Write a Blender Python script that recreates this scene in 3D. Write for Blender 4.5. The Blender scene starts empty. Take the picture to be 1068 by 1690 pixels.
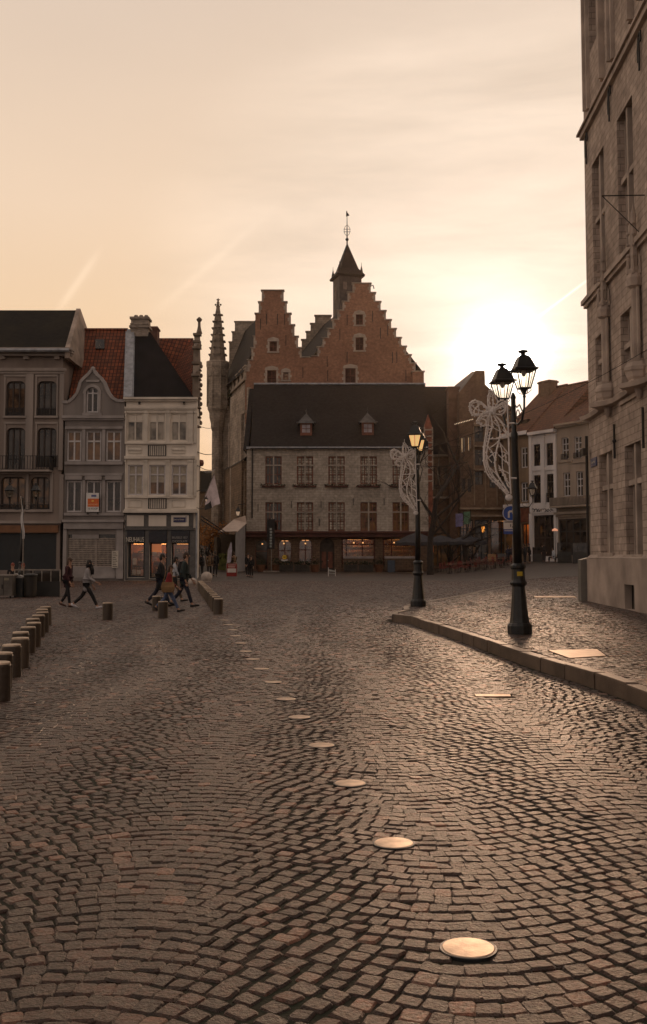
import bpy, bmesh, math, random
import numpy as np
from mathutils import Vector, Matrix, Euler
rnd = random.Random(7)
S = bpy.context.scene
COL = S.collection
# ------------------------------------------------------------ camera
FPX = 1700.0; PCX = 534.0; PCY = 800.0; HOR = 916.0; CAMZ = 1.6
TH = math.atan((HOR - PCY) / FPX)
ct, st = math.cos(TH), math.sin(TH)
cd = bpy.data.cameras.new('camera'); cam = bpy.data.objects.new('camera', cd); COL.objects.link(cam)
cam.location = (0, 0, CAMZ); cam.rotation_euler = (math.pi/2 + TH, 0, 0)
cd.sensor_fit = 'VERTICAL'; cd.sensor_height = 24.0; cd.lens = FPX/1690*24.0
cd.shift_y = -45/1690; cd.clip_start = .1; cd.clip_end = 3000
S.camera = cam
# ------------------------------------------------------------ light
def ray(px, py):
    x = (px-PCX)/FPX; v = (PCY-py)/FPX
    return Vector((x, ct - v*st, st + v*ct))
SUN = ray(832, 588).normalized()
SUN_EL = math.asin(SUN.z); SUN_AZ = math.atan2(SUN.x, SUN.y)
sd = bpy.data.lights.new('sun', 'SUN'); sun = bpy.data.objects.new('sun', sd); COL.objects.link(sun)
sd.energy = 1.35; sd.angle = math.radians(9); sd.color = (1.0, .62, .38)
sun.rotation_euler = (-SUN).to_track_quat('-Z', 'Y').to_euler(); sun.location = (0, 0, 60)
S.view_settings.view_transform = 'Standard'; S.view_settings.look = 'None'
S.view_settings.exposure = 0; S.view_settings.gamma = 1
W = bpy.data.worlds.new("World"); S.world = W; W.use_nodes = True
def build_world():
    nt = W.node_tree; N = nt.nodes; L = nt.links; N.clear()
    def val(n, k, x):
        if isinstance(x, bpy.types.NodeSocket): L.new(x, n.inputs[k])
        else: n.inputs[k].default_value = x
    def m(op, a, b=None, c=None, clamp=False):
        n = N.new('ShaderNodeMath'); n.operation = op; n.use_clamp = clamp
        val(n, 0, a)
        if b is not None: val(n, 1, b)
        if c is not None: val(n, 2, c)
        return n.outputs[0]
    def dot(a, v):
        n = N.new('ShaderNodeVectorMath'); n.operation = 'DOT_PRODUCT'; val(n, 0, a); val(n, 1, v); return n.outputs['Value']
    def scale(col, f):
        n = N.new('ShaderNodeVectorMath'); n.operation = 'SCALE'; val(n, 0, col); val(n, 'Scale', f); return n.outputs[0]
    def add(a, b):
        n = N.new('ShaderNodeVectorMath'); n.operation = 'ADD'; val(n, 0, a); val(n, 1, b); return n.outputs[0]
    def mix(f, a, b):
        n = N.new('ShaderNodeMix'); n.data_type = 'RGBA'; val(n, 0, f); val(n, 6, a); val(n, 7, b); return n.outputs[2]
    def smooth(x, a, b):
        n = N.new('ShaderNodeMapRange'); n.interpolation_type = 'SMOOTHSTEP'; val(n, 0, x); val(n, 1, a); val(n, 2, b); return n.outputs[0]
    tc = N.new('ShaderNodeTexCoord'); d3 = tc.outputs['Generated']
    sep = N.new('ShaderNodeSeparateXYZ'); L.new(d3, sep.inputs[0]); z = sep.outputs[2]
    ds = dot(d3, SUN)
    rp = N.new('ShaderNodeValToRGB'); L.new(z, rp.inputs[0]); cr = rp.color_ramp
    cr.elements[0].position = 0; cr.elements[0].color = (.86, .44, .17, 1)
    cr.elements[1].position = 1; cr.elements[1].color = (.48, .40, .35, 1)
    for p, c in ((.07, (.87, .51, .23)), (.15, (.88, .585, .35)), (.23, (.89, .64, .42)), (.32, (.875, .66, .48)), (.48, (.76, .60, .475)), (.65, (.60, .48, .41))):
        e = cr.elements.new(p); e.color = c + (1,)
    base = mix(smooth(ds, -.35, .80), SKY_BACK + (1,), rp.outputs[0])
    # thin high cloud, drawn out along the horizon
    mp = N.new('ShaderNodeMapping'); L.new(d3, mp.inputs[0]); mp.inputs['Scale'].default_value = (3.2, 3.2, 17)
    mp.inputs['Rotation'].default_value = (0, .12, 0)
    nz = N.new('ShaderNodeTexNoise'); L.new(mp.outputs[0], nz.inputs[0]); nz.inputs['Scale'].default_value = 1.0
    nz.inputs['Detail'].default_value = 6; nz.inputs['Roughness'].default_value = .55; nz.inputs['Distortion'].default_value = .4
    mp2 = N.new('ShaderNodeMapping'); L.new(d3, mp2.inputs[0]); mp2.inputs['Scale'].default_value = (2, 2, 4.5)
    mp2.inputs['Rotation'].default_value = (.2, .5, 0)
    nz2 = N.new('ShaderNodeTexNoise'); L.new(mp2.outputs[0], nz2.inputs[0]); nz2.inputs['Scale'].default_value = 1.3
    nz2.inputs['Detail'].default_value = 7; nz2.inputs['Roughness'].default_value = .6
    c1 = m('SUBTRACT', nz.outputs[0], .5); c2 = m('SUBTRACT', nz2.outputs[0], .5)
    near = smooth(ds, .93, 1.0)
    cl = m('ADD', m('MULTIPLY', c1, m('MULTIPLY_ADD', near, .65, .03)), m('MULTIPLY', c2, .07))
    base = scale(base, m('ADD', 1.0, cl))
    base = mix(m('MULTIPLY', smooth(ds, .925, .999), .75), base, scale((.95, .79, .65), m('MULTIPLY_ADD', c1, .9, 1.0)))
    u = m('SUBTRACT', 1.0, ds)
    def glow(k, amp): return m('MULTIPLY', m('EXPONENT', m('MULTIPLY', u, -1.0/k)), amp)
    mod = m('MULTIPLY_ADD', c1, 1.6, 1.0)
    for k, amp, col in ((.022, .05, (.8, .75, .72)), (.0045, .20, (.9, .85, .86)), (.0010, .9, (1, .92, .86)), (.0002, 12, (1, .94, .85))):
        base = add(base, scale(col, m('MULTIPLY', glow(k, amp), mod if k > .0005 else 1.0)))
    # condensation trails: soft strips on great circles
    for (a, b, w, amp, pa) in (((105, 500), (152, 432), .0035, .10, .030), ((890, 522), (962, 468), .0011, .35, .032), ((268, 505), (420, 372), .004, .05, .06)):
        va, vb = ray(*a).normalized(), ray(*b).normalized(); n_ = va.cross(vb).normalized(); mid = (va+vb).normalized()
        t = m('DIVIDE', dot(d3, n_), w); g = m('EXPONENT', m('MULTIPLY', m('MULTIPLY', t, t), -1.0))
        q = m('DIVIDE', m('SUBTRACT', 1.0, dot(d3, mid)), pa*pa*.55)
        base = add(base, scale((1, .9, .75), m('MULTIPLY', m('MULTIPLY', g, m('EXPONENT', m('MULTIPLY', m('MULTIPLY', q, q), -1.0))), amp)))
    sky = N.new('ShaderNodeTexSky'); sky.sky_type = 'NISHITA'; sky.sun_disc = False
    sky.sun_elevation = SUN_EL; sky.sun_rotation = SUN_AZ; sky.air_density = 2.5; sky.dust_density = 6; sky.ozone_density = .5
    b1 = N.new('ShaderNodeBackground'); L.new(base, b1.inputs[0]); b1.inputs[1].default_value = 1.0
    b2 = N.new('ShaderNodeBackground'); L.new(sky.outputs[0], b2.inputs[0]); b2.inputs[1].default_value = .001
    ad = N.new('ShaderNodeAddShader'); L.new(b1.outputs[0], ad.inputs[0]); L.new(b2.outputs[0], ad.inputs[1])
    o = N.new('ShaderNodeOutputWorld'); L.new(ad.outputs[0], o.inputs[0])
SKY_BACK = (.54, .435, .375)
build_world()
try: W.cycles.sampling_method = 'MANUAL'; W.cycles.sample_map_resolution = 1024
except Exception: pass
S.cycles.max_bounces = 5; S.cycles.transparent_max_bounces = 12; S.cycles.use_denoising = True
# ------------------------------------------------------------ picture -> place
def P(px, py, Y):
    d = ray(px, py); t = Y/d.y; return Vector((d.x*t, Y, CAMZ + d.z*t))
def G(px, py, z=0.0):
    d = ray(px, py); t = (z-CAMZ)/d.z; return Vector((d.x*t, d.y*t, z))
def ss(a, b, x):
    t = min(1, max(0, (x-a)/(b-a))); return t*t*(3-2*t)
def hgt(x, y):
    r = ss(9, 19, x)*(.17*ss(44, 48, y) + .85*ss(46, 95, y))
    l = ss(-7.2, -9.5, x)*ss(-30, -22, x)*4.2*ss(76, 200, y)
    return r + l
class Frame:   # a facade plane: origin O, horizontal direction d, outward normal n
    def __init__(s, ox, oy, dx, dy):
        s.O = Vector((ox, oy)); s.d = Vector((dx, dy)).normalized()
        s.n = Vector((s.d.y, -s.d.x))
        if s.n.dot(-s.O) < 0: s.n = -s.n
    def pt(s, a, z, o=0.0):
        p = s.O + s.d*a + s.n*o; return Vector((p.x, p.y, z))
    def px(s, px, py):
        r = ray(px, py); t = (s.O.x*s.n.x + s.O.y*s.n.y)/(r.x*s.n.x + r.y*s.n.y)
        q = Vector((r.x*t, r.y*t)) - s.O; return q.dot(s.d), CAMZ + r.z*t
    def rc(s, x0, y0, x1, y1):   # pixel rectangle -> (s0, s1, z0, z1)
        a = s.px(x0, (y0+y1)/2)[0]; b = s.px(x1, (y0+y1)/2)[0]
        zt = s.px((x0+x1)/2, y0)[1]; zb = s.px((x0+x1)/2, y1)[1]
        return (min(a, b), max(a, b), zb, zt)
# ------------------------------------------------------------ mesh builder
ORG = {}
class MB:
    def __init__(s): s.v = []; s.f = []; s.mi = []; s.cur = 0
    def add(s, vs, fs):
        k = len(s.v); s.v += [tuple(v) for v in vs]
        for f in fs: s.f.append(tuple(i+k for i in f)); s.mi.append(s.cur)
        return s
    def poly(s, pts): return s.add(pts, [tuple(range(len(pts)))])
    def hexa(s, p):   # 8 corners: bottom 4 ccw, top 4
        return s.add(p, [(3, 2, 1, 0), (4, 5, 6, 7), (0, 1, 5, 4), (1, 2, 6, 5), (2, 3, 7, 6), (3, 0, 4, 7)])
    def box(s, x0, x1, y0, y1, z0, z1):
        return s.hexa([(x0, y0, z0), (x1, y0, z0), (x1, y1, z0), (x0, y1, z0), (x0, y0, z1), (x1, y0, z1), (x1, y1, z1), (x0, y1, z1)])
    def fb(s, F, s0, s1, z0, z1, o0, o1):
        return s.hexa([F.pt(s0, z0, o1), F.pt(s1, z0, o1), F.pt(s1, z0, o0), F.pt(s0, z0, o0),
                       F.pt(s0, z1, o1), F.pt(s1, z1, o1), F.pt(s1, z1, o0), F.pt(s0, z1, o0)])
    def prism(s, pts, off):   # planar outline pushed by a vector
        n = len(pts); off = Vector(off); a = [Vector(p) for p in pts]; b = [p+off for p in a]
        return s.add(a+b, [tuple(range(n-1, -1, -1)), tuple(range(n, 2*n))] + [(i, (i+1) % n, (i+1) % n+n, i+n) for i in range(n)])
    def tube(s, pts, r, n=6, cap=True):
        pts = [Vector(p) for p in pts]; rr = r if isinstance(r, (list, tuple)) else [r]*len(pts)
        vs = []; fs = []; ref = None
        for i, p in enumerate(pts):
            t = (pts[min(i+1, len(pts)-1)] - pts[max(i-1, 0)])
            if t.length < 1e-9: t = Vector((0, 0, 1))
            t.normalize()
            if ref is None:
                ref = Vector((1, 0, 0)) if abs(t.x) < .9 else Vector((0, 1, 0))
            u = (ref - t*ref.dot(t)).normalized(); w = t.cross(u); ref = u
            for k in range(n):
                a = 2*math.pi*k/n; vs.append(p + (u*math.cos(a) + w*math.sin(a))*rr[i])
        for i in range(len(pts)-1):
            for k in range(n):
                k2 = (k+1) % n; fs.append((i*n+k, i*n+k2, (i+1)*n+k2, (i+1)*n+k))
        if cap:
            fs.append(tuple(range(n-1, -1, -1))); e = (len(pts)-1)*n; fs.append(tuple(range(e, e+n)))
        return s.add(vs, fs)
    def lathe(s, prof, c, n=12, rot=0.0, axis=None):
        c = Vector(c); vs = []; fs = []
        for (r, z) in prof:
            for k in range(n):
                a = 2*math.pi*k/n + rot; vs.append(c + Vector((r*math.cos(a), r*math.sin(a), z)))
        for i in range(len(prof)-1):
            for k in range(n):
                k2 = (k+1) % n; fs.append((i*n+k, i*n+k2, (i+1)*n+k2, (i+1)*n+k))
        fs.append(tuple(range(n-1, -1, -1))); e = (len(prof)-1)*n; fs.append(tuple(range(e, e+n)))
        return s.add(vs, fs)
    def ball(s, c, r, n=8, m=6):
        rx, ry, rz = r if isinstance(r, (tuple, list)) else (r, r, r); c = Vector(c)
        vs = [c + Vector((0, 0, -rz))]; fs = []
        for i in range(1, m):
            ph = -math.pi/2 + math.pi*i/m
            for k in range(n):
                a = 2*math.pi*k/n; vs.append(c + Vector((rx*math.cos(ph)*math.cos(a), ry*math.cos(ph)*math.sin(a), rz*math.sin(ph))))
        vs.append(c + Vector((0, 0, rz)))
        for k in range(n): fs.append((0, 1+(k+1) % n, 1+k))
        for i in range(m-2):
            for k in range(n):
                k2 = (k+1) % n; a = 1+i*n; fs.append((a+k, a+k2, a+n+k2, a+n+k))
        e = 1+(m-2)*n; t = len(vs)-1
        for k in range(n): fs.append((e+k, e+(k+1) % n, t))
        return s.add(vs, fs)
    def build(s, name, mat, parent=None, smooth=False, uv=True):
        me = bpy.data.meshes.new(name)
        o0 = Vector(ORG.get(parent.name, (0, 0, 0))) if parent else Vector((0, 0, 0))
        if o0.length > 0: me.from_pydata([(v[0]-o0.x, v[1]-o0.y, v[2]-o0.z) for v in s.v], [], s.f)
        else: me.from_pydata(s.v, [], s.f)
        for mt in (mat if isinstance(mat, (list, tuple)) else [mat]): me.materials.append(mt)
        if any(s.mi): me.polygons.foreach_set('material_index', s.mi)
        if smooth: me.polygons.foreach_set('use_smooth', [True]*len(me.polygons))
        me.update()
        if uv:
            ul = me.uv_layers.new(name='UVMap').data; V = s.v; k = 0
            for p in me.polygons:
                nn = p.normal
                if abs(nn.z) > .97: t, b = Vector((1, 0, 0)), Vector((0, 1, 0))
                else:
                    t = Vector((-nn.y, nn.x, 0)).normalized(); b = nn.cross(t)
                for li in p.loop_indices:
                    q = Vector(V[me.loops[li].vertex_index]); ul[li].uv = (q.dot(t), q.dot(b))
        o = bpy.data.objects.new(name, me); COL.objects.link(o)
        if parent: o.parent = parent
        ORG[o.name] = tuple(o0)
        return o
def tag(o, label=None, cat=None, group=None, kind=None):
    if label: o['label'] = label
    if cat: o['category'] = cat
    if group: o['group'] = group
    if kind: o['kind'] = kind
    return o
def thing(name, label, cat, loc, group=None):
    o = bpy.data.objects.new(name, None); COL.objects.link(o); o.location = loc; o.empty_display_size = .2
    ORG[o.name] = tuple(loc); return tag(o, label, cat, group)
def kids(o): return [c for c in bpy.data.objects if c.parent == o]
def copy_tree(o, parent=None, tree=None):
    c = o.copy(); COL.objects.link(c); c.parent = parent
    for ch in KIDS(o): copy_tree(ch, c)
    return c
_kc = {}
def KIDS(o):
    if o.name not in _kc: _kc[o.name] = kids(o)
    return _kc[o.name]
# ------------------------------------------------------------ materials
def newmat(name):
    m = bpy.data.materials.new(name); m.use_nodes = True; nt = m.node_tree
    return m, nt, nt.nodes['Principled BSDF'], nt.links
def plain(name, col, rough=.75, var=.22, scale=1.5, bump=.15, bscale=30, metal=0.0, spec=.4, tint=None, streak=False):
    m, nt, b, L = newmat(name); N = nt.nodes
    tc = N.new('ShaderNodeTexCoord'); n1 = N.new('ShaderNodeTexNoise'); n1.inputs['Scale'].default_value = scale; n1.inputs['Detail'].default_value = 6
    if streak:
        mp = N.new('ShaderNodeMapping'); mp.inputs['Scale'].default_value = (1, 1, .12); L.new(tc.outputs['Object'], mp.inputs[0]); L.new(mp.outputs[0], n1.inputs[0])
    else: L.new(tc.outputs['Object'], n1.inputs[0])
    mx = N.new('ShaderNodeMix'); mx.data_type = 'RGBA'
    r = N.new('ShaderNodeMapRange'); r.inputs[1].default_value = .3; r.inputs[2].default_value = .7; L.new(n1.outputs[0], r.inputs[0]); L.new(r.outputs[0], mx.inputs[0])
    d = tint or tuple(c*(1-2*var) for c in col)
    mx.inputs[6].default_value = tuple(max(0, c) for c in d) + (1,); mx.inputs[7].default_value = tuple(c*(1+var*.6) for c in col) + (1,)
    L.new(mx.outputs[2], b.inputs['Base Color']); b.inputs['Roughness'].default_value = rough; b.inputs['Metallic'].default_value = metal
    b.inputs['Specular IOR Level'].default_value = spec
    if bump:
        n2 = N.new('ShaderNodeTexNoise'); n2.inputs['Scale'].default_value = bscale; n2.inputs['Detail'].default_value = 3; L.new(tc.outputs['Object'], n2.inputs[0])
        bp = N.new('ShaderNodeBump'); bp.inputs['Strength'].default_value = bump; bp.inputs['Distance'].default_value = .02
        L.new(n2.outputs[0], bp.inputs['Height']); L.new(bp.outputs[0], b.inputs['Normal'])
    return m
def bricky(name, c1, c2, mortar, bw, bh, msize=.012, rough=.85, bump=.5, stain=.3, spec=.3, off=.5, dirt=(.05, .045, .04), smooth=.1, sscale=.35):
    m, nt, b, L = newmat(name); N = nt.nodes
    tc = N.new('ShaderNodeTexCoord'); br = N.new('ShaderNodeTexBrick'); L.new(tc.outputs['UV'], br.inputs[0])
    br.inputs['Color1'].default_value = c1+(1,); br.inputs['Color2'].default_value = c2+(1,); br.inputs['Mortar'].default_value = mortar+(1,)
    br.inputs['Scale'].default_value = 1; br.inputs['Mortar Size'].default_value = msize; br.inputs['Mortar Smooth'].default_value = smooth
    br.inputs['Brick Width'].default_value = bw; br.inputs['Row Height'].default_value = bh; br.offset = off; br.inputs['Bias'].default_value = -.1
    n1 = N.new('ShaderNodeTexNoise'); n1.inputs['Scale'].default_value = sscale; n1.inputs['Detail'].default_value = 8; n1.inputs['Roughness'].default_value = .65; L.new(tc.outputs['Object'], n1.inputs[0])
    r = N.new('ShaderNodeMapRange'); r.inputs[1].default_value = .38; r.inputs[2].default_value = .72; r.inputs[4].default_value = stain*1.6; L.new(n1.outputs[0], r.inputs[0])
    mx = N.new('ShaderNodeMix'); mx.data_type = 'RGBA'; L.new(r.outputs[0], mx.inputs[0]); L.new(br.outputs[0], mx.inputs[6]); mx.inputs[7].default_value = dirt+(1,)
    n3 = N.new('ShaderNodeTexNoise'); n3.inputs['Scale'].default_value = 3.5; n3.inputs['Detail'].default_value = 5; L.new(tc.outputs['Object'], n3.inputs[0])
    r3 = N.new('ShaderNodeMapRange'); r3.inputs[1].default_value = .3; r3.inputs[2].default_value = .7; r3.inputs[3].default_value = .75; r3.inputs[4].default_value = 1.2; L.new(n3.outputs[0], r3.inputs[0])
    vm = N.new('ShaderNodeVectorMath'); vm.operation = 'SCALE'; L.new(mx.outputs[2], vm.inputs[0]); L.new(r3.outputs[0], vm.inputs['Scale'])
    L.new(vm.outputs[0], b.inputs['Base Color']); b.inputs['Roughness'].default_value = rough; b.inputs['Specular IOR Level'].default_value = spec
    ad = N.new('ShaderNodeMath'); ad.operation = 'MULTIPLY_ADD'; L.new(n3.outputs[0], ad.inputs[0]); ad.inputs[1].default_value = .5
    iv = N.new('ShaderNodeMath'); iv.operation = 'SUBTRACT'; iv.inputs[0].default_value = 1; L.new(br.outputs['Fac'], iv.inputs[1]); L.new(iv.outputs[0], ad.inputs[2])
    bp = N.new('ShaderNodeBump'); bp.inputs['Strength'].default_value = bump; bp.inputs['Distance'].default_value = .02
    L.new(ad.outputs[0], bp.inputs['Height']); L.new(bp.outputs[0], b.inputs['Normal'])
    return m
def glassy(name, c1=(.012, .010, .009), c2=(.05, .04, .033), scale=1.2, rough=.07, emit=None, es=0.0, thr=.5, spec=.5):
    m, nt, b, L = newmat(name); N = nt.nodes
    tc = N.new('ShaderNodeTexCoord'); n1 = N.new('ShaderNodeTexNoise'); n1.inputs['Scale'].default_value = scale; n1.inputs['Detail'].default_value = 3; L.new(tc.outputs['Object'], n1.inputs[0])
    r = N.new('ShaderNodeMapRange'); r.inputs[1].default_value = thr-.12; r.inputs[2].default_value = thr+.12; L.new(n1.outputs[0], r.inputs[0])
    mx = N.new('ShaderNodeMix'); mx.data_type = 'RGBA'; L.new(r.outputs[0], mx.inputs[0]); mx.inputs[6].default_value = c1+(1,); mx.inputs[7].default_value = c2+(1,)
    L.new(mx.outputs[2], b.inputs['Base Color']); b.inputs['Roughness'].default_value = rough; b.inputs['Specular IOR Level'].default_value = spec
    n2 = N.new('ShaderNodeTexNoise'); n2.inputs['Scale'].default_value = 1.3; L.new(tc.outputs['Object'], n2.inputs[0])
    bp = N.new('ShaderNodeBump'); bp.inputs['Strength'].default_value = .12; bp.inputs['Distance'].default_value = .05; L.new(n2.outputs[0], bp.inputs['Height']); L.new(bp.outputs[0], b.inputs['Normal'])
    if emit:
        n4 = N.new('ShaderNodeTexVoronoi'); n4.inputs['Scale'].default_value = scale*2.2; L.new(tc.outputs['Object'], n4.inputs[0])
        mm = N.new('ShaderNodeMath'); mm.operation = 'MULTIPLY'; L.new(r.outputs[0], mm.inputs[0]); L.new(n4.outputs['Distance'], mm.inputs[1])
        m2 = N.new('ShaderNodeMath'); m2.operation = 'MULTIPLY'; L.new(mm.outputs[0], m2.inputs[0]); m2.inputs[1].default_value = es*2
        b.inputs['Emission Color'].default_value = emit+(1,); L.new(m2.outputs[0], b.inputs['Emission Strength'])
    return m
def lamp_mat(name, col, es):
    m, nt, b, L = newmat(name); b.inputs['Base Color'].default_value = col+(1,); b.inputs['Emission Color'].default_value = col+(1,); b.inputs['Emission Strength'].default_value = es
    return m
MT = {}
MT['dark_metal'] = plain('dark_metal', (.012, .014, .015), .42, .3, 8, .06, 60, spec=.5)
MT['black_iron'] = plain('black_iron', (.015, .013, .013), .6, .3, 8, 0)
MT['steel'] = plain('steel', (.30, .26, .22), .5, .25, 6, .1, 40, metal=.4)
MT['white_wire'] = plain('white_wire', (.80, .74, .70), .5, .15, 8, 0)
MT['glass_dark'] = glassy('glass_dark')
MT['glass_curtain'] = glassy('glass_curtain', (.02, .017, .014), (.30, .26, .21), 1.1, .2, thr=.47)
MT['glass_warm'] = glassy('glass_warm', (.02, .012, .008), (.10, .045, .02), 1.3, .12, (1, .42, .12), .02, thr=.46)
MT['glass_shop'] = glassy('glass_shop', (.03, .014, .008), (.12, .05, .02), 1.6, .2, (1, .38, .09), .22, thr=.45)
MT['leaded'] = bricky('leaded', (.58, .52, .42), (.26, .22, .17), (.05, .03, .02), .20, .24, .020, .25, .2, .35, off=0, dirt=(.03, .015, .01))  # pale pane tones have the reflected sky painted into the colour
# ------------------------------------------------------------ ground
def cobble_mats():
    m, nt, b, L = newmat('granite_sett'); N = nt.nodes
    at = N.new('ShaderNodeAttribute'); at.attribute_name = 'tone'
    rp = N.new('ShaderNodeValToRGB'); L.new(at.outputs['Fac'], rp.inputs[0]); cr = rp.color_ramp
    cr.elements[0].position = 0; cr.elements[0].color = (.026, .018, .014, 1); cr.elements[1].position = 1; cr.elements[1].color = (.17, .102, .070, 1)
    for p, c in ((.35, (.040, .027, .020)), (.75, (.064, .041, .030)), (.93, (.10, .062, .046))):
        e = cr.elements.new(p); e.color = c+(1,)
    tc = N.new('ShaderNodeTexCoord'); n1 = N.new('ShaderNodeTexNoise'); n1.inputs['Scale'].default_value = .45; n1.inputs['Detail'].default_value = 5; L.new(tc.outputs['Object'], n1.inputs[0])
    r = N.new('ShaderNodeMapRange'); r.inputs[1].default_value = .3; r.inputs[2].default_value = .7; r.inputs[3].default_value = .72; r.inputs[4].default_value = 1.25; L.new(n1.outputs[0], r.inputs[0])
    n5 = N.new('ShaderNodeTexNoise'); n5.inputs['Scale'].default_value = 70; n5.inputs['Detail'].default_value = 3; L.new(tc.outputs['Object'], n5.inputs[0])
    r5 = N.new('ShaderNodeMapRange'); r5.inputs[1].default_value = .3; r5.inputs[2].default_value = .7; r5.inputs[3].default_value = .6; r5.inputs[4].default_value = 1.35; L.new(n5.outputs[0], r5.inputs[0])
    mu = N.new('ShaderNodeMath'); mu.operation = 'MULTIPLY'; L.new(r.outputs[0], mu.inputs[0]); L.new(r5.outputs[0], mu.inputs[1])
    vm = N.new('ShaderNodeVectorMath'); vm.operation = 'SCALE'; L.new(rp.outputs[0], vm.inputs[0]); L.new(mu.outputs[0], vm.inputs['Scale'])
    n6 = N.new('ShaderNodeTexNoise'); n6.inputs['Scale'].default_value = 24; n6.inputs['Detail'].default_value = 4; L.new(tc.outputs['Object'], n6.inputs[0])
    r6 = N.new('ShaderNodeMapRange'); r6.inputs[1].default_value = .4; r6.inputs[2].default_value = .65; L.new(n6.outputs[0], r6.inputs[0])
    mx6 = N.new('ShaderNodeMix'); mx6.data_type = 'RGBA'; mx6.blend_type = 'MULTIPLY'; L.new(r6.outputs[0], mx6.inputs[0]); L.new(vm.outputs[0], mx6.inputs[6]); mx6.inputs[7].default_value = (1.25, .82, .70, 1)
    L.new(mx6.outputs[2], b.inputs['Base Color'])
    rr = N.new('ShaderNodeMapRange'); rr.inputs[3].default_value = .55; rr.inputs[4].default_value = .30; L.new(n5.outputs[0], rr.inputs[0]); L.new(rr.outputs[0], b.inputs['Roughness'])
    b.inputs['Specular IOR Level'].default_value = .45
    n2 = N.new('ShaderNodeTexNoise'); n2.inputs['Scale'].default_value = 38; n2.inputs['Detail'].default_value = 5; n2.inputs['Roughness'].default_value = .7; L.new(tc.outputs['Object'], n2.inputs[0])
    bp = N.new('ShaderNodeBump'); bp.inputs['Strength'].default_value = 1.0; bp.inputs['Distance'].default_value = .022; L.new(n2.outputs[0], bp.inputs['Height']); L.new(bp.outputs[0], b.inputs['Normal'])
    # far paving and joint bed: one sheet material
    m2, nt, b, L = newmat('far_setts'); N = nt.nodes
    tc = N.new('ShaderNodeTexCoord'); br = N.new('ShaderNodeTexBrick'); L.new(tc.outputs['Object'], br.inputs[0])
    br.inputs['Color1'].default_value = (.068, .045, .032, 1); br.inputs['Color2'].default_value = (.038, .026, .019, 1); br.inputs['Mortar'].default_value = (.022, .018, .015, 1)
    br.inputs['Scale'].default_value = 1; br.inputs['Mortar Size'].default_value = .012; br.inputs['Brick Width'].default_value = .11; br.inputs['Row Height'].default_value = .11
    n1 = N.new('ShaderNodeTexNoise'); n1.inputs['Scale'].default_value = .22; n1.inputs['Detail'].default_value = 7; L.new(tc.outputs['Object'], n1.inputs[0])
    r = N.new('ShaderNodeMapRange'); r.inputs[1].default_value = .3; r.inputs[2].default_value = .7; r.inputs[3].default_value = .6; r.inputs[4].default_value = 1.25; L.new(n1.outputs[0], r.inputs[0])
    vm = N.new('ShaderNodeVectorMath'); vm.operation = 'SCALE'; L.new(br.outputs[0], vm.inputs[0]); L.new(r.outputs[0], vm.inputs['Scale'])
    L.new(vm.outputs[0], b.inputs['Base Color']); b.inputs['Roughness'].default_value = .55
    mq = N.new('ShaderNodeMapping'); mq.inputs['Scale'].default_value = (1, .35, 1); L.new(tc.outputs['Object'], mq.inputs[0])
    n2 = N.new('ShaderNodeTexNoise'); n2.inputs['Scale'].default_value = 3.2; n2.inputs['Detail'].default_value = 7; n2.inputs['Roughness'].default_value = .75; L.new(mq.outputs[0], n2.inputs[0])
    r2 = N.new('ShaderNodeMapRange'); r2.inputs[1].default_value = .35; r2.inputs[2].default_value = .65; r2.inputs[3].default_value = .55; r2.inputs[4].default_value = 1.5; L.new(n2.outputs[0], r2.inputs[0])
    v2 = N.new('ShaderNodeVectorMath'); v2.operation = 'SCALE'; L.new(vm.outputs[0], v2.inputs[0]); L.new(r2.outputs[0], v2.inputs['Scale']); L.new(v2.outputs[0], b.inputs['Base Color'])
    bp = N.new('ShaderNodeBump'); bp.inputs['Strength'].default_value = .8; bp.inputs['Distance'].default_value = .08; L.new(n2.outputs[0], bp.inputs['Height']); L.new(bp.outputs[0], b.inputs['Normal'])
    return m, m2
M_SETT, M_FAR = cobble_mats()
M_BED = plain('joint_soil', (.020, .015, .010), .95, .35, 2.2, .3, 40, tint=(.012, .016, .006))
# ground sheet
def ground():
    xs = sorted(set([-120, -90, -60] + [x for x in range(-44, 61, 2)] + [80, 120]))
    ys = sorted(set([-40, -20, -10, 0, 10, 20, 30, 40, 42.3, 44, 46, 48] + list(range(50, 212, 4)) + [230]))
    mb = MB(); vs = []; fs = []
    for y in ys:
        for x in xs: vs.append((x, y, hgt(x, y) - .012))
    n = len(xs)
    for j in range(len(ys)-1):
        for i in range(n-1):
            a = j*n+i; fs.append((a, a+1, a+n+1, a+n))
    mb.add(vs, fs); o = mb.build('ground', M_FAR, smooth=True, uv=False); tag(o, kind='structure')
ground()
mb = MB(); mb.add([(-20, 1, -.008), (14, 1, -.008), (14, 42.3, -.008), (-20, 42.3, -.008)], [(0, 1, 2, 3)])
tag(mb.build('joint_bed', M_BED, uv=False), kind='structure')
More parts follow.
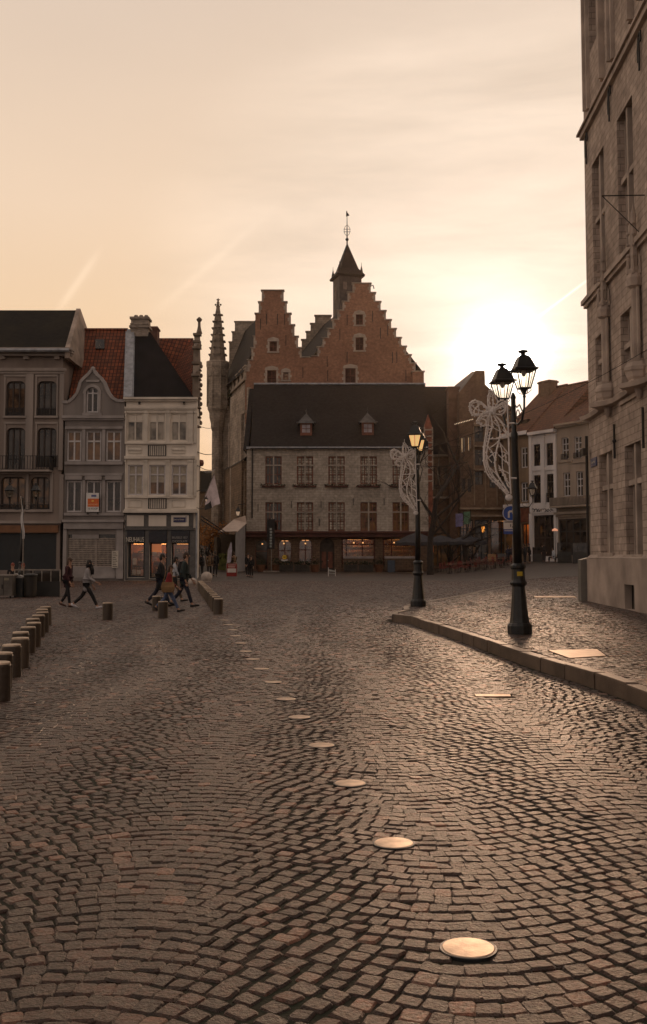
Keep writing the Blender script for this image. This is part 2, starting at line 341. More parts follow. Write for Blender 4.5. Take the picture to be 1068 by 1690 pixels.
# raised pavement round the town hall
def bez(pts, n=8):   # Catmull-Rom through the points
    out = []; P_ = [Vector(p) for p in pts]
    for i in range(len(P_)-1):
        p0 = P_[max(i-1, 0)]; p1 = P_[i]; p2 = P_[i+1]; p3 = P_[min(i+2, len(P_)-1)]
        for k in range(n):
            t = k/n; out.append(.5*((2*p1) + (p2-p0)*t + (2*p0-5*p1+4*p2-p3)*t*t + (3*p1-p0-3*p2+p3)*t**3))
    out.append(P_[-1]); return out
KZ = .17
edge = []
for q in ((1068, 1170, 0), (985, 1137, 0), (860, 1096, 0), (760, 1058, 0), (700, 1038, 0)): edge.append(G(q[0], q[1]).xy)
tip = G(641, 1012, KZ).xy
near_edge = [Vector((3.75, -6)), Vector((3.62, 5))] + edge + [Vector((2.02, 24.3)), tip + Vector((.0, -.55))]
far_edge = [tip + Vector((.02, .25)), tip + Vector((.45, 1.1))] + [G(*q, KZ).xy for q in ((668, 1000), (710, 991), (766, 981), (836, 966))] + [Vector((11.5, 56)), Vector((20, 66))]
KERB = bez(near_edge, 6) + bez(far_edge, 6)
PLAT = KERB + [Vector((45, 66)), Vector((45, -6))]
mb = MB(); mb.poly([(p.x, p.y, KZ-.012) for p in PLAT]); 
bmx = bmesh.new(); vv = [bmx.verts.new(v) for v in mb.v]; bmx.faces.new(vv); bmesh.ops.triangulate(bmx, faces=bmx.faces[:])
me = bpy.data.meshes.new('pavement'); bmx.to_mesh(me); bmx.free(); me.materials.append(M_FAR)
pv = bpy.data.objects.new('pavement', me); COL.objects.link(pv); tag(pv, kind='structure')
def hgt2(x, y):   # where things stand
    return KZ if inside(PLAT, x, y) and y < 48 else hgt(x, y)
def inside(poly, x, y):
    c = False; n = len(poly); j = n-1
    for i in range(n):
        a, b = poly[i], poly[j]
        if (a.y > y) != (b.y > y) and x < (b.x-a.x)*(y-a.y)/(b.y-a.y)+a.x: c = not c
        j = i
    return c
# kerb of long granite blocks
M_KERB = plain('kerb_granite', (.12, .085, .062), .5, .25, 2.5, .35, 60)
mb = MB(); acc = 0
def offs(pl, w):
    out = []
    for i, p in enumerate(pl):
        t = (pl[min(i+1, len(pl)-1)] - pl[max(i-1, 0)]).normalized(); out.append(p + Vector((t.y, -t.x))*w)
    return out
inner = offs(KERB, .16)
dist = [0]
for i in range(1, len(KERB)): dist.append(dist[-1] + (KERB[i]-KERB[i-1]).length)
def at(pl, s):
    for i in range(1, len(pl)):
        if dist[i] >= s: t = (s-dist[i-1])/max(1e-6, dist[i]-dist[i-1]); return pl[i-1].lerp(pl[i], t)
    return pl[-1]
s = 0.0
while s < dist[-1]-.3:
    ln = rnd.uniform(.85, 1.15); e = min(s+ln-.022, dist[-1]); jo = Vector((rnd.uniform(-.010, .010), rnd.uniform(-.006, .006))); a, b = at(KERB, s)+jo, at(KERB, e)+jo; c, d = at(inner, e)+jo, at(inner, s)+jo
    ztop = KZ + .012 + rnd.uniform(-.008, .008); zt2 = ztop + rnd.uniform(-.003, .003); ch = .02
    if a.y > 30: ztop = zt2 = KZ+.005
    q = []
    for p in (a, b, c, d): q.append((p.x, p.y, -.05))
    for p in (a, b, c, d): q.append((p.x, p.y, ztop-ch))
    cen = (a+b+c+d)/4
    for p in (a, b, c, d):
        v = p + (cen-p)*.0; dirn = (cen-p); dirn.normalize(); v = p + dirn*ch*1.4; q.append((v.x, v.y, ztop))
    mb.add(q, [(0, 1, 5, 4), (1, 2, 6, 5), (2, 3, 7, 6), (3, 0, 4, 7), (4, 5, 9, 8), (5, 6, 10, 9), (6, 7, 11, 10), (7, 4, 8, 11), (8, 9, 10, 11)])
    s += ln
tag(mb.build('kerb', M_KERB, uv=False), kind='structure')
# discs and plates that interrupt the setts
DISC = [(773, 1567), (650, 1393), (578, 1294), (530.5, 1231), (494, 1184.5), (472, 1154.5), (451, 1126.5), (431.5, 1104.5), (416.6, 1088.5), (405.6, 1075.5), (397, 1062), (388, 1050), (383.7, 1040), (376, 1031.5), (370.5, 1024)]
DISCP = [G(*d) for d in DISC]
PLATES = [('steel_cover', [(905, 1074), (985, 1072), (1000, 1083), (940, 1087)], KZ, 'wide pale metal cover plate set in the raised pavement before the tall stone building'),
          ('inspection_cover', [(783, 1147), (842, 1147), (843, 1150.5), (786, 1150.5)], 0, 'small rectangular metal cover in the cobbles just outside the kerb'),
          ('pavement_cover', [(880, 984), (948, 984), (952, 986.5), (884, 986.5)], KZ, 'long narrow light plate in the pavement between the tall street lamp and the stone corner'),
          ('drain_slot', [(533, 1060), (572, 1058), (575, 1060.5), (536, 1062.5)], 0, 'dark sunken drain slot in the middle of the cobbled square')]
PLQ = [[G(x, y, z) for x, y in q] for _, q, z, _ in PLATES]
def setts(YMIN, YMAX, pitch, rowh, name, lod):
    R = np.random.RandomState(3)
    A, Wd, x0 = .36, 2.9, 1.35
    xs = np.linspace(-24, 24, 9601); yy = A*np.cos(2*np.pi*(xs-x0)/Wd); arc = np.concatenate([[0], np.cumsum(np.hypot(np.diff(xs), np.diff(yy)))])
    q = []; 
    for k in range(int((YMAX-YMIN+2)/rowh)):
        yb = YMIN - 1 + k*rowh
        wdt = .33*(yb+.5) + 3
        off = R.uniform(0, pitch)
        sl = np.arange(off, arc[-1], pitch); ln = R.uniform(.84, 1.16, len(sl)); sl = off + np.cumsum(ln)*pitch; sl = sl[sl < arc[-1]-.1]; ln = np.diff(sl, prepend=sl[0]-pitch)
        c = sl - ln/2; x = np.interp(c, arc, xs)
        keep = np.abs(x) < wdt; x = x[keep]; l = ln[keep]
        q.append(np.stack([x, np.full_like(x, yb), l], 1))
    q = np.concatenate(q); x, yb, l = q.T
    wob = .05*np.sin(.55*x+.31*yb) + .03*np.sin(1.7*x-.8*yb+1) + .02*np.sin(3.1*x+2.3*yb)
    xp = x0 + .8*np.sin(.16*yb) + .25*np.sin(.5*yb); ph = 2*np.pi*(x-xp)/Wd; A2 = A*(.85+.15*np.sin(.9*yb))
    y = yb + A2*np.cos(ph) + wob
    slope = -A2*2*np.pi/Wd*np.sin(ph) + .0275*np.cos(.55*x+.31*yb) + .05*np.cos(1.7*x-.8*yb+1)
    keep = (y < YMAX) & (y > YMIN); x, y, l, slope = x[keep], y[keep], l[keep], slope[keep]
    # zones
    def pin(poly, x, y):
        c = np.zeros(len(x), bool); n = len(poly); j = n-1
        for i in range(n):
            a, b = poly[i], poly[j]
            if a.y != b.y:
                cond = ((a.y > y) != (b.y > y)) & (x < (b.x-a.x)*(y-a.y)/(b.y-a.y)+a.x); c ^= cond
            j = i
        return c
    plat_in = [p for p in offs(KERB, .22)] + [Vector((45, 66)), Vector((45, -6))]
    plat_out = [p for p in offs(KERB, -.05)] + [Vector((45, 66)), Vector((45, -6))]
    inn = pin(plat_in, x, y); out = ~pin(plat_out, x, y)
    bl = x > (8.3 + (y-32)*.045 - .05)
    bl &= y < 33
    keep = (inn & ~bl) | out
    for d in DISCP: keep &= np.hypot(x-d.x, y-d.y) > (.108 if d.y < 9 else .10)
    for pq in PLQ:
        keep &= ~pin([Vector((p.x + (.03 if p.x > sum(r.x for r in pq)/4 else -.03), p.y + (.03 if p.y > sum(r.y for r in pq)/4 else -.03))) for p in pq], x, y)
    x, y, l, slope, inn = x[keep], y[keep], l[keep], slope[keep], inn[keep]
    n = len(x); SS = lambda a, b, v: (lambda t: t*t*(3-2*t))(np.clip((v-a)/(b-a), 0, 1))
    hh = SS(9, 19, x)*(.17*SS(44, 48, y) + .85*SS(46, 95, y)); zz = np.where(inn, np.maximum(KZ, hh), hh)
    cs = 1/np.sqrt(1+slope**2); tx, ty = cs, slope*cs; nx, ny = -ty, tx
    hl = l/2*R.uniform(.88, .98, n); hw = rowh*cs/2*R.uniform(.92, 1.03, n)
    rot = R.normal(0, .06, n); c_, s_ = np.cos(rot), np.sin(rot); tx, ty = tx*c_-ty*s_, tx*s_+ty*c_; nx, ny = -ty, tx
    dz = R.normal(0, .0018, n); tlx = R.normal(0, .042, n); tly = R.normal(0, .042, n)
    cor = [(-1, -1), (1, -1), (1, 1), (-1, 1)] if lod else [(-.80, -1), (.80, -1), (1, -.74), (1, .74), (.80, 1), (-.80, 1), (-1, .74), (-1, -.74)]
    K = len(cor)
    def ring(f, z, jit):
        o = []
        for a, b in cor:
            aa = a*hl*f*(1+R.normal(0, jit, n)); bb = b*hw*f*(1+R.normal(0, jit, n))
            px = x + tx*aa + nx*bb; py = y + ty*aa + ny*bb
            o.append(np.stack([px, py, zz + z + dz + (aa*tlx + bb*tly if z > -.02 else 0)], 1))
        return np.stack(o, 1)
    st0 = R.get_state()
    r0 = ring(1.0, -.03, .07); R.set_state(st0); r1 = ring(1.0, -.008, .07); R.set_state(st0); r2 = ring(.95, -.002, .07); R.set_state(st0); r3 = ring(.82, .0015, .07)
    tone = np.clip(R.normal(.48, .27, n), 0, 1); 
    tone = np.where(R.rand(n) < .02, R.uniform(.85, 1, n), tone)
    nv = 2*K if lod else 3*K
    V = np.concatenate([r1, r3] if lod else [r0, r1, r3], 1).reshape(-1, 3)
    base = np.arange(n)*nv
    F = []
    for a in (0,) if lod else (0, K):
        for k in range(K):
            k2 = (k+1) % K; F.append(np.stack([base+a+k, base+a+k2, base+a+K+k2, base+a+K+k], 1))
    e = nv-K; Q4 = np.concatenate(F); TP = np.stack([base+e+k for k in range(K)], 1)
    loops = np.concatenate([Q4.ravel(), TP.ravel()]); tot = np.concatenate([np.full(len(Q4), 4), np.full(len(TP), K)]); F = tot
    me = bpy.data.meshes.new(name); me.vertices.add(len(V)); me.vertices.foreach_set('co', V.ravel().astype(np.float32))
    me.loops.add(len(loops)); me.loops.foreach_set('vertex_index', loops.astype(np.int32))
    me.polygons.add(len(F)); me.polygons.foreach_set('loop_start', (np.cumsum(tot)-tot).astype(np.int32)); me.polygons.foreach_set('loop_total', tot.astype(np.int32))
    me.polygons.foreach_set('use_smooth', np.zeros(len(F), bool))
    at_ = me.attributes.new('tone', 'FLOAT', 'POINT'); at_.data.foreach_set('value', np.repeat(tone, nv).astype(np.float32))
    me.materials.append(M_SETT); me.update(); me.validate()
    o = bpy.data.objects.new(name, me); COL.objects.link(o); tag(o, kind='structure'); print('setts', n)
setts(1.8, 26, .103, .108, 'cobbled_paving', False)
setts(26, 64, .125, .125, 'far_cobbled_paving', True)
ORD = ['nearest', 'second nearest', 'third nearest', 'fourth nearest', 'fifth nearest', 'sixth nearest', 'seventh nearest', 'eighth nearest', 'ninth nearest', 'tenth nearest', 'eleventh nearest', 'twelfth nearest', 'thirteenth nearest', 'fourteenth nearest', 'fifteenth nearest', 'sixteenth nearest', 'seventeenth nearest']
M_BRASS = plain('brushed_disc', (.56, .43, .32), .44, .24, 9, .10, 60, metal=.7)
M_PLATE = plain('cover_steel', (.36, .25, .17), .5, .15, 7, .15, 60, metal=.7)
M_COLL = plain('mortar_collar', (.12, .088, .068), .8, .3, 16, .6, 50)
for i, d in enumerate(DISCP):
    t = thing('ground_light', '%s round metal ground light in the diagonal line of discs across the square' % ORD[i], 'ground light', (d.x, d.y, 0), 'round ground lights in the square')
    mb = MB(); mb.lathe([(.108, -.01), (.108, .007), (.104, .010), (.05, .012), (.001, .0125)], d, 32); mb.build('lens', M_BRASS, t, uv=False)
    mb = MB(); mb.lathe([(.118, -.02), (.118, .005), (.116, .007), (.109, .007)], d, 32); mb.build('rim', MT['dark_metal'], t, uv=False)
for (nm, q, z, lb), pq in zip(PLATES, PLQ):
    dark = nm == 'drain_slot'
    mb = MB(); zz = .010 if not dark else -.004; mb.prism([(p.x, p.y, z-.02) for p in pq], (0, 0, .02+zz))
    o = mb.build(nm, M_PLATE if not dark else MT['black_iron'], uv=False); tag(o, lb, 'cover plate')
# ------------------------------------------------------------ facade tools
def wall(mb, F, s0, s1, z0, z1, holes, rev=.2, back=None, bottom_ext=.5):
    """front face with openings (s0,s1,z0,z1[,shape]); reveals go rev deep; shape 'arch' or a corner radius"""
    ss_ = sorted(set([s0, s1] + [h[0] for h in holes] + [h[1] for h in holes])); zs = sorted(set([z0-bottom_ext, z1] + [h[2] for h in holes] + [h[3] for h in holes]))
    ss_ = [a for a in ss_ if s0-1e-6 <= a <= s1+1e-6]; zs = [a for a in zs if a <= z1+1e-6]
    for i in range(len(ss_)-1):
        for j in range(len(zs)-1):
            a, b, c, d = ss_[i], ss_[i+1], zs[j], zs[j+1]; m_, n_ = (a+b)/2, (c+d)/2
            if any(h[0] < m_ < h[1] and h[2] < n_ < h[3] for h in holes): continue
            mb.poly([F.pt(a, c), F.pt(b, c), F.pt(b, d), F.pt(a, d)])
    for h in holes:
        a, b, c, d = h[:4]; sh = h[4] if len(h) > 4 else None; w = b-a; top = [(a, d), (b, d)]
        if sh == 'arch': top = [(a + w*(1-math.cos(math.pi*k/12))/2, d - w/2 + w/2*math.sin(math.pi*k/12)) for k in range(13)]
        elif sh == 'seg': top = [(a + w*k/8, d - w*.16 + w*.16*math.sin(math.pi*k/8)) for k in range(9)]
        elif sh:
            r = sh; top = [(a + r*(1-math.cos(math.pi/2*k/5)), d - r + r*math.sin(math.pi/2*k/5)) for k in range(6)] + [(b - r*(1-math.sin(math.pi/2*k/5)), d - r + r*math.cos(math.pi/2*k/5)) for k in range(6)]
        for k in range(len(top)-1):
            p, q = top[k], top[k+1]
            if sh and q[0]-p[0] > 1e-6: mb.poly([F.pt(p[0], p[1]), F.pt(q[0], q[1]), F.pt(q[0], d), F.pt(p[0], d)])
            mb.poly([F.pt(p[0], p[1]), F.pt(q[0], q[1]), F.pt(q[0], q[1], -rev), F.pt(p[0], p[1], -rev)])
        mb.poly([F.pt(a, c), F.pt(a, top[0][1]), F.pt(a, top[0][1], -rev), F.pt(a, c, -rev)])
        mb.poly([F.pt(b, c), F.pt(b, top[-1][1]), F.pt(b, top[-1][1], -rev), F.pt(b, c, -rev)])
        mb.poly([F.pt(a, c), F.pt(b, c), F.pt(b, c, -rev), F.pt(a, c, -rev)])
def shell(mb, F, s0, s1, z0, z1, dep, skew=0.0, top=True, bext=.5):
    z0 -= bext
    A, B = (s0, 0), (s1, 0); C, D = (s1+skew, -dep), (s0+skew, -dep)
    def q(a, b): mb.poly([F.pt(a[0], z0, a[1]), F.pt(b[0], z0, b[1]), F.pt(b[0], z1, b[1]), F.pt(a[0], z1, a[1])])
    q(B, C); q(C, D); q(D, A)
    if top: mb.poly([F.pt(A[0], z1, -.3), F.pt(B[0], z1, -.3), F.pt(C[0], z1, C[1]), F.pt(D[0], z1, D[1])])
def window(F, par, h, fm, gm, vs=(.5,), hs=(.7,), t=.06, dep=.16, bar=.045, sub=None, name='window', curtain=None):
    a, b, c, d = h[:4]; sh = h[4] if len(h) > 4 else None
    mb = MB(); o0, o1 = -dep-.04, -dep+.05
    mb.fb(F, a, a+t, c, d, o0, o1); mb.fb(F, b-t, b, c, d, o0, o1); mb.fb(F, a+t, b-t, c, c+t, o0+.002, o1-.002); mb.fb(F, a+t, b-t, d-t, d, o0+.002, o1-.002)
    for v in vs: x = a+(b-a)*v; mb.fb(F, x-bar, x+bar, c+t, d-t, o0+.004, o1-.004)
    cuts = [a+t] + [a+(b-a)*v for v in vs] + [b-t]
    for v in hs:
        z = c+(d-c)*v
        for i in range(len(cuts)-1): mb.fb(F, cuts[i]+(bar if i else 0), cuts[i+1]-(bar if i < len(cuts)-2 else 0), z-bar, z+bar, o0+.006, o1-.006)
    w = mb.build(name, fm, par, uv=False)
    g = MB(); g.poly([F.pt(a, c, -dep-.03), F.pt(b, c, -dep-.03), F.pt(b, d, -dep-.03), F.pt(a, d, -dep-.03)]); g.build('pane', gm, w)
    if curtain:
        g = MB(); z = c + (d-c)*curtain[0]; z2 = c+(d-c)*curtain[1]; g.fb(F, a+t, b-t, z, z2, -dep-.025, -dep-.015); g.build('blind', curtain[2], w)
    return w
def railing(F, par, a, b, z0, z1, o=.12, n=7, mat=None, name='railing', sides=False):
    mb = MB(); r = .018
    mb.fb(F, a, b, z1-.04, z1, o-.03, o+.01); mb.fb(F, a, b, z0, z0+.03, o-.03, o+.01)
    for i in range(n+1):
        x = a+(b-a)*i/n; mb.fb(F, x-r, x+r, z0+.03, z1-.04, o-.024, o+.004)
    if sides:
        for x in (a, b): mb.fb(F, x-.02, x+.02, z1-.04, z1, 0, o-.03); mb.fb(F, x-.02, x+.02, z0, z0+.03, 0, o-.03)
        k = max(1, int(o/.15))
        for x in (a, b):
            for j in range(k): y = o*j/k; mb.fb(F, x-r, x+r, z0+.03, z1-.04, y, y+.03)
    return mb.build(name, mat or MT['black_iron'], par, uv=False)
def lettering(txt, F, par, s, z, size, mat, o=.05, name='lettering', align='CENTER', ext=.01, sx=1.0):
    c = bpy.data.curves.new(name, 'FONT'); c.body = txt; c.size = size; c.align_x = align; c.align_y = 'CENTER'; c.extrude = ext; c.materials.append(mat)
    tmp = bpy.data.objects.new('tmp', c); COL.objects.link(tmp); bpy.context.view_layer.update()
    me = bpy.data.meshes.new_from_object(tmp.evaluated_get(bpy.context.evaluated_depsgraph_get())); bpy.data.objects.remove(tmp)
    ob = bpy.data.objects.new(name, me); COL.objects.link(ob); p = F.pt(s, z, o)
    ob.parent = par; ob.location = p - Vector(ORG[par.name] if par else (0, 0, 0)); n = F.n
    ob.rotation_euler = (math.pi/2, 0, math.atan2(n.y, n.x)+math.pi/2); ob.scale = (sx, 1, 1)
    return ob
def clear_glass(nm='lantern_clear_glass', g=.10):
    m, nt, b, L = newmat(nm); N = nt.nodes; tr = N.new('ShaderNodeBsdfTransparent'); tr.inputs[0].default_value = (.96, .93, .86, 1)
    gl = N.new('ShaderNodeBsdfGlossy'); gl.inputs['Roughness'].default_value = .12; mx = N.new('ShaderNodeMixShader'); mx.inputs[0].default_value = g
    L.new(tr.outputs[0], mx.inputs[1]); L.new(gl.outputs[0], mx.inputs[2]); L.new(mx.outputs[0], N['Material Output'].inputs[0]); return m
M_CLEAR = clear_glass(); M_PANE = clear_glass('shop_glass', .14)
M_IN = plain('interior_wall', (.34, .17, .07), .8, .35, 1.2, .1, 10); M_GOODS = bricky('stocked_goods', (.55, .34, .18), (.16, .06, .03), (.03, .02, .015), .17, .14, .02, .6, .3, .6, off=.3, dirt=(.05, .10, .06), sscale=1.8); M_STRIP = {}
def interior(F, par, h, dep, es, seed, col=(1, .50, .18), shelves=3, goods=True):
    R = random.Random(seed); a, b, c, d = h[:4]; a -= .05; b += .05; mb = MB(); f0 = -.24
    for q in (((a, c, f0), (b, c, f0), (b, c, -dep), (a, c, -dep)), ((a, d, f0), (b, d, f0), (b, d, -dep), (a, d, -dep)), ((a, c, f0), (a, d, f0), (a, d, -dep), (a, c, -dep)), ((b, c, f0), (b, d, f0), (b, d, -dep), (b, c, -dep)), ((a, c, -dep), (b, c, -dep), (b, d, -dep), (a, d, -dep))): mb.poly([F.pt(*v) for v in q])
    ro = mb.build('shop_room', M_IN, par)
    if goods:
        g = MB(); w = b-a
        for k in range(shelves):
            z = c + (d-c)*(.22+.55*k/max(1, shelves-1)*.9); g.fb(F, a+.05, b-.05, z-.03, z, -dep+.02, -dep+.35); x = a+.08
            while x < b-.2:
                ww = R.uniform(.06, .22); hh = R.uniform(.08, .30)
                if R.random() < .8: g.fb(F, x, x+ww, z, z+hh, -dep+.05, -dep+.2+R.uniform(0, .12))
                x += ww+R.uniform(.01, .06)
        x = a+.1
        while x < b-.25:
            ww = R.uniform(.1, .3); g.fb(F, x, x+ww, c, c+R.uniform(.15, .55), f0-.35, f0-.1); x += ww+R.uniform(.05, .35)
        g.build('shelf_goods', M_GOODS, ro)
    key = (col, es)
    if key not in M_STRIP: M_STRIP[key] = lamp_mat('room_light_%d' % len(M_STRIP), col, es)
    g = MB(); m_ = (a+b)/2; g.fb(F, m_-(b-a)*.3, m_+(b-a)*.3, d-.10, d-.06, -dep*.62, -dep*.45); g.build('ceiling_strip_light', M_STRIP[key], ro, uv=False)
# ------------------------------------------------------------ materials for buildings
M_TAUPE = plain('taupe_stucco', (.23, .185, .158), .9, .16, .8, .2, 25, streak=True)
M_TAUPE_L = plain('taupe_stone_trim', (.30, .255, .225), .85, .14, 1.2, .2, 25, streak=True)
M_GREY = plain('grey_render', (.21, .185, .17), .9, .18, .9, .2, 25, streak=True)
M_GREY_L = plain('grey_stone_trim', (.31, .28, .265), .85, .15, 1.4, .15, 25)
M_CREAM = plain('cream_render', (.72, .65, .56), .85, .13, .9, .2, 20, streak=True)
M_CREAM_D = plain('cream_trim', (.60, .54, .46), .85, .15, 1.4, .2, 20)
M_DSLATE = bricky('dark_slate', (.014, .012, .010), (.008, .007, .006), (.004, .004, .004), .28, .16, .01, .62, .5, .35, dirt=(.026, .022, .012), sscale=.6, spec=.05)
M_SLATE = bricky('cafe_slate', (.022, .019, .018), (.014, .012, .012), (.008, .007, .007), .26, .18, .008, .75, .45, .3, dirt=(.035, .03, .028), spec=.12)
M_REDTILE = bricky('red_tile', (.26, .070, .030), (.12, .034, .018), (.035, .012, .008), .24, .33, .028, .8, .9, .35, off=0, dirt=(.05, .028, .02), sscale=.9)
M_ZINC = plain('zinc', (.30, .31, .33), .45, .2, 3, .1, 20, metal=.3)
M_WHITEF = plain('white_frame', (.50, .47, .46), .55, .1, 8, 0)
M_BROWNF = plain('brown_frame', (.035, .022, .016), .6, .2, 8, 0)
M_SHUT = plain('dark_shutter', (.016, .019, .021), .6, .15, 3, .1, 10)
M_FASC = plain('brown_fascia', (.17, .075, .03), .6, .15, 3, .1, 10)
M_BLIND = plain('pale_blind', (.40, .35, .28), .8, .12, 5, .1, 30)
M_STONEG = plain('grey_window_stone', (.36, .32, .28), .85, .15, 2, .3, 20)
FL = Frame(0, 65, 1, 0)
Zb = 0.0
# ============================================================ BUILDING 1: taupe house with mansard roof
b1 = thing('townhouse', 'wide taupe townhouse with dark mossy roof, iron balcony and shuttered ground floor', 'building', (-21, 65, 0))
r = FL.rc(-150, 610, 101, 957); S0, S1 = r[0], r[1]
zt = FL.px(50, 590)[1]
HB1 = []
def rr(F, lst, sh=None): return [F.rc(*q) + ((sh,) if sh else ()) for q in lst]
tops = rr(FL, [(-41, 629, -9, 686), (10, 629, 42, 686), (61, 629, 93.5, 686)], .35)
mids = rr(FL, [(-41, 706, -9, 776), (10, 706, 42, 776), (61, 706, 93.5, 771)], .35)
lows = rr(FL, [(-49, 787, -9, 840), (1, 787, 42, 840), (50, 787, 82, 840)], .35)
shop = FL.rc(-140, 880, 93, 942); shop = (shop[0], shop[1], FL.px(50, 941)[1], shop[3])
mb = MB(); wall(mb, FL, S0, S1, 0, zt, tops+mids+lows+[shop], .3); shell(mb, FL, S0, S1, 0, zt, 9.5)
mb.build('wall', M_TAUPE, b1)
for h in tops+mids+lows:
    w = window(FL, b1, h, M_BROWNF, MT['glass_warm'] if h in lows else MT['glass_dark'], (.33, .66), (), t=.1, dep=.2, curtain=(.12, .80, plain('drapes', (.10, .055, .03), .9, .5, 3, .3, 6)) if h in tops[1:2] else None)
mb = MB()
def trim(F, x0, y0, x1, y1, o): a = F.rc(x0, y0, x1, y1); mb.fb(F, a[0], a[1], a[2], a[3], -.05, o)
trim(FL, -150, 577, 123, 581, .75); trim(FL, -150, 581.2, 122, 585, .60); trim(FL, -150, 585.2, 120, 589, .45)   # cornice
for x in (-90, -42, 6, 45, 96): trim(FL, x-4, 589.5, x+4, 594, .35)
trim(FL, -150, 608, 110, 613, .22); trim(FL, -150, 613.2, 108, 617, .12)
for a, b in ((-19, -2), (43.5, 55), (98.5, 105)):
    trim(FL, a, 617.5, b, 776, .14)
for x0, x1 in ((-44, -6), (6, 45.5), (57.5, 97)):
    trim(FL, x0, 686.6, x1, 690, .18); trim(FL, x0+1, 622, x0+3.4, 686, .07); trim(FL, x1-3.4, 622, x1-1, 686, .07); trim(FL, x0+1, 618.5, x1-1, 621.7, .08)
    trim(FL, x0+1, 700, x0+3.4, 772, .07); trim(FL, x1-3.4, 700, x1-1, 772, .07); trim(FL, x0+1, 696.5, x1-1, 699.7, .08)
trim(FL, 44, 783, 48, 842, .16); trim(FL, 83.5, 783, 88, 842, .16); trim(FL, -100, 841, 88, 845, .2); trim(FL, -100, 780.5, 88, 783, .2)
trim(FL, -150, 859.5, 103, 864, .3); trim(FL, 98.5, 783, 105, 859, .12); trim(FL, -7.5, 783, -.5, 841, .16)
mb.build('stone_trim', M_TAUPE_L, b1)
mb = MB(); trim(FL, -150, 867, 97, 879, .22); mb.build('shop_fascia', M_FASC, b1)
mb = MB(); trim(FL, -140, 880.5, 92.6, 941, -.12)
a = FL.rc(-140, 880.5, 92.6, 941)
for k in range(24): z = a[2] + (a[3]-a[2])*k/24; mb.fb(FL, a[0], a[1], z, z+.03, -.12, -.09)
mb.build('roller_shutter', M_SHUT, b1)
mb = MB(); trim(FL, -110, 777, 88, 780, .95); mb.build('balcony_slab', M_TAUPE_L, b1)
a = FL.rc(-110, 754, 88, 777); railing(FL, b1, a[0], a[1], a[2]+.02, a[3], .9, 44, sides=True)
for x0, x1, y0, y1 in ((10, 42, 673, 686), (61, 93.5, 673, 686)): a = FL.rc(x0, y0, x1, y1); railing(FL, b1, a[0], a[1], a[2]+.02, a[3], .05, 12)
a = FL.rc(61, 752, 97, 771); railing(FL, b1, a[0], a[1], a[2], a[3], .12, 12)
for x0, x1 in ((1, 42), (50, 82)): a = FL.rc(x0, 832, x1, 840); railing(FL, b1, a[0], a[1], a[2], a[3], .05, 14)
e0 = P(107, 578, 64.3); rg = P(126, 512, 69.5); XL = S0
mb = MB(); xe = e0.x; xr = rg.x
mb.add([(XL, 64.3, e0.z), (xe, 64.3, e0.z), (xr, 69.5, rg.z), (XL, 69.5, rg.z), (XL, 74.7, e0.z), (xe, 74.7, e0.z)], [(0, 1, 2, 3), (3, 2, 5, 4)])
mb.add([(XL, 64.35, e0.z-.18), (xe, 64.35, e0.z-.18), (xr, 69.5, rg.z-.18), (XL, 69.5, rg.z-.18)], [(3, 2, 1, 0)])
rf = mb.build('roof', M_DSLATE, b1)
mb = MB(); mb.prism([(xe, 64.3, e0.z-.5), (xe, 64.3, e0.z+.12), (xr, 69.5, rg.z+.12), (xe, 74.7, e0.z+.12), (xe, 74.7, e0.z-.5)], (.28, 0, 0)); mb.build('gable_wall', plain('gable_plaster', (.33, .26, .21), .9, .25, 1.0, .2, 20), b1)
mb = MB(); mb.tube([(XL, 64.15, e0.z-.02), (xe+.3, 64.15, e0.z-.02)], .11, 6); mb.build('gutter', M_ZINC, rf)
# ============================================================ BUILDING 2: grey house with curved gable
b2 = thing('gabled_house', 'narrow grey house with red tiled roof, curved scroll gable and white realtor board', 'building', (-15, 65, 0))
T0 = FL.px(105, 800)[0]+.02; T1 = FL.px(206, 800)[0]-.02; ze = FL.px(150, 686)[1]
w1 = rr(FL, [(110.5, 711, 134, 761), (142, 711, 167, 761), (175, 711, 200, 761)])
w2 = rr(FL, [(109.5, 793, 135, 845), (142, 793, 167, 845), (175, 793, 200, 845)])
shopw = FL.rc(112, 882, 190, 953)
mb = MB(); wall(mb, FL, T0, T1, 0, ze, w1+w2+[shopw], .22); shell(mb, FL, T0, T1, 0, ze, 11, skew=-1.2)
mb.build('wall', M_GREY, b2)
for h in w1: window(FL, b2, h, M_WHITEF, MT['glass_warm'], (.5,), (.66,), t=.09, bar=.05)  # unlit windows: faint warm glow put into the panes for dim curtains
for i, h in enumerate(w2): window(FL, b2, h, M_WHITEF, MT['glass_dark'], (.5,), (.97,), t=.09, bar=.05)
mb = MB()
trim(FL, 108, 704, 203, 708, .10); trim(FL, 108, 762, 203, 767, .14); trim(FL, 108, 781, 203, 785, .10)
for x0, x1 in ((108.5, 136), (141, 168.5), (174, 201.5)): trim(FL, x0, 785.5, x1, 792, .16)
for a, b in ((136.2, 140.7), (169, 173.6)): trim(FL, a, 708.5, b, 761.5, .06); trim(FL, a, 792.5, b, 846, .06)
trim(FL, 106, 846.5, 205, 851, .12); trim(FL, 104, 686.5, 206, 691, .28); trim(FL, 105, 691.2, 205, 694, .15)
trim(FL, 104, 858, 206, 862, .32); trim(FL, 106, 862.2, 204, 873, .2); trim(FL, 104.5, 873.5, 110, 955, .12); trim(FL, 192.5, 873.5, 204, 955, .12); trim(FL, 119, 882, 163, 889, -.02)
mb.build('stone_trim', M_GREY_L, b2)
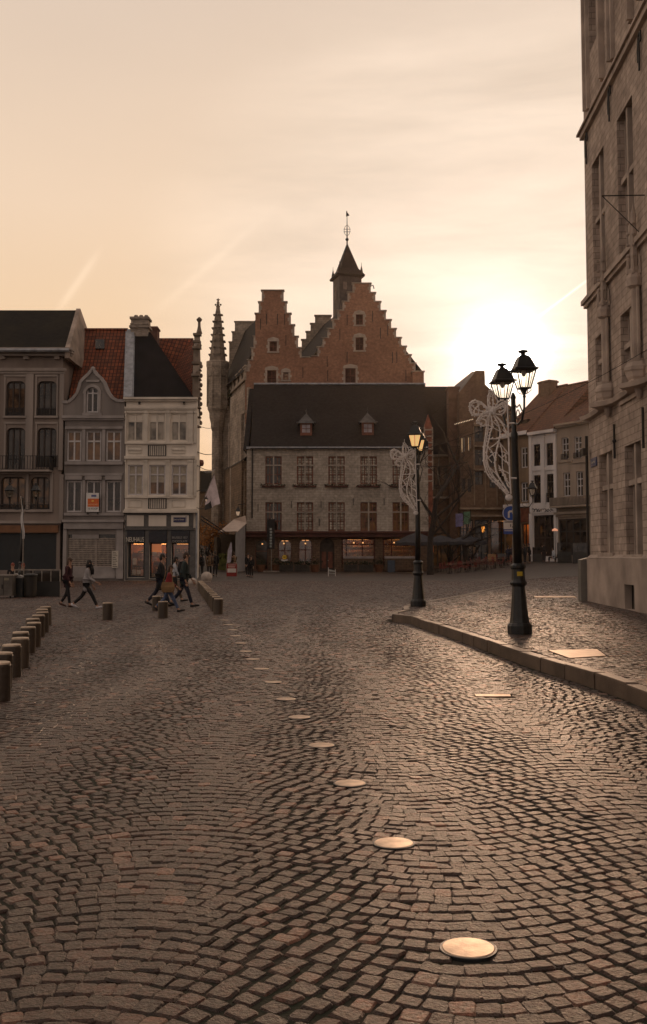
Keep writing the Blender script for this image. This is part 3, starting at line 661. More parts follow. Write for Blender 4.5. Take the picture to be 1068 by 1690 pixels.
# gable
gp = [(104, 686), (104, 664), (114, 664), (121, 658), (128, 650), (131.5, 640), (134, 631), (140, 624), (147, 618), (151, 612.5), (153.5, 611), (156, 612.5), (160, 618), (167, 624), (173, 632), (176.5, 641), (180, 649), (186, 657), (195, 662), (206, 662), (206, 686)]
G3 = [FL.px(*q) for q in gp]
wa = FL.rc(143, 640, 163, 681) + ('arch',)
# wall between outline and window: strips
mb = MB()
def topz(s):
    for i in range(1, len(G3)-2):
        if G3[i][0] <= s <= G3[i+1][0] and G3[i+1][0] > G3[i][0]: t = (s-G3[i][0])/(G3[i+1][0]-G3[i][0]); return G3[i][1]*(1-t)+G3[i+1][1]*t
    return G3[1][1]
cuts = sorted(set([g[0] for g in G3] + [wa[0] + (wa[1]-wa[0])*(1-math.cos(math.pi*k/10))/2 for k in range(11)]))
for i in range(len(cuts)-1):
    a, b = cuts[i], cuts[i+1]
    if b-a < 1e-5: continue
    ta, tb = topz(a+1e-5), topz(b-1e-5)
    if wa[0]-1e-6 <= a and b <= wa[1]+1e-6:
        w_ = wa[1]-wa[0]; f = lambda s: wa[3]-w_/2 + math.sqrt(max(0, (w_/2)**2 - (s-(wa[0]+wa[1])/2)**2))
        mb.poly([FL.pt(a, f(a), .1), FL.pt(b, f(b), .1), FL.pt(b, tb, .1), FL.pt(a, ta, .1)]); mb.poly([FL.pt(a, f(a), .1), FL.pt(b, f(b), .1), FL.pt(b, f(b), -.15), FL.pt(a, f(a), -.15)])
        mb.poly([FL.pt(a, ze, .1), FL.pt(b, ze, .1), FL.pt(b, wa[2], .1), FL.pt(a, wa[2], .1)])
    else: mb.poly([FL.pt(a, ze, .1), FL.pt(b, ze, .1), FL.pt(b, tb, .1), FL.pt(a, ta, .1)])
    mb.poly([FL.pt(a, ta, .1), FL.pt(b, tb, .1), FL.pt(b, tb, -.3), FL.pt(a, ta, -.3)])
for s in (wa[0], wa[1]): mb.poly([FL.pt(s, wa[2], .1), FL.pt(s, wa[3]-.4, .1), FL.pt(s, wa[3]-.4, -.15), FL.pt(s, wa[2], -.15)])
mb.prism([FL.pt(g[0], g[1], -.16) for g in G3], (0, .16, 0))
gb = mb.build('scroll_gable', M_GREY, b2)
mb = MB(); path = G3[1:-1]
for i in range(len(path)-1):
    p, q = path[i], path[i+1]; d = Vector((q[0]-p[0], q[1]-p[1])); nn = Vector((-d.y, d.x)).normalized()*.10
    mb.prism([FL.pt(p[0]-nn.x*.9, p[1]-nn.y*.9, -.2), FL.pt(q[0]-nn.x*.9, q[1]-nn.y*.9, -.2), FL.pt(q[0]+nn.x, q[1]+nn.y, -.2), FL.pt(p[0]+nn.x, p[1]+nn.y, -.2)], (0, -.4, 0))
c_ = FL.px(153.5, 609); mb.ball(FL.pt(c_[0], c_[1], 0), .16)
a = FL.rc(139, 646, 142.5, 684); mb.fb(FL, *a, .05, .17); a = FL.rc(163.5, 646, 167, 684); mb.fb(FL, *a, .05, .17); a = FL.rc(137, 682, 169, 686); mb.fb(FL, *a, .05, .2)
cx, cz, w_ = (wa[0]+wa[1])/2, wa[3]-(wa[1]-wa[0])/2, (wa[1]-wa[0])/2
for k in range(10):
    a0, a1 = math.pi*k/10, math.pi*(k+1)/10; ri, ro = w_+.02, w_+.2
    mb.prism([FL.pt(cx+ri*math.cos(a0), cz+ri*math.sin(a0), .05), FL.pt(cx+ro*math.cos(a0), cz+ro*math.sin(a0), .05), FL.pt(cx+ro*math.cos(a1), cz+ro*math.sin(a1), .05), FL.pt(cx+ri*math.cos(a1), cz+ri*math.sin(a1), .05)], (0, -.12, 0))
a = FL.rc(143, 628, 165, 631); mb.fb(FL, *a, .05, .18)
mb.build('gable_trim', M_GREY_L, gb)
window(FL, b2, wa[:4], M_WHITEF, MT['glass_dark'], (.5,), (.78,), t=.09, dep=.06)
# roof of house 2
rz = P(150, 545, 70).z; xa = T0+.05; xb = P(211, 545, 70).x
mb = MB(); mb.add([(xa, 65.1, ze-.1), (T1, 65.1, ze-.1), (xb, 70, rz), (xa-.4, 70, rz), (xb-.6, 76, ze), (xa-1.3, 76, ze)], [(0, 1, 2, 3), (3, 2, 4, 5)])
rf = mb.build('roof', M_REDTILE, b2)
mb = MB(); k0 = .42
def on2(px, py):   # point on the tile slope
    d = ray(px, py); n = Vector((0, -(rz-ze+.1), 4.9)); q = Vector((0, 65.1, ze-.1)); t = (q-Vector((0, 0, CAMZ))).dot(n)/d.dot(n); return Vector((0, 0, CAMZ)) + d*t
q = [on2(158, 577), on2(173, 577), on2(173, 562), on2(158, 562)]; mb.prism(q, (0, -.12, .06)); mb.build('skylight', MT['glass_dark'], rf)
mb = MB(); mb.tube([(xa-.4, 70, rz+.03), (xb, 70, rz+.03)], .12, 6); mb.build('ridge', M_REDTILE, rf)
# shop window behind a lattice shutter
a = shopw
g = MB(); g.poly([FL.pt(a[0], a[2], -.2), FL.pt(a[1], a[2], -.2), FL.pt(a[1], a[3], -.2), FL.pt(a[0], a[3], -.2)]); sw = g.build('shop_window', MT['glass_dark'], b2)
mb = MB(); nx_ = 36
for k in range(nx_+1):
    x = a[0] + (a[1]-a[0])*k/nx_; mb.fb(FL, x-.014, x+.014, a[2], a[3]-.25, -.06, -.045)
for k in range(22):
    z = a[2] + (a[3]-.25-a[2])*k/21; mb.fb(FL, a[0], a[1], z-.018, z+.018, -.075, -.062)
mb.build('security_grille', plain('grille_metal', (.40, .33, .27), .5, .2, 4, 0), sw, uv=False)
mb = MB(); q = FL.rc(112, 935, 190, 953); mb.fb(FL, q[0], q[1], q[2], q[3], -.17, -.02); q = FL.rc(155, 951, 190, 954.5); mb.fb(FL, q[0], q[1], q[2], q[3], 0, .12); q = FL.rc(156.5, 890, 160, 952); mb.fb(FL, q[0], q[1], q[2], q[3], -.14, -.08); mb.build('shop_base', M_GREY_L, sw)
q = FL.rc(185.5, 909, 196, 937)
nb = MB(); nb.fb(FL, q[0], q[1], q[2], q[3], .125, .15); no = nb.build('notice_board', plain('paper', (.55, .50, .42), .8, .1, 6, 0), b2, uv=False)
nb = MB()
for k in range(9): z = q[2] + (q[3]-q[2])*(k+.6)/9.6; nb.fb(FL, q[0]+.05, q[1]-.06-.05*(k % 3), z, z+.035, .15, .156)
nb.build('printed_lines', MT['black_iron'], no, uv=False)
# realtor board
rb = thing('realtor_board', 'white and orange realtor board fixed before the grey house window', 'sign', FL.pt(FL.px(154, 830)[0], FL.px(154, 845)[1], .3), )
q = FL.rc(144, 814, 165, 845); mb = MB(); mb.fb(FL, q[0], q[1], q[2], q[3], .27, .31); bo = mb.build('board', plain('sign_white', (.62, .60, .57), .6, .08, 5, 0), rb, uv=False)
hq = q[3]-q[2]; M_ORANGE = plain('sign_orange', (.62, .13, .025), .6, .1, 5, 0); mb = MB(); mb.fb(FL, q[0]+.1, q[1], q[2]+.27*hq, q[2]+.70*hq, .312, .318); mb.build('orange_panel', M_ORANGE, rb, uv=False)
mb = MB(); mb.fb(FL, q[0]+.05, q[0]+.1, q[2]-.15, q[2], .05, .29); mb.fb(FL, q[1]-.1, q[1]-.05, q[2]-.15, q[2], .05, .29); mb.build('bracket', MT['black_iron'], rb, uv=False)
cx = (q[0]+q[1])/2
mb = MB(); mb.ball(FL.pt(cx+.02, q[2]+.57*hq, .32), (.09, .012, .06)); mb.build('emblem', plain('sign_yellow', (.8, .45, .1), .6, .1, 5, 0), rb, uv=False)
lettering('VASTGOED', FL, rb, cx+.03, q[2]+.38*hq, .13, plain('sign_text_pale', (.75, .5, .3), .6, 0, 5, 0), .322, ext=.002)
lettering('TE KOOP', FL, rb, cx+.02, q[2]+.16*hq, .15, MT['black_iron'], .314, ext=.002); mb = MB(); mb.fb(FL, cx-.08, cx+.24, q[2]+.79*hq, q[2]+.9*hq, .312, .316); mb.build('logo_bar', plain('sign_blue', (.10, .12, .25), .6, .1, 5, 0), rb, uv=False)
# ============================================================ BUILDING 3: cream house with the chocolate shop
b3 = thing('corner_shop_house', 'cream stucco corner house with black half roof and chocolate shop below', 'building', (-10.5, 65, 0))
U0 = FL.px(206.5, 800)[0]; U1 = FL.px(324.5, 800)[0]; zc = FL.px(265, 657)[1]
v1 = rr(FL, [(209, 681, 237, 728), (245, 681, 272.5, 728), (281.5, 681, 309, 728)]); v2 = rr(FL, [(211, 767, 236, 817), (246, 767, 273, 817), (283, 767, 309, 817)])
v3 = rr(FL, [(211, 895, 239, 953), (247, 895, 276, 955), (283, 895, 313, 955)])
mb = MB(); wall(mb, FL, U0, U1, 0, zc, v1+v2+v3, .2); shell(mb, FL, U0, U1, 0, zc, 11, skew=-1.15)
mb.build('wall', M_CREAM, b3)
for i, h in enumerate(v1): window(FL, b3, h, M_CREAM_D, MT['glass_curtain'], (.5,), (.70,), t=.1, bar=.05, curtain=(.70, 1, M_CREAM))
for i, h in enumerate(v2): window(FL, b3, h, M_WHITEF, MT['glass_warm'] if i else MT['glass_curtain'], (.5,), (.68,), t=.09, bar=.05, curtain=((.42, .97, M_BLIND) if i else (.02, .97, M_BLIND)))
M_SHOPF = plain('shopfront_grey', (.10, .095, .09), .6, .15, 5, .05, 20)
for i, h in enumerate(v3): window(FL, b3, h, M_SHUT, M_PANE, (.12,) if i == 0 else (), (), t=.1, name='shop_window'); interior(FL, b3, h, 2.0, (10, 14, 4)[i], i, (1, .40, .12))
mb = MB()
trim(FL, 205, 656.5, 326.5, 660, .35); trim(FL, 206, 660.2, 325, 663, .2); trim(FL, 206, 671.5, 325, 675, .14); trim(FL, 206, 675.2, 325, 677.5, .07)
for a, b in ((206.5, 208.5), (238, 244), (274, 280.5), (310, 319), (320.5, 325)):
    trim(FL, a, 678, b, 731, .08); trim(FL, a, 758.5, b, 819, .08); trim(FL, a-.3, 678.5, b+.3, 682, .13); trim(FL, a-.3, 759, b+.3, 762.5, .13)
trim(FL, 206.5, 730.5, 320, 733, .14); trim(FL, 206, 753, 322, 757.5, .2); trim(FL, 206.5, 819.5, 320, 822, .14); trim(FL, 205, 843, 327, 846.5, .45); trim(FL, 206, 840, 325, 842.8, .25)
for x0, x1, y in ((212, 234, 736), (284, 306, 736), (212, 234, 825), (284, 306, 825)):
    trim(FL, x0, y, x1, y+1.2, .05); trim(FL, x0, y+11, x1, y+12.2, .05); trim(FL, x0, y+1.3, x0+1.2, y+10.9, .05); trim(FL, x1-1.2, y+1.3, x1, y+10.9, .05)
for x in (214, 221, 228, 286, 293, 300): p = FL.px(x+2, 742); mb.ball(FL.pt(p[0], p[1], .03), (.2, .05, .09))
mb.build('stone_trim', M_CREAM_D, b3)
mb = MB(); trim(FL, 207, 847, 319, 871, .10); trim(FL, 206.5, 871.2, 322, 874.5, .25)
for a, b in ((206.5, 210.5), (239.5, 246.5), (276.5, 282.5), (313.5, 324.5)): trim(FL, a, 875, b, 957, .14)
trim(FL, 210.6, 953.5, 239.3, 957, .1); trim(FL, 246.8, 955.5, 313, 957.5, .1)
mb.build('shopfront', M_SHOPF, b3)
mb = MB()
for a, b in ((210, 238), (246, 275), (283, 312)): trim(FL, a, 850.5, b, 868.5, .13)
mb.build('panel_band', M_CREAM, b3)
mb = MB()
for a, b in ((210.8, 239.2), (246.8, 276.2), (282.8, 313.2)): trim(FL, a, 875, b, 895.5, .2)
mb.build('shop_fascia', plain('navy_fascia', (.022, .024, .032), .6, .15, 5, 0), b3)
M_LET = plain('letter_cream', (.60, .55, .46), .5, .05, 5, 0)
q = FL.rc(207.5, 886, 240.5, 895.5); lettering('NEUHAUS', FL, b3, (q[0]+q[1])/2, (q[2]+q[3])/2, .42, M_LET, .22, sx=.60)
q = FL.rc(283, 886, 312, 890); M_LETG = plain('letter_grey', (.30, .28, .26), .5, .05, 5, 0)
lettering('BRUSSELS 1857', FL, b3, (q[0]+q[1])/2, (q[2]+q[3])/2+.02, .19, M_LETG, .22, sx=.8); lettering('CHOCOLATE', FL, b3, (q[0]+q[1])/2, q[2]-.14, .2, M_LETG, .22, sx=.8)
# goods in the shop windows
gm = [plain('boxes_pink', (.55, .28, .20), .7, .2, 6, 0), plain('boxes_white', (.6, .5, .42), .7, .2, 6, 0), lamp_mat('shop_lit_panel', (1, .26, .03), .22)]
for nm, mt_, lst in (('lit_panel', gm[2], [(248, 897, 264, 911)]), ('display_boxes', gm[1], [(216, 940, 222, 949), (223.5, 941, 230, 948), (217, 921, 223, 932), (249, 911, 256, 917)]), ('pink_boxes', gm[0], [(230.5, 940, 237, 951), (232, 914, 237, 925), (258, 912, 265, 918), (249, 918, 257, 926), (286, 920, 292, 926), (296, 925, 306, 931), (262, 935, 272, 940)])):
    mb = MB()
    for q in lst: a = FL.rc(*q); mb.fb(FL, *a, -.62, -.45)
    mb.build(nm, mt_, b3, uv=False)
for x0, x1, y0, y1 in ((245.5, 274, 735, 753), (246, 274.5, 822.5, 840)): a = FL.rc(x0, y0, x1, y1); railing(FL, b3, a[0], a[1], a[2], a[3], .22, 8, sides=True)
mb = MB()
for x in (230.5, 304): q = FL.rc(x-1.5, 663.5, x+1.5, 667.5); mb.fb(FL, *q, .0, .16)
mb.build('wall_socket', MT['black_iron'], b3, uv=False)
sg = FL.rc(287, 854, 307, 862); st_ = thing('street_name_plate', 'dark blue street name plate on the cream band above the chocolate shop', 'sign', FL.pt(sg[0], sg[2], .14))
mb = MB(); mb.fb(FL, *sg, .14, .18); M_NAVY = plain('enamel_navy', (.015, .018, .085), .4, .1, 5, 0); mb.build('plate', M_NAVY, st_, uv=False); mb = MB(); mb.fb(FL, sg[1]-.02, sg[1]+.10, sg[2]+.02, sg[3]+.1, .12, .139); mb.build('bracket', M_WHITEF, st_, uv=False)
lettering('IJzerenleen', FL, st_, (sg[0]+sg[1])/2-.06, (sg[2]+sg[3])/2+.02, .16, M_LET, .185, ext=.002)
# roof: black hipped half roof, red roof behind, chimneys
R3z = P(235, 548, 69.5).z; xl0 = P(218, 656, 65).x; xl1 = P(222, 548, 69.5).x; xr1 = P(248, 548, 69.5).x; xr0 = P(314, 656, 65).x
mb = MB(); mb.add([(xl0-.5, 65.05, zc+.02), (xr0+.25, 65.05, zc+.02), (xr1, 69.5, R3z), (xl1-.3, 69.5, R3z), (xr0-.4, 70.5, zc+.02), (xl0-1, 74, zc+.02)], [(0, 1, 2, 3), (1, 4, 2), (2, 4, 5, 3), (0, 3, 5)])
rf = mb.build('roof', plain('bitumen_roof', (.014, .013, .014), .85, .25, 1.2, .15, 12, spec=.12, streak=True), b3)
mb = MB(); mb.add([(xl0-.55, 65.0, zc), (xl0+.1, 65.0, zc), (xl1+.05, 69.45, R3z+.05), (xl1-.6, 69.45, R3z+.05)], [(0, 1, 2, 3)]); mb.prism([(xl0-.55, 65.0, zc+.06), (xl0+.0, 65.0, zc+.06), (xl1+.0, 69.4, R3z+.1), (xl1-.5, 69.4, R3z+.1)], (0, 0, .08)); mb.build('verge_flashing', M_ZINC, rf)
zr = P(290, 558, 73).z; ex0, ex1 = P(258, 600, 73).x, P(319, 600, 73).x
ye = 70.2; mb = MB(); mb.add([(xl0, ye, zc), (U1-.55, 66.2, zc-.02), (ex1, 73, zr), (ex0-1.5, 73, zr), (U1-1.2, 77, zc), (xl0, 77, zc)], [(0, 1, 2, 3), (3, 2, 4, 5)]); mb.build('tile_roof', M_REDTILE, b3)
M_CHIM = bricky('chimney_brick', (.34, .28, .22), (.22, .17, .13), (.25, .22, .2), .22, .08, .012, .9, .4, .4)
mb = MB(); a0, a1 = P(218, 540, 69.6), P(246, 540, 69.6); zt0, zb0 = P(230, 525, 69.6).z, P(230, 549, 69.6).z
mb.box(a0.x, a1.x, 69.2, 70.2, zb0-1.5, zt0-.15); mb.box(a0.x-.08, a1.x+.08, 69.1, 70.3, zt0-.15, zt0); mb.box(a0.x-.1, a1.x+.1, 69.05, 70.35, zb0+.25, zb0+.4); mb.box(a0.x-.05, a1.x+.05, 69.12, 70.28, zt0-.55, zt0-.45)
for k in range(3): mb.lathe([(.13, 0), (.15, .12), (.12, .22)], (a0.x+.25+k*.35, 69.7, zt0), 8)
mb.build('chimney', M_CHIM, rf)
mb = MB(); a0, a1 = P(250, 540, 72), P(262, 540, 72); zt0 = P(255, 541, 72).z; mb.box(a0.x, a1.x, 71.5, 72.4, zr-2.5, zt0); mb.box(a0.x-.06, a1.x+.06, 71.45, 72.45, zt0-.2, zt0-.08); mb.build('chimney', bricky('chimney_red', (.2, .07, .04), (.14, .05, .03), (.12, .1, .09), .22, .08), rf)
# sculpted side gable seen on edge
mb = MB(); sk = lambda y: U1 - 1.15*(y-65)/11
prof = [(65.2, zc), (65.2, P(325, 620, 65.2).z), (66.5, P(325, 600, 66.5).z), (66.8, P(322, 575, 66.8).z), (68.6, P(322, 565, 68.6).z), (69.2, P(321, 553, 69.2).z), (70.6, P(321, 553, 70.6).z), (71, P(322, 575, 71).z), (73.6, P(322, 600, 73.6).z), (75, zc)]
mb.prism([(sk(y)-.32, y, z) for y, z in prof], (.38, 0, 0))
for y, z in prof[1:-1]: mb.box(sk(y)-.38, sk(y)+.13, y-.25, y+.25, z-.05, z+.10)
for y, z in prof[1:-1:2]: mb.ball((sk(y)+.02, y, z+.2), .15)
for k in range(7): z = zc - 1.4 + k*.62; mb.ball((sk(66.5)+.22, 66.5, z), (.10, .13, .15)); mb.box(sk(66.5)-.1, sk(66.5)+.22, 66.2, 66.8, z-.3, z-.22)
yk = 69.9; zk = P(321, 553, yk).z; mb.lathe([(.22, .1), (.16, .3), (.10, .6), (.09, .9), (.17, 1.0), (.2, 1.1), (.05, 1.25)], (sk(yk), yk, zk), 8)
mb.build('side_gable', plain('weathered_stone', (.20, .155, .12), .9, .3, 1.5, .5, 12), b3)
mb = MB(); mb.tube([(U1+.04, 64.9, 0), (U1+.04, 64.9, P(324, 846, 64.9).z)], .07, 6); mb.build('drainpipe', M_ZINC, b3)
# wall lantern, flag on the corner
def lantern_mesh(par, c, s=1.0, lit=True, mats=None):
    """octagon-free classical four-sided lantern; c = bottom of glass"""
    c = Vector(c); fm = MT['dark_metal']; hb, ht, H = .105*s, .195*s, .36*s
    mb = MB()
    for sx, sy in ((1, 1), (1, -1), (-1, -1), (-1, 1)):
        mb.tube([c+Vector((sx*hb, sy*hb, 0)), c+Vector((sx*ht, sy*ht, H))], .014*s, 4)
    for h0, w, t in ((0, hb, .02), (H, ht, .03)):
        for k in range(4):
            cs, sn = [(1, 0), (0, 1), (-1, 0), (0, -1)][k]; a = Vector((cs*w-sn*w, sn*w+cs*w, h0)); b = Vector((cs*w+sn*w, sn*w-cs*w, h0)); mb.tube([c+a, c+b], t*s*.7, 4)
    for k in range(4):   # mid bar of each pane
        cs, sn = [(1, 0), (0, 1), (-1, 0), (0, -1)][k]; mb.tube([c+Vector((cs*hb, sn*hb, 0)), c+Vector((cs*ht, sn*ht, H))], .007*s, 4)
    mb.tube([c+Vector((0, 0, -.14*s)), c+Vector((0, 0, 0))], [.02*s, .075*s], 8); mb.ball(c+Vector((0, 0, -.16*s)), .035*s)
    for sx, sy in ((1, 1), (1, -1), (-1, -1), (-1, 1)): mb.tube([c+Vector((sx*hb*.95, sy*hb*.95, .0)), c+Vector((sx*hb*1.05, sy*hb*1.05, -.05*s)), c+Vector((sx*.06*s, sy*.06*s, -.10*s)), c+Vector((0, 0, -.12*s))], .009*s, 4)
    lf = mb.build('lantern_frame', fm, par, uv=False)
    mb = MB(); q = math.sqrt(2)
    mb.lathe([(ht*q*1.20, H), (ht*q*1.22, H+.02*s), (ht*q*.98, H+.05*s), (ht*q*.80, H+.14*s), (ht*q*.60, H+.24*s), (ht*q*.50, H+.27*s), (ht*q*.30, H+.30*s), (.055*s, H+.31*s), (.05*s, H+.34*s), (.095*s, H+.36*s), (.10*s, H+.39*s), (.04*s, H+.41*s)], c, 4, math.pi/4)
    mb.lathe([(.10*s, H+.365*s), (.105*s, H+.395*s), (.03*s, H+.415*s)], c, 10)
    mb.build('lantern_roof', fm, par, uv=False)
    if lit:
        mb = MB(); mb.lathe([(hb*q*.9, .01), (ht*q*.9, H-.01)], c, 4, math.pi/4); mb.build('lantern_glass', mats, par, uv=False)
    else:
        mb = MB()
        for k in range(4):
            cs, sn = [(1, 0), (0, 1), (-1, 0), (0, -1)][k]
            def v(w, h, e): return c+Vector((cs*w-sn*w*e, sn*w+cs*w*e, h))
            mb.poly([v(hb*.97, .01, -1), v(hb*.97, .01, 1), v(ht*.97, H-.01, 1), v(ht*.97, H-.01, -1)])
        mb.build('lantern_glass', mats, par, uv=False)
        mb = MB(); mb.lathe([(.03*s, H-.12*s), (.05*s, H-.06*s), (.04*s, H)], c, 8); mb.build('bulb', M_WHITEF, par, uv=False)
M_FROST = lamp_mat('lit_frosted_glass', (1, .60, .24), .62); M_FROSTD = lamp_mat('dim_frosted_glass', (.75, .55, .38), .30)
p = P(343, 832, 64.2); wl = thing('wall_lantern', 'black wall lantern on a bracket at the corner of the cream shop house', 'lantern', p)
lantern_mesh(wl, p, .85, True, M_FROSTD); mb = MB(); mb.tube([p+Vector((0, 0, .86)), p+Vector((-.3, .2, .9)), (U1+.05, 64.8, p.z+.85)], .03, 6); mb.tube([p+Vector((-.05, 0, -.15)), p+Vector((-.4, .2, -.3)), (U1+.05, 64.8, p.z-.2)], .022, 6); mb.build('bracket', MT['dark_metal'], wl, uv=False)
p0 = P(331, 836, 64.6); p1 = P(353.5, 782, 63.4); fl = thing('flag', 'white flag with dark patch hanging from a slanted pole over the street', 'flag', p0)
mb = MB(); mb.tube([p0, p1], .03, 6); mb.build('pole', MT['steel'], fl, uv=False)
mb = MB(); nu, nv = 10, 12; vs = []; p2 = p0.lerp(p1, .35)
for i in range(nu+1):
    for j in range(nv+1):
        u, v = i/nu, j/nv; tp = p1.lerp(p2, u); drop = Vector((.30*(1-u)*v+.05*v, -.1*v, -(1.85-.9*u)*v)); fold = .09*math.sin(u*9+v*2)*v
        vs.append(tp + drop + Vector((fold*.6, fold, 0)))
fs = [(i*(nv+1)+j, (i+1)*(nv+1)+j, (i+1)*(nv+1)+j+1, i*(nv+1)+j+1) for i in range(nu) for j in range(nv)]
mb.add(vs, fs); mb.mi = [1 if (i >= 6 and j >= 8) else 0 for i in range(nu) for j in range(nv)]
mb.build('cloth', [plain('flag_cloth', (.60, .50, .50), .9, .12, 4, 0), MT['black_iron']], fl, smooth=True, uv=False)
# ============================================================ CAFE: long stone house, slate roof
FC = Frame(0, 100, 1, 0)
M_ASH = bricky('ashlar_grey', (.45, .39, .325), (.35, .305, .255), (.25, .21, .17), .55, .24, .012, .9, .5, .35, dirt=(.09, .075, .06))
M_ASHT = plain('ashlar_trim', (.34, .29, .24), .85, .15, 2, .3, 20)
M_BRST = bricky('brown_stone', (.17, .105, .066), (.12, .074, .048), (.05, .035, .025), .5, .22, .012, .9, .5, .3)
M_RUST = plain('red_window_wood', (.16, .052, .028), .6, .25, 3, .1, 20)
M_DRED = plain('dark_red_board', (.075, .018, .010), .6, .2, 2, .1, 10)
cafe = thing('cafe_building', 'long stone cafe house with dark slate roof, two pointed dormers and cross windows', 'building', (1.5, 100, 0))
C0 = FC.px(407, 840)[0]; C1 = FC.px(707, 840)[0]; zE = FC.px(560, 741)[1]; zG = FC.px(560, 886)[1]
cols = [(438, 465), (490, 517), (542, 569), (595, 622), (648, 675)]
ra = [FC.rc(a, 753, b, 799.5) for a, b in cols]; rb_ = [FC.rc(a, 829, b, 876.5) for a, b in cols]
op = [FC.rc(421, 891, 442, 940) + ('arch',), FC.rc(459, 891, 481, 938) + ('arch',), FC.rc(493, 890, 515, 936) + ('arch',), FC.rc(528, 888.5, 552, 943) + ('arch',), FC.rc(564, 888.5, 619, 938), FC.rc(632, 888.5, 687, 938)]
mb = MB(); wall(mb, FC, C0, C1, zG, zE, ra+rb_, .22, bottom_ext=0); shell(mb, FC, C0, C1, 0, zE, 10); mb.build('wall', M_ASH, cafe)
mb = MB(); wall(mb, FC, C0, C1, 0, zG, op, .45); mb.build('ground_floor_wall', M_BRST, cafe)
# openings reach the rooms behind
for i, h in enumerate(ra):
    w = window(FC, cafe, h, M_RUST, MT['leaded'] if i else MT['glass_dark'], (.27, .5, .73), (.35, .69), t=.12, dep=.17, bar=.04)
    mb = MB(); cx = (h[0]+h[1])/2; zt_ = h[2]+(h[3]-h[2])*.68; mb.fb(FC, cx-.07, cx+.07, h[2], h[3], -.12, -.02); mb.fb(FC, h[0], h[1], zt_-.06, zt_+.06, -.118, -.022); mb.build('stone_cross', M_ASHT, w, uv=False)
for i, h in enumerate(rb_):
    w = window(FC, cafe, h, M_RUST, MT['glass_warm'] if i == 4 else (MT['leaded'] if i in (1, 2) else MT['glass_dark'] if i == 0 else MT['glass_warm']), (.27, .5, .73), (.35, .69), t=.12, dep=.17, bar=.04)
    mb = MB(); cx = (h[0]+h[1])/2; zt_ = h[2]+(h[3]-h[2])*.66; mb.fb(FC, cx-.07, cx+.07, h[2], h[3], -.12, -.02); mb.fb(FC, h[0], h[1], zt_-.06, zt_+.06, -.118, -.022); mb.build('stone_cross', M_ASHT, w, uv=False)
for i, h in enumerate(ra):
    t = thing('window_box', '%s of five plant filled window boxes on the stone cafe, counted from the street' % ['first', 'second', 'third', 'fourth', 'fifth'][i], 'window box', FC.pt((h[0]+h[1])/2, h[2]-.3, .3), 'window boxes under the upper cafe windows')
    mb = MB(); mb.fb(FC, h[0]-.3, h[1]+.3, h[2]-.27, h[2]-.12, .02, .30); mb.build('box', M_DRED, t, uv=False)
    mb = MB()
    for k in range(90):
        x = rnd.uniform(h[0]-.4, h[1]+.4); z = h[2] - rnd.uniform(-.02, .24); o = rnd.uniform(.05, .36); a = Vector((rnd.gauss(0, 1), rnd.gauss(0, 1), rnd.gauss(0, 1))).normalized()*.09; b = Vector((rnd.gauss(0, 1), rnd.gauss(0, 1), rnd.gauss(0, 1))).normalized()*.07; c = FC.pt(x, z, o); mb.poly([c-a, c+b, c+a, c-b])
    mb.build('foliage', plain('box_plants', (.035, .04, .015), .8, .4, 4, 0), t, uv=False)
mb = MB(); trim(FC, 405, 877, 709, 880.5, .75); trim(FC, 406, 880.7, 708, 886.5, .62); mb.build('fascia', M_DRED, cafe)
mb = MB(); trim(FC, 407, 737.5, 707, 741, .25); mb.build('gutter', M_ZINC, cafe)
mb = MB(); trim(FC, 415.5, 741, 417.5, 855, .12); mb.build('drainpipe', MT['black_iron'], cafe)
mb = MB()
for x, y in ((426, 838), (481, 833), (530, 833), (583, 828), (634, 828), (527, 862)): a = FC.px(x, y); mb.fb(FC, a[0]-.03, a[0]+.03, a[1]-.35, a[1]+.35, 0, .05)
mb.build('wall_anchor', MT['black_iron'], cafe)
zR = P(560, 634, 108).z; RL, RR_ = P(414, 700, 100).x, P(706, 700, 100).x
mb = MB(); mb.add([(RL, 99.6, zE-.05), (RR_, 99.6, zE-.05), (P(702, 637, 108).x, 108, zR), (P(419, 634, 108).x, 108, zR), (RR_, 116, zE), (RL, 116, zE)], [(0, 1, 2, 3), (3, 2, 4, 5), (1, 4, 2), (0, 3, 5)])
mb.prism([(C0-.35, 99.9, zE-.1), (C0-.35, 107.9, zR-.5), (C0-.35, 108.3, zR-.5), (C0-.35, 110, zE-.1)], (.5, 0, 0))
rf = mb.build('roof', M_SLATE, cafe)
mb = MB(); mb.tube([(P(419, 634, 108).x, 107.95, zR+.02), (P(702, 637, 108).x, 107.95, zR+.02)], .12, 6); mb.build('ridge', M_ZINC, rf)
sl = (zR-zE)/8.4
M_DORM = plain('dormer_lead', (.075, .068, .066), .6, .3, 2.5, .3, 14)
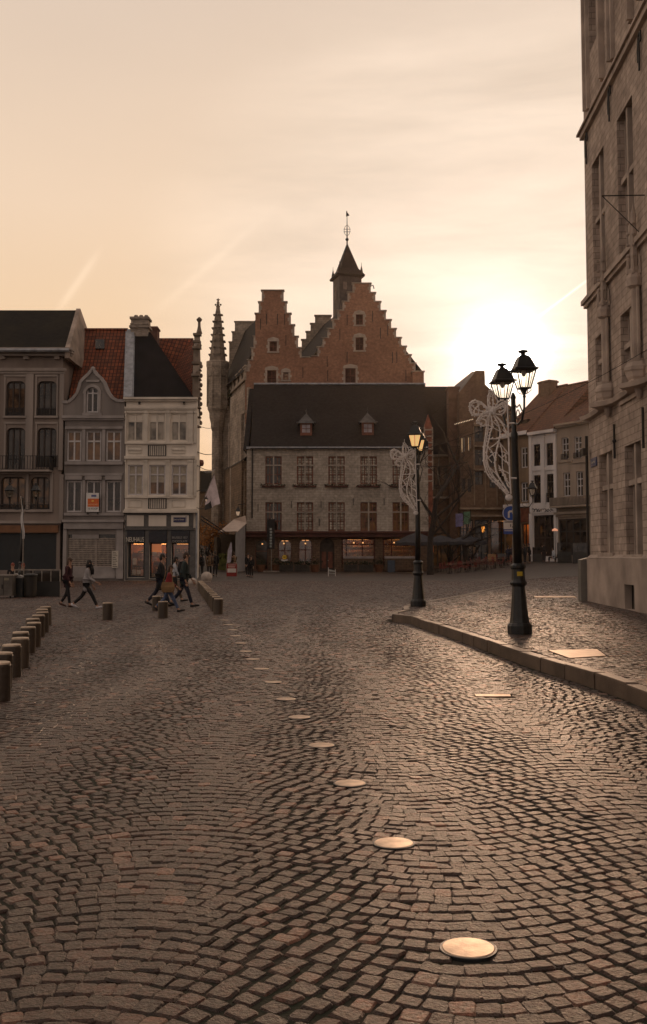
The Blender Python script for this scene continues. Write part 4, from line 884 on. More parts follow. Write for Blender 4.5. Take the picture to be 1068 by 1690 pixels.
for (x0, x1, y0, y1, ya) in ((495.5, 515, 698, 717, 679), (597.5, 617, 697, 716.5, 678)):
    # front plane of the dormer where its sill meets the slope
    d = ray((x0+x1)/2, y1); t = (zE-.05-CAMZ - sl*99.6)/(d.z - sl*d.y); Yd = d.y*t - .25
    A = P(x0, y1, Yd); B = P(x1, y0, Yd); cx = (A.x+B.x)/2; hw = (B.x-A.x)/2
    mb = MB(); Fd = Frame(0, Yd, 1, 0); h = (A.x+.14, B.x-.14, A.z+.14, B.z-.12)
    wall(mb, Fd, A.x, B.x, A.z-.1, B.z, [h], .1, bottom_ext=0); yb_ = Yd + (B.z-A.z)/sl + .6
    mb.poly([(A.x, Yd, A.z-.1), (A.x, Yd, B.z), (A.x, yb_, B.z)]); mb.poly([(B.x, Yd, A.z-.1), (B.x, Yd, B.z), (B.x, yb_, B.z)])
    dm = mb.build('dormer', M_RUST, cafe)
    window(Fd, dm, h, M_RUST, plain('dormer_pane', (.36, .33, .36), .25, .2, 1, 0), (.5,), (.5,), t=.05, dep=.06, bar=.025, name='dormer_window')
    ap = P((x0+x1)/2, ya+3, Yd+.9); mb = MB(); o = .28; yr = Yd + (ap.z-A.z)/sl
    mb.add([(A.x-o, Yd-.25, B.z-.05), (B.x+o, Yd-.25, B.z-.05), (cx, Yd+.9, ap.z), (A.x-o, yb_, B.z-.05), (B.x+o, yb_, B.z-.05), (cx, yr, ap.z-.1)], [(0, 1, 2), (1, 4, 5, 2), (3, 0, 2, 5)])
    mb.tube([(cx, Yd+.9, ap.z-.05), (cx, Yd+.9, ap.z+.55)], [.05, .015], 5); mb.ball((cx, Yd+.9, ap.z+.25), .07)
    for sx in (A.x-o, B.x+o): mb.ball((sx, Yd-.25, B.z), .09)
    mb.build('dormer_roof', M_DORM, dm)
# openings: dark glass, lit interior and door
for i, h in enumerate(op[:3]):
    w = window(FC, cafe, h[:4], M_RUST, MT['glass_dark'] if i == 0 else M_PANE, (.5,) if i else (), (.62,), t=.07, dep=.35, name='arched_window')
    if i: interior(FC, cafe, (h[0], h[1], h[2], h[3]), 2.6, 1.6, 10+i, (1, .42, .14), 2)
h = op[3]; mb = MB(); mb.fb(FC, h[0], h[1], h[2], h[3], -.5, -.38); dr = mb.build('door', plain('door_wood', (.05, .035, .025), .6, .2, 3, .1, 20), cafe)
mb = MB(); w_ = h[1]-h[0]
for a, b in ((.12, .44), (.56, .88)): mb.fb(FC, h[0]+w_*a, h[0]+w_*b, h[2]+.3, h[2]+1.9, -.38, -.35)
mb.build('door_panel', M_RUST, dr); mb = MB(); mb.ball(FC.pt(h[0]+w_*.5+.1, h[2]+1.05, -.33), .05); mb.build('handle', MT['steel'], dr)
def int_mat(): return glassy('bar_interior', (.012, .007, .005), (.16, .07, .03), 1.1, .35, (1, .36, .08), .12, thr=.50)
M_INT = int_mat()
for i, h in enumerate(op[4:]):
    interior(FC, cafe, h[:4], 3.2, 9 if i == 0 else 5, 20+i, (1, .40, .10), 4); w = window(FC, cafe, h[:4], M_DRED, M_PANE, (.27,) if i else (.14, .62), (.8,), t=.12, dep=.4, bar=.05, name='bar_window')
    mb = MB(); z = h[2]+.95; mb.fb(FC, h[0]+.15, h[1]-.15, z, z+.22, -.3, .35); mb.build('bar_counter', plain('pale_counter', (.30, .26, .25), .5, .15, 2, 0), cafe)
    mb = MB(); mb.fb(FC, h[0]+.15, h[1]-.15, h[2]-.2, z-.01, -.28, .3); mb.build('counter_front', M_BRST, cafe)
    mb = MB()
    for k in range(16): x = h[0]+.3 + (h[1]-h[0]-.6)*k/15; z2 = h[3]-.45-rnd.uniform(0, .25); mb.lathe([(.012, .22), (.05, .16), (.06, .06), (.04, 0)], FC.pt(x, z2, -.3), 6)
    mb.build('hanging_glass', MT['glass_curtain'], cafe, uv=False)
M_BULB = lamp_mat('warm_bulb', (1, .50, .18), .9)
for k, (x, y) in enumerate(((433, 897.8), (468.5, 897), (504, 897), (584, 895.8), (599, 895.8), (650.5, 895.6))):
    p = P(x, y, 99.3); t = thing('bulb_lamp', '%s of six small glowing bulbs under the cafe fascia, counted from the street end' % ['first', 'second', 'third', 'fourth', 'fifth', 'last'][k], 'lamp', p, 'glowing bulbs at the cafe front')
    mb = MB(); mb.ball(p, .075); mb.build('bulb', M_BULB, t, uv=False); mb = MB(); mb.tube([p+Vector((0, 0, .09)), p+Vector((0, .25, .5))], .02, 5); mb.build('bracket', MT['black_iron'], t, uv=False)
# ============================================================ BRICK TOWN HOUSE with two stepped gables
M_BRICK = bricky('old_red_brick', (.38, .17, .10), (.28, .125, .076), (.24, .17, .12), .26, .085, .014, .9, .4, .30, dirt=(.10, .05, .032), sscale=.25)
M_QUOIN = plain('pale_quoin', (.38, .31, .25), .85, .2, 1.6, .3, 15)
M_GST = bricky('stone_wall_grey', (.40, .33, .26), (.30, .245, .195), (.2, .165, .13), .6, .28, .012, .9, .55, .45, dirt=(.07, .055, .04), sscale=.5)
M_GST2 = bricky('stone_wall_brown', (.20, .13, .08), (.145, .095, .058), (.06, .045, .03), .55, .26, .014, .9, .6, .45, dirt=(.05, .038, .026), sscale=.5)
hall = thing('stepped_gable_hall', 'red brick hall with two tall stepped gables rising behind the slate roofed cafe', 'building', (0, 112, 0))
FH = Frame(0, 110, 1, 0)
SK = Vector((-4.2, 15, 0))
la = [(427 - 6.1*k, 498 + 19.2*k) for k in range(0, 4)]
out = [(405, 700), (405, 631)]
a_l = [(405, 619), (408.5, 619), (408.5, 594), (414.5, 594), (414.5, 574.5), (420.8, 574.5), (420.8, 536), (426.8, 536), (426.8, 498), (432, 498), (432, 479.5)]
a_l = [(405, 613), (409, 613), (409, 594.5), (415, 594.5), (415, 575), (418.5, 575), (418.5, 555.5), (421.5, 555.5), (421.5, 517.5), (427, 517.5), (427, 498.5), (432, 498.5), (432, 479.5)]
a_r = [(468, 479.5), (468, 498.5), (473.3, 498.5), (473.3, 517.5), (480, 517.5), (480, 536.5), (486, 536.5), (486, 555.5), (492, 555.5), (492, 574.5), (498, 574.5), (498, 590)]
bl = [(512, 590)]; x, y = 515.5, 588
for k in range(8): bl += [(x, y), (x, y-15)]; y -= 15; x += 8.3
bl = [(512, 590)]
xs_ = [582 - 8.3*k for k in range(9)]; ys_ = [468 + 15*k for k in range(9)]
for k in range(8, 0, -1): bl += [(xs_[k], ys_[k]), (xs_[k-1], ys_[k])]
bl += [(582, 468)]
br_x = [612, 619.6, 628.3, 637, 645.6, 653.8, 662.2, 670.6, 678.6, 686, 699.6]; br_y = [468, 483.5, 498.3, 513.3, 528.2, 542.9, 557.6, 572, 586, 600, 613.5]
brr = [(612, 468)]
for k in range(1, 11): brr += [(br_x[k-1], br_y[k]), (br_x[k], br_y[k])]
brr += [(699.6, 700)]
line = [(405, 700)] + a_l + a_r + bl + brr
L3 = [FH.px(*q) for q in line]
WH = [FH.rc(*q) for q in ((445, 563.5, 457, 580), (587.5, 519, 599, 536), (587, 557, 600, 578), (570, 608, 587, 632), (441, 611, 456, 634), (467.5, 614.5, 476, 627))]
def stepped(mb, pts, Y, holes, thick, off=(0, 0)):
    """vertical outline (single valued top) as columns, with rectangular openings"""
    def tz(s):
        best = None
        for i in range(len(pts)-1):
            a, b = pts[i], pts[i+1]
            if abs(b[0]-a[0]) > 1e-6 and min(a[0], b[0]) <= s <= max(a[0], b[0]): best = max(best or -99, a[1] + (b[1]-a[1])*(s-a[0])/(b[0]-a[0]))
        return best
    F = Frame(0, Y, 1, 0); F.O = Vector((off[0], Y)); cs = sorted(set([round(p[0], 4) for p in pts] + [round(h[k], 4) for h in holes for k in (0, 1)]))
    zb = min(p[1] for p in pts)
    for i in range(len(cs)-1):
        a, b = cs[i], cs[i+1]; m_ = (a+b)/2; zt_ = tz(m_)
        if zt_ is None: continue
        seg = [zb, zt_]; hs = sorted([h for h in holes if h[0] < m_ < h[1]], key=lambda h: h[2]); z = zb
        for h in hs:
            if h[2] > z: mb.poly([F.pt(a, z), F.pt(b, z), F.pt(b, h[2]), F.pt(a, h[2])])
            z = h[3]
        ta, tb = tz(a+1e-4), tz(b-1e-4)
        mb.poly([F.pt(a, z), F.pt(b, z), F.pt(b, tb), F.pt(a, ta)]); mb.poly([F.pt(a, zb, -thick), F.pt(b, zb, -thick), F.pt(b, tb, -thick), F.pt(a, ta, -thick)])
        mb.poly([F.pt(a, ta), F.pt(b, tb), F.pt(b, tb, -thick), F.pt(a, ta, -thick)])
    for i in range(len(pts)-1):
        a, b = pts[i], pts[i+1]
        if abs(b[0]-a[0]) < 1e-6: mb.poly([F.pt(*a), F.pt(*b), F.pt(b[0], b[1], -thick), F.pt(a[0], a[1], -thick)])
    for h in holes:
        for p, q in (((h[0], h[2]), (h[0], h[3])), ((h[1], h[2]), (h[1], h[3])), ((h[0], h[2]), (h[1], h[2])), ((h[0], h[3]), (h[1], h[3]))): mb.poly([F.pt(*p), F.pt(*q), F.pt(q[0], q[1], -.25), F.pt(p[0], p[1], -.25)])
mb = MB(); stepped(mb, L3, 110, WH, .6)
mb.cur = 1   # pale quoins down the edges of each step, window surrounds
for i in range(len(L3)-1):
    a, b = L3[i], L3[i+1]
    if abs(b[0]-a[0]) < .01 and abs(b[1]-a[1]) > .5 and i > 0 and i < len(L3)-2:
        up = b[1] > a[1]; lo, hi = min(a[1], b[1]), max(a[1], b[1]); n_ = 3
        for k in range(n_):
            z0_ = lo + (hi-lo)*k/n_; z1_ = lo + (hi-lo)*(k+1)/n_ - .02; w_ = .34 if k % 2 else .20
            mb.fb(FH, a[0] if up else a[0]-w_, a[0]+w_ if up else a[0], z0_, z1_, -.05, .03)
gw = mb.build('gable_wall', [M_BRICK, M_QUOIN], hall)
def coping(mb, pts, Y, F, t=.09, o=.12, dep=.72):
    for i in range(len(pts)-1):
        a, b = pts[i], pts[i+1]
        if abs(b[1]-a[1]) < .02 and abs(b[0]-a[0]) > .1:
            x0, x1 = min(a[0], b[0]), max(a[0], b[0]); e0 = .10 if (i and pts[i-1][1] < a[1]-.02) else 0; e1 = .10 if (i+2 < len(pts) and pts[i+2][1] < b[1]-.02) else 0
            mb.fb(F, x0-e0, x1+e1, a[1], a[1]+t, -dep+.001*i, o+.001*i)
mb = MB(); coping(mb, L3, 110, FH); mb.build('coping', M_QUOIN, gw)
for i, h in enumerate(WH):
    w = window(FH, hall, h, M_RUST, plain('hatch_board', (.09, .04, .025), .8, .3, 3, .2, 12) if i != 5 else MT['glass_warm'], (.5,) if i != 5 else (), (.5,), t=.07, dep=.15, bar=.03)
    mb = MB(); ww = .28
    n_ = max(3, int((h[3]-h[2])/.28))
    for k in range(n_):
        z0_ = h[2] + (h[3]-h[2])*k/n_; z1_ = h[2] + (h[3]-h[2])*(k+1)/n_ - .015; e = ww*(1.25 if k % 2 else .75)
        mb.fb(FH, h[0]-e, h[0]-.005, z0_, z1_, -.04, .04); mb.fb(FH, h[1]+.005, h[1]+e, z0_, z1_, -.04, .04)
    c_ = (h[0]+h[1])/2; mb.prism([FH.pt(h[0]-ww, h[3]+.01, .05), FH.pt(h[1]+ww, h[3]+.01, .05), FH.pt(h[1]+ww*.6, h[3]+.32, .05), FH.pt(c_, h[3]+.48, .05), FH.pt(h[0]-ww*.6, h[3]+.32, .05)], (0, .1, 0)); mb.fb(FH, h[0]-ww, h[1]+ww, h[2]-.16, h[2]-.01, -.04, .08)
    mb.build('stone_surround', M_QUOIN, w, uv=False)
mb = MB()
for x, y in ((440, 527), (458, 527), (470, 527), (472, 562), (430, 535), (573, 528), (615, 522), (628, 550), (640, 545), (561, 552), (655, 590), (540, 597), (573, 590), (648, 590), (500, 615), (670, 620), (541, 620)):
    p = FH.px(x, y); mb.fb(FH, p[0]-.035, p[0]+.035, p[1]-.6, p[1]+.6, -.02, .05)
mb.build('wall_anchor', MT['black_iron'], hall)
mb = MB(); q = FH.px(611, 473); mb.tube([FH.pt(q[0], q[1], .1), FH.pt(q[0]+.3, q[1]+.1, .2), FH.pt(q[0]+.4, q[1]-.3, .3)], .06, 5); mb.build('hoist_hook', MT['black_iron'], hall)
# roofs run back at a slant; rear gables in stone
def roofline(xl, yl, xa, ya, xr, yr, skew, name='roof'):
    a, b, c = P(xl, yl, 110.3), P(xa, ya, 110.3), P(xr, yr, 110.3); mb = MB()
    mb.add([a, b, c, a+skew, b+skew, c+skew], [(0, 1, 4, 3), (1, 2, 5, 4)]); return mb.build(name, M_SLATE, hall)
roofline(403, 612, 450, 498, 500, 596, SK); roofline(508, 598, 597, 486, 700, 616, SK)
def rear(pts, Y, shift, mat=M_GST):
    mb = MB(); q = [(p[0]+shift, p[1]) for p in pts]; stepped(mb, q, Y, [], .6); o = mb.build('rear_gable', mat, hall); mb = MB(); F = Frame(0, Y, 1, 0); coping(mb, q, Y, F); mb.build('coping', M_QUOIN, o)
AL = [FH.px(*q) for q in [(405, 700)] + a_l + a_r]; BL = [FH.px(*q) for q in [(498, 700), (498, 590)] + bl + brr]
AL = AL + [(AL[-1][0], AL[0][1])]
rear(AL, 125, SK.x); rear(BL, 125, SK.x)
# left flank: long stone wall with crenels, then the corner turret
pA = P(406, 800, 110); pA = Vector((pA.x, 110)); pB = Vector((pA.x-3.75, 125)); FLk = Frame(pA.x, pA.y, pB.x-pA.x, pB.y-pA.y)
def fl(px, py): return FLk.px(px, py)
Lk = (pB-pA).length; zw = P(400, 627, 112).z
# stone block in front of the flank
wn = [FLk.rc(400, 706, 403.6, 726), FLk.rc(372.5, 708, 378, 760)]
mb = MB(); zlo = P(380, 762, 115).z
wall(mb, FLk, 0, Lk+1, zlo, zw, wn, .4, bottom_ext=0); mb.prism([(pA.x, 110, 0), (pB.x, 125, 0), (pB.x+18, 125, 0), (pA.x+18, 110, 0)], (0, 0, zw-.3)) if False else None
mb.build('flank_wall', M_GST, hall)
mb = MB(); wall(mb, FLk, 0, Lk+1, 0, zlo, [], .4); 
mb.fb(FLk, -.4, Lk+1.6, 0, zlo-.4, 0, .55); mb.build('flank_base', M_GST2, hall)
mb = MB(); mb.prism([FLk.pt(-.4, zlo-.4, .6), FLk.pt(Lk+1.6, zlo-.4, .6), FLk.pt(Lk+1.6, zlo+.1, 0), FLk.pt(-.4, zlo+.1, 0)], (-.02, 0, -.12)); mb.build('offset_slab', MT['black_iron'] if False else plain('weathered_slab', (.07, .055, .045), .9, .2, 2, .2, 15), hall)
for h in wn:
    g = MB(); g.poly([FLk.pt(h[0], h[2], -.3), FLk.pt(h[1], h[2], -.3), FLk.pt(h[1], h[3], -.3), FLk.pt(h[0], h[3], -.3)]); g.build('window', MT['glass_dark'], hall)
mb = MB()
k = 0.0
while k < Lk-1.5: mb.fb(FLk, k, k+1.5, zw, zw+1.15, -.45, .12); mb.fb(FLk, k-.08, k+1.58, zw+1.15, zw+1.3, -.5, .2); k += 2.6
mb.fb(FLk, 0, Lk, zw-.35, zw, -.45, .25); mb.fb(FLk, 0, Lk, zw-3.9, zw-3.6, -.02, .22); mb.fb(FLk, 0, Lk, zw-6.4, zw-6.2, -.02, .15)
for k in (1.2, 5.5, 9.5): mb.fb(FLk, k, k+.9, zw-13, zw-3.9, 0, .35)
mb.build('battlement', M_GST, hall)
# low block linking cafe and hall
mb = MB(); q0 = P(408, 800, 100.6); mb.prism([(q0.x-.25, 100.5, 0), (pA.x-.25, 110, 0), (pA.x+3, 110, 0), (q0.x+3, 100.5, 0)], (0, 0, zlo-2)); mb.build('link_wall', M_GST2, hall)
q1 = P(381, 650, 109)
mb = MB(); z1 = P(395, 640, 110).z; mb.prism([(P(380, 700, 117).x, 117, 0), (P(409, 700, 109.5).x, 109.5, 0), (P(414, 700, 109.5).x, 109.9, 0), (P(414, 700, 109.5).x, 117, 0)], (0, 0, z1)); mb.build('corner_block', M_GST, hall)
# turret
tc_ = P(359, 650, 121.5); Rz = lambda y: P(359, y, 121.5).z; rr_ = lambda w: w/2*121.5/FPX
mb = MB()
prof = [(rr_(18), 0), (rr_(18), Rz(712)), (rr_(22), Rz(706)), (rr_(22), Rz(700)), (rr_(27), Rz(690)), (rr_(28), Rz(682)), (rr_(34), Rz(676)), (rr_(33), Rz(672)), (rr_(33), Rz(630)), (rr_(35), Rz(626)), (rr_(34), Rz(622)), (rr_(35), Rz(612)), (rr_(39), Rz(606)), (rr_(39), Rz(598)), (rr_(36), Rz(597)), (.1, Rz(596))]
mb.lathe(prof, (tc_.x, 121.5, 0), 8, math.pi/8)
for k in range(8):
    a = math.pi/4*k + math.pi/8; R_ = rr_(35); mb.tube([(tc_.x+R_*math.cos(a), 121.5+R_*math.sin(a), Rz(672)), (tc_.x+R_*math.cos(a), 121.5+R_*math.sin(a), Rz(600))], .09, 5)
    a += math.pi/8; R_ = rr_(33); mb.prism([(tc_.x+R_*math.cos(a+s_*.25), 121.5+R_*math.sin(a+s_*.25), z) for s_, z in ((-1, Rz(622)), (1, Rz(622)), (1, Rz(614)), (0, Rz(610)), (-1, Rz(614)))], (.12*math.cos(a), .12*math.sin(a), 0))
tu = mb.build('corner_turret', M_GST, hall)
mb = MB(); mb.box(tc_.x+.1, tc_.x+2.2, 121.6, 124.5, 0, Rz(676)); mb.build('turret_pier', M_GST, hall)
mb = MB(); mb.lathe([(rr_(29), Rz(597)), (rr_(24), Rz(578)), (rr_(12), Rz(525)), (rr_(6.5), Rz(509)), (.13, Rz(500)), (.10, Rz(494))], (tc_.x, 121.5, 0), 8, math.pi/8)
for j in range(7):
    y = 586 - j*11; f = (597-y)/(597-505); R_ = rr_(28*(1-f)+6.5*f)+.12
    for k in range(8):
        a = math.pi/4*k + math.pi/8; c = (tc_.x+R_*math.cos(a), 121.5+R_*math.sin(a), Rz(y)); mb.ball(c, (.17, .17, .11), 5, 4)
for y, r_ in ((506, .28), (500, .2)): mb.ball((tc_.x, 121.5, Rz(y)), (r_, r_, .14), 6, 4)
for dx, dy in ((.3, 0), (-.3, 0), (0, .3), (0, -.3)): mb.ball((tc_.x+dx, 121.5+dy, Rz(503)), .13, 5, 4)
mb.tube([(tc_.x, 121.5, Rz(500)), (tc_.x, 121.5, Rz(492))], [.08, .04], 5); mb.ball((tc_.x, 121.5, Rz(494.5)), (.22, .08, .1), 6, 4)
mb.build('spire', plain('spire_stone', (.24, .19, .145), .9, .3, 1.5, .4, 12), tu)
# statue niche-like lumps and plants on the flank parapet
mb = MB()
for k in range(160):
    s_ = rnd.uniform(9, Lk); z = zw - rnd.uniform(-.2, 1.6)*rnd.random(); c = FLk.pt(s_, z, rnd.uniform(.1, .35)); a = Vector((rnd.gauss(0, 1), rnd.gauss(0, 1), rnd.gauss(0, 1))).normalized()*.14; b = Vector((rnd.gauss(0, 1), rnd.gauss(0, 1), rnd.gauss(0, 1))).normalized()*.12; mb.poly([c-a, c+b, c+a, c-b])
mb.build('wall_plants', plain('wall_plants', (.04, .045, .02), .9, .4, 3, 0), hall, uv=False)['kind'] = 'stuff'
# stair tower with steep slate cap
tw = thing('slate_tower', 'slim square slate tower with pointed cap and weathervane behind the tallest stepped gable', 'tower', (2.7, 121, 0))
zt0 = P(573, 455, 120).z; c = P(573, 455, 121.3); side = 38/FPX*120/math.cos(.27)*.98; ang = .27
def rot4(r, z, n=4): return [(c.x + r*math.cos(ang+math.pi/4+k*math.pi/2), 121.3 + r*math.sin(ang+math.pi/4+k*math.pi/2), z) for k in range(n)]
r0 = side/math.sqrt(2)
mb = MB(); mb.hexa(rot4(r0, 15) + rot4(r0, zt0)); mb.build('shaft', plain('tower_slates', (.055, .045, .042), .7, .3, 2.5, .4, 14), tw)
mb = MB(); mb.hexa(rot4(r0*1.22, zt0-.05) + rot4(r0*1.26, zt0+.15)); za = P(573, 402, 121.3).z
mb.hexa(rot4(r0*1.26, zt0+.15) + rot4(r0*.80, zt0+1.0)); mb.hexa(rot4(r0*.80, zt0+1.0) + rot4(.05, za)); mb.build('cap', M_SLATE, tw)
mb = MB()
for q in rot4(r0*1.0, 0): mb = MB(); mb.lathe([(.2, zt0+.2), (.17, zt0+.6), (.03, zt0+1.3), (.015, zt0+1.7)], (q[0], q[1], 0), 6); mb.build('pinnacle', M_SLATE, tw)
mb = MB(); z0_ = za; z9 = P(573, 348, 121.3).z; H_ = z9-z0_; mb.tube([(c.x, 121.3, z0_-.3), (c.x, 121.3, z9)], [.09, .025], 6); mb.ball((c.x, 121.3, z0_+.5), .2)
for zz_ in (.36, .44): mb.tube([(c.x-.42, 121.3, z0_+H_*zz_), (c.x+.42, 121.3, z0_+H_*zz_)], .035, 5)
for s_ in (-1, 1):
    mb.tube([(c.x+s_*.35*math.sin(t_), 121.3, z0_+H_*.40+.62*math.cos(t_)) for t_ in [math.pi*k/8 for k in range(9)]], .03, 5)
    mb.tube([(c.x, 121.3+s_*.35*math.sin(t_), z0_+H_*.40+.62*math.cos(t_)) for t_ in [math.pi*k/8 for k in range(9)]], .03, 5)
mb.prism([(c.x-.12, 121.3, z9-.7), (c.x+.3, 121.3, z9-.55), (c.x+.05, 121.3, z9-.2), (c.x-.1, 121.3, z9)], (0, .04, 0)); mb.build('weathervane', MT['black_iron'], tw)
mb = MB(); nrm = Vector((math.sin(ang), -math.cos(ang), 0)); tn = Vector((math.cos(ang), math.sin(ang), 0)); cc = Vector((c.x, 121.3, 0)); hs_ = side/2
for s_ in (-.5, .5): q = cc + nrm*(hs_+.01) + tn*s_*hs_; mb.hexa([q+tn*a+nrm*b+Vector((0, 0, z)) for z in (zt0-1.7, zt0-.8) for a, b in ((-.22, 0), (.22, 0), (.22, .05), (-.22, .05))])
q = cc - tn*(hs_+.03); mb.hexa([q+nrm*a-tn*b+Vector((0, 0, z)) for z in (zt0-2.6, zt0-1.6) for a, b in ((-.2, 0), (.2, 0), (.2, .05), (-.2, .05))]); mb.build('louvre', plain('louvre_grey', (.16, .13, .11), .8, .2, 3, 0), tw, uv=False)
# brick buttress at the right foot of the big gable
mb = MB(); a0, a1 = P(681, 640, 109.2).x, P(699, 640, 109.2).x; mb.box(a0, a1, 109, 109.95, 10, P(690, 614, 109.2).z); mb.build('buttress', M_BRICK, hall)
mb = MB(); mb.box(a0-.1, a1+.1, 108.9, 110, P(690, 614, 109.2).z, P(690, 612.5, 109.2).z); mb.build('buttress_cap', M_QUOIN, hall)
# far end of the street: dark roofed house and autumn tree
fh = thing('far_street_house', 'dark roofed house closing the far end of the narrow side street', 'building', (-25, 160, hgt(-18, 160)-1))
q0, q1 = P(300, 777, 165), P(352, 777, 165); zt_, zb_ = q0.z, P(330, 812, 160).z
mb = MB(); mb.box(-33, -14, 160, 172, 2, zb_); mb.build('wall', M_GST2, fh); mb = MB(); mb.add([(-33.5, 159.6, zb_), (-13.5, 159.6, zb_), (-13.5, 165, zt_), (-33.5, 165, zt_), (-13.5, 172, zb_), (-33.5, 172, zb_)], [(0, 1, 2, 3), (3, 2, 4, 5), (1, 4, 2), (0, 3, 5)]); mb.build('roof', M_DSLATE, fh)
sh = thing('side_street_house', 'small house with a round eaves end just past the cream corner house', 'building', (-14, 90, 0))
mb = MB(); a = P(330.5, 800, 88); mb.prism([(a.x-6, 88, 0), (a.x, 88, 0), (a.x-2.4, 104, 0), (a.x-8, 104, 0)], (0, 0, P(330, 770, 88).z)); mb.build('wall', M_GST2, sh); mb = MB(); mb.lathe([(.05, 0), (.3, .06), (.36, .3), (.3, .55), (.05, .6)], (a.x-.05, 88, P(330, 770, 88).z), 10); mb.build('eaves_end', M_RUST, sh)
# awning kiosk at the flank
aw = thing('market_kiosk', 'small kiosk with pale sloping awning and white side panel against the brown wall', 'kiosk', (P(390, 940, 97).x, 98, 0))
p1, p2, p3, p4 = P(361, 878, 95.5), P(392, 877, 94.5), P(407, 863, 99.3), P(386, 857, 100)
mb = MB(); mb.add([p1, p2, p3, p4] + [v-Vector((0, 0, .06)) for v in (p1, p2, p3, p4)], [(0, 1, 2, 3), (7, 6, 5, 4), (0, 4, 5, 1), (1, 5, 6, 2), (2, 6, 7, 3), (3, 7, 4, 0)]); mb.tube([p1, p2], .05, 5); p5 = P(405, 851, 99.6); mb.add([p4, p3, p5], [(0, 1, 2)]); mb.build('awning', plain('awning_cloth', (.62, .50, .42), .8, .1, 1.5, .1, 8), aw)
mb = MB(); q1, q2 = P(388.5, 900, 95), P(404, 900, 99.2); zb_ = 0; mb.prism([(q1.x, 95, 0), (q2.x, 99.2, 0), (q2.x, 99.2, P(404, 866, 99.2).z), (q1.x, 95, P(388, 878, 95).z)], (.05, 0, 0)); mb.build('side_panel', plain('kiosk_panel', (.33, .31, .30), .8, .1, 1.5, .1, 8), aw)
mb = MB(); q1, q2 = P(362, 900, 99.8), P(389, 900, 99.8); mb.box(q1.x, q2.x, 99.7, 99.9, 0, 3.6); mb.box(q1.x-.1, q1.x+.15, 96, 99.8, 0, 3.3); mb.build('stall_wall', plain('stall_wall', (.17, .13, .09), .8, .2, 1.5, .1, 8), aw)
mb = MB()
for k in range(14): x = rnd.uniform(.2, .9); c = Vector((q1.x*(1-x)+q2.x*x, 96.5+rnd.uniform(-.3, .3), 0)); c.z = 1.2+rnd.uniform(0, .4); mb.ball(c, .22, 6, 4)
mb.box(q1.x+.3, q2.x-.3, 96, 97, 0, 1.2)
mb.build('goods', plain('kiosk_goods', (.15, .16, .04), .8, .4, 2, 0), aw)
mb = MB(); q1 = P(330, 852, 66.5); q2 = P(382, 882, 95.5)
for k, (y0, y1) in enumerate(((852, 878), (858, 882))): mb.tube([P(332, y0, 72), P(372, y1, 94)], .05, 5)
o = mb.build('awning_arm', MT['black_iron'], aw)
p = P(393, 846, 99.2); wl2 = thing('wall_lantern', 'black wall lantern high on the brown wall above the pale kiosk awning', 'lantern', p); lantern_mesh(wl2, p-Vector((0, 0, .3)), 1.15, True, M_FROSTD); mb = MB(); mb.tube([p+Vector((0, 0, .75)), p+Vector((.6, .8, .9))], .04, 5); mb.build('bracket', MT['dark_metal'], wl2, uv=False)
# ============================================================ houses beyond the cafe, right of it
M_BR1 = bricky('brown_brick', (.23, .14, .088), (.165, .102, .066), (.14, .10, .07), .26, .085, .014, .9, .4, .3, dirt=(.07, .045, .03))
M_OCH = plain('ochre_render', (.20, .14, .09), .9, .18, .8, .2, 20, streak=True)
M_CRM2 = plain('white_render', (.64, .60, .58), .85, .12, .9, .15, 20, streak=True)
M_BEI = plain('beige_render', (.34, .275, .22), .9, .15, .9, .15, 20, streak=True)
M_TILE2 = bricky('brown_tile', (.20, .085, .045), (.11, .05, .03), (.035, .018, .012), .26, .34, .03, .8, .9, .35, off=0, dirt=(.06, .04, .03), sscale=.9)
F1 = Frame(0, 106, 1, 0)
n1 = thing('slate_roof_house', 'low house with plain slate roof and brick stack between cafe and dark gabled house', 'building', (13, 106, 0))
xs0, xs1 = F1.px(699, 800)[0], F1.px(758, 800)[0]; zE1 = P(720, 752, 106).z
w = [F1.rc(*q) for q in ((713, 772, 718, 800), (722, 770, 727, 800), (743, 772, 749, 790), (732, 772, 738, 790), (715, 800, 731, 820))]
sh_ = F1.rc(708, 880, 756, 935)
mb = MB(); wall(mb, F1, xs0, xs1, 0, zE1, w+[sh_], .2, bottom_ext=1); shell(mb, F1, xs0, xs1, 0, zE1, 12, bext=1); mb.build('wall', M_BR1, n1)
for h in w: window(F1, n1, h, M_BROWNF, MT['glass_dark'], (.5,), (.6,), t=.06, bar=.03)
window(F1, n1, sh_, M_SHUT, MT['glass_warm'], (.3, .65), (.8,), t=.1, name='shop_window')
mb = MB(); a = F1.rc(702, 820, 740, 823); mb.fb(F1, *a, 0, .5); a = F1.rc(701, 750.5, 757, 753.5); mb.fb(F1, *a, 0, .35); mb.build('stone_trim', M_QUOIN, n1)
mb = MB(); q0, q1 = P(702, 638, 114), P(742, 638, 114); mb.add([(xs0, 105.6, zE1), (xs1, 105.6, zE1), (P(757, 638, 114).x, 114, q1.z), (q0.x, 114, q0.z), (xs1, 122, zE1), (xs0, 122, zE1)], [(0, 1, 2, 3), (3, 2, 4, 5), (1, 4, 2), (0, 3, 5)]); rf = mb.build('roof', M_SLATE, n1)
mb = MB()
for x0, x1, y, yy in ((720, 736, 676, 112), (712, 727, 715, 109), ): a = P(x0, y, yy); b = P(x1, y, yy); mb.tube([a, b], .08, 5)
mb.build('snow_rail', M_ZINC, rf)
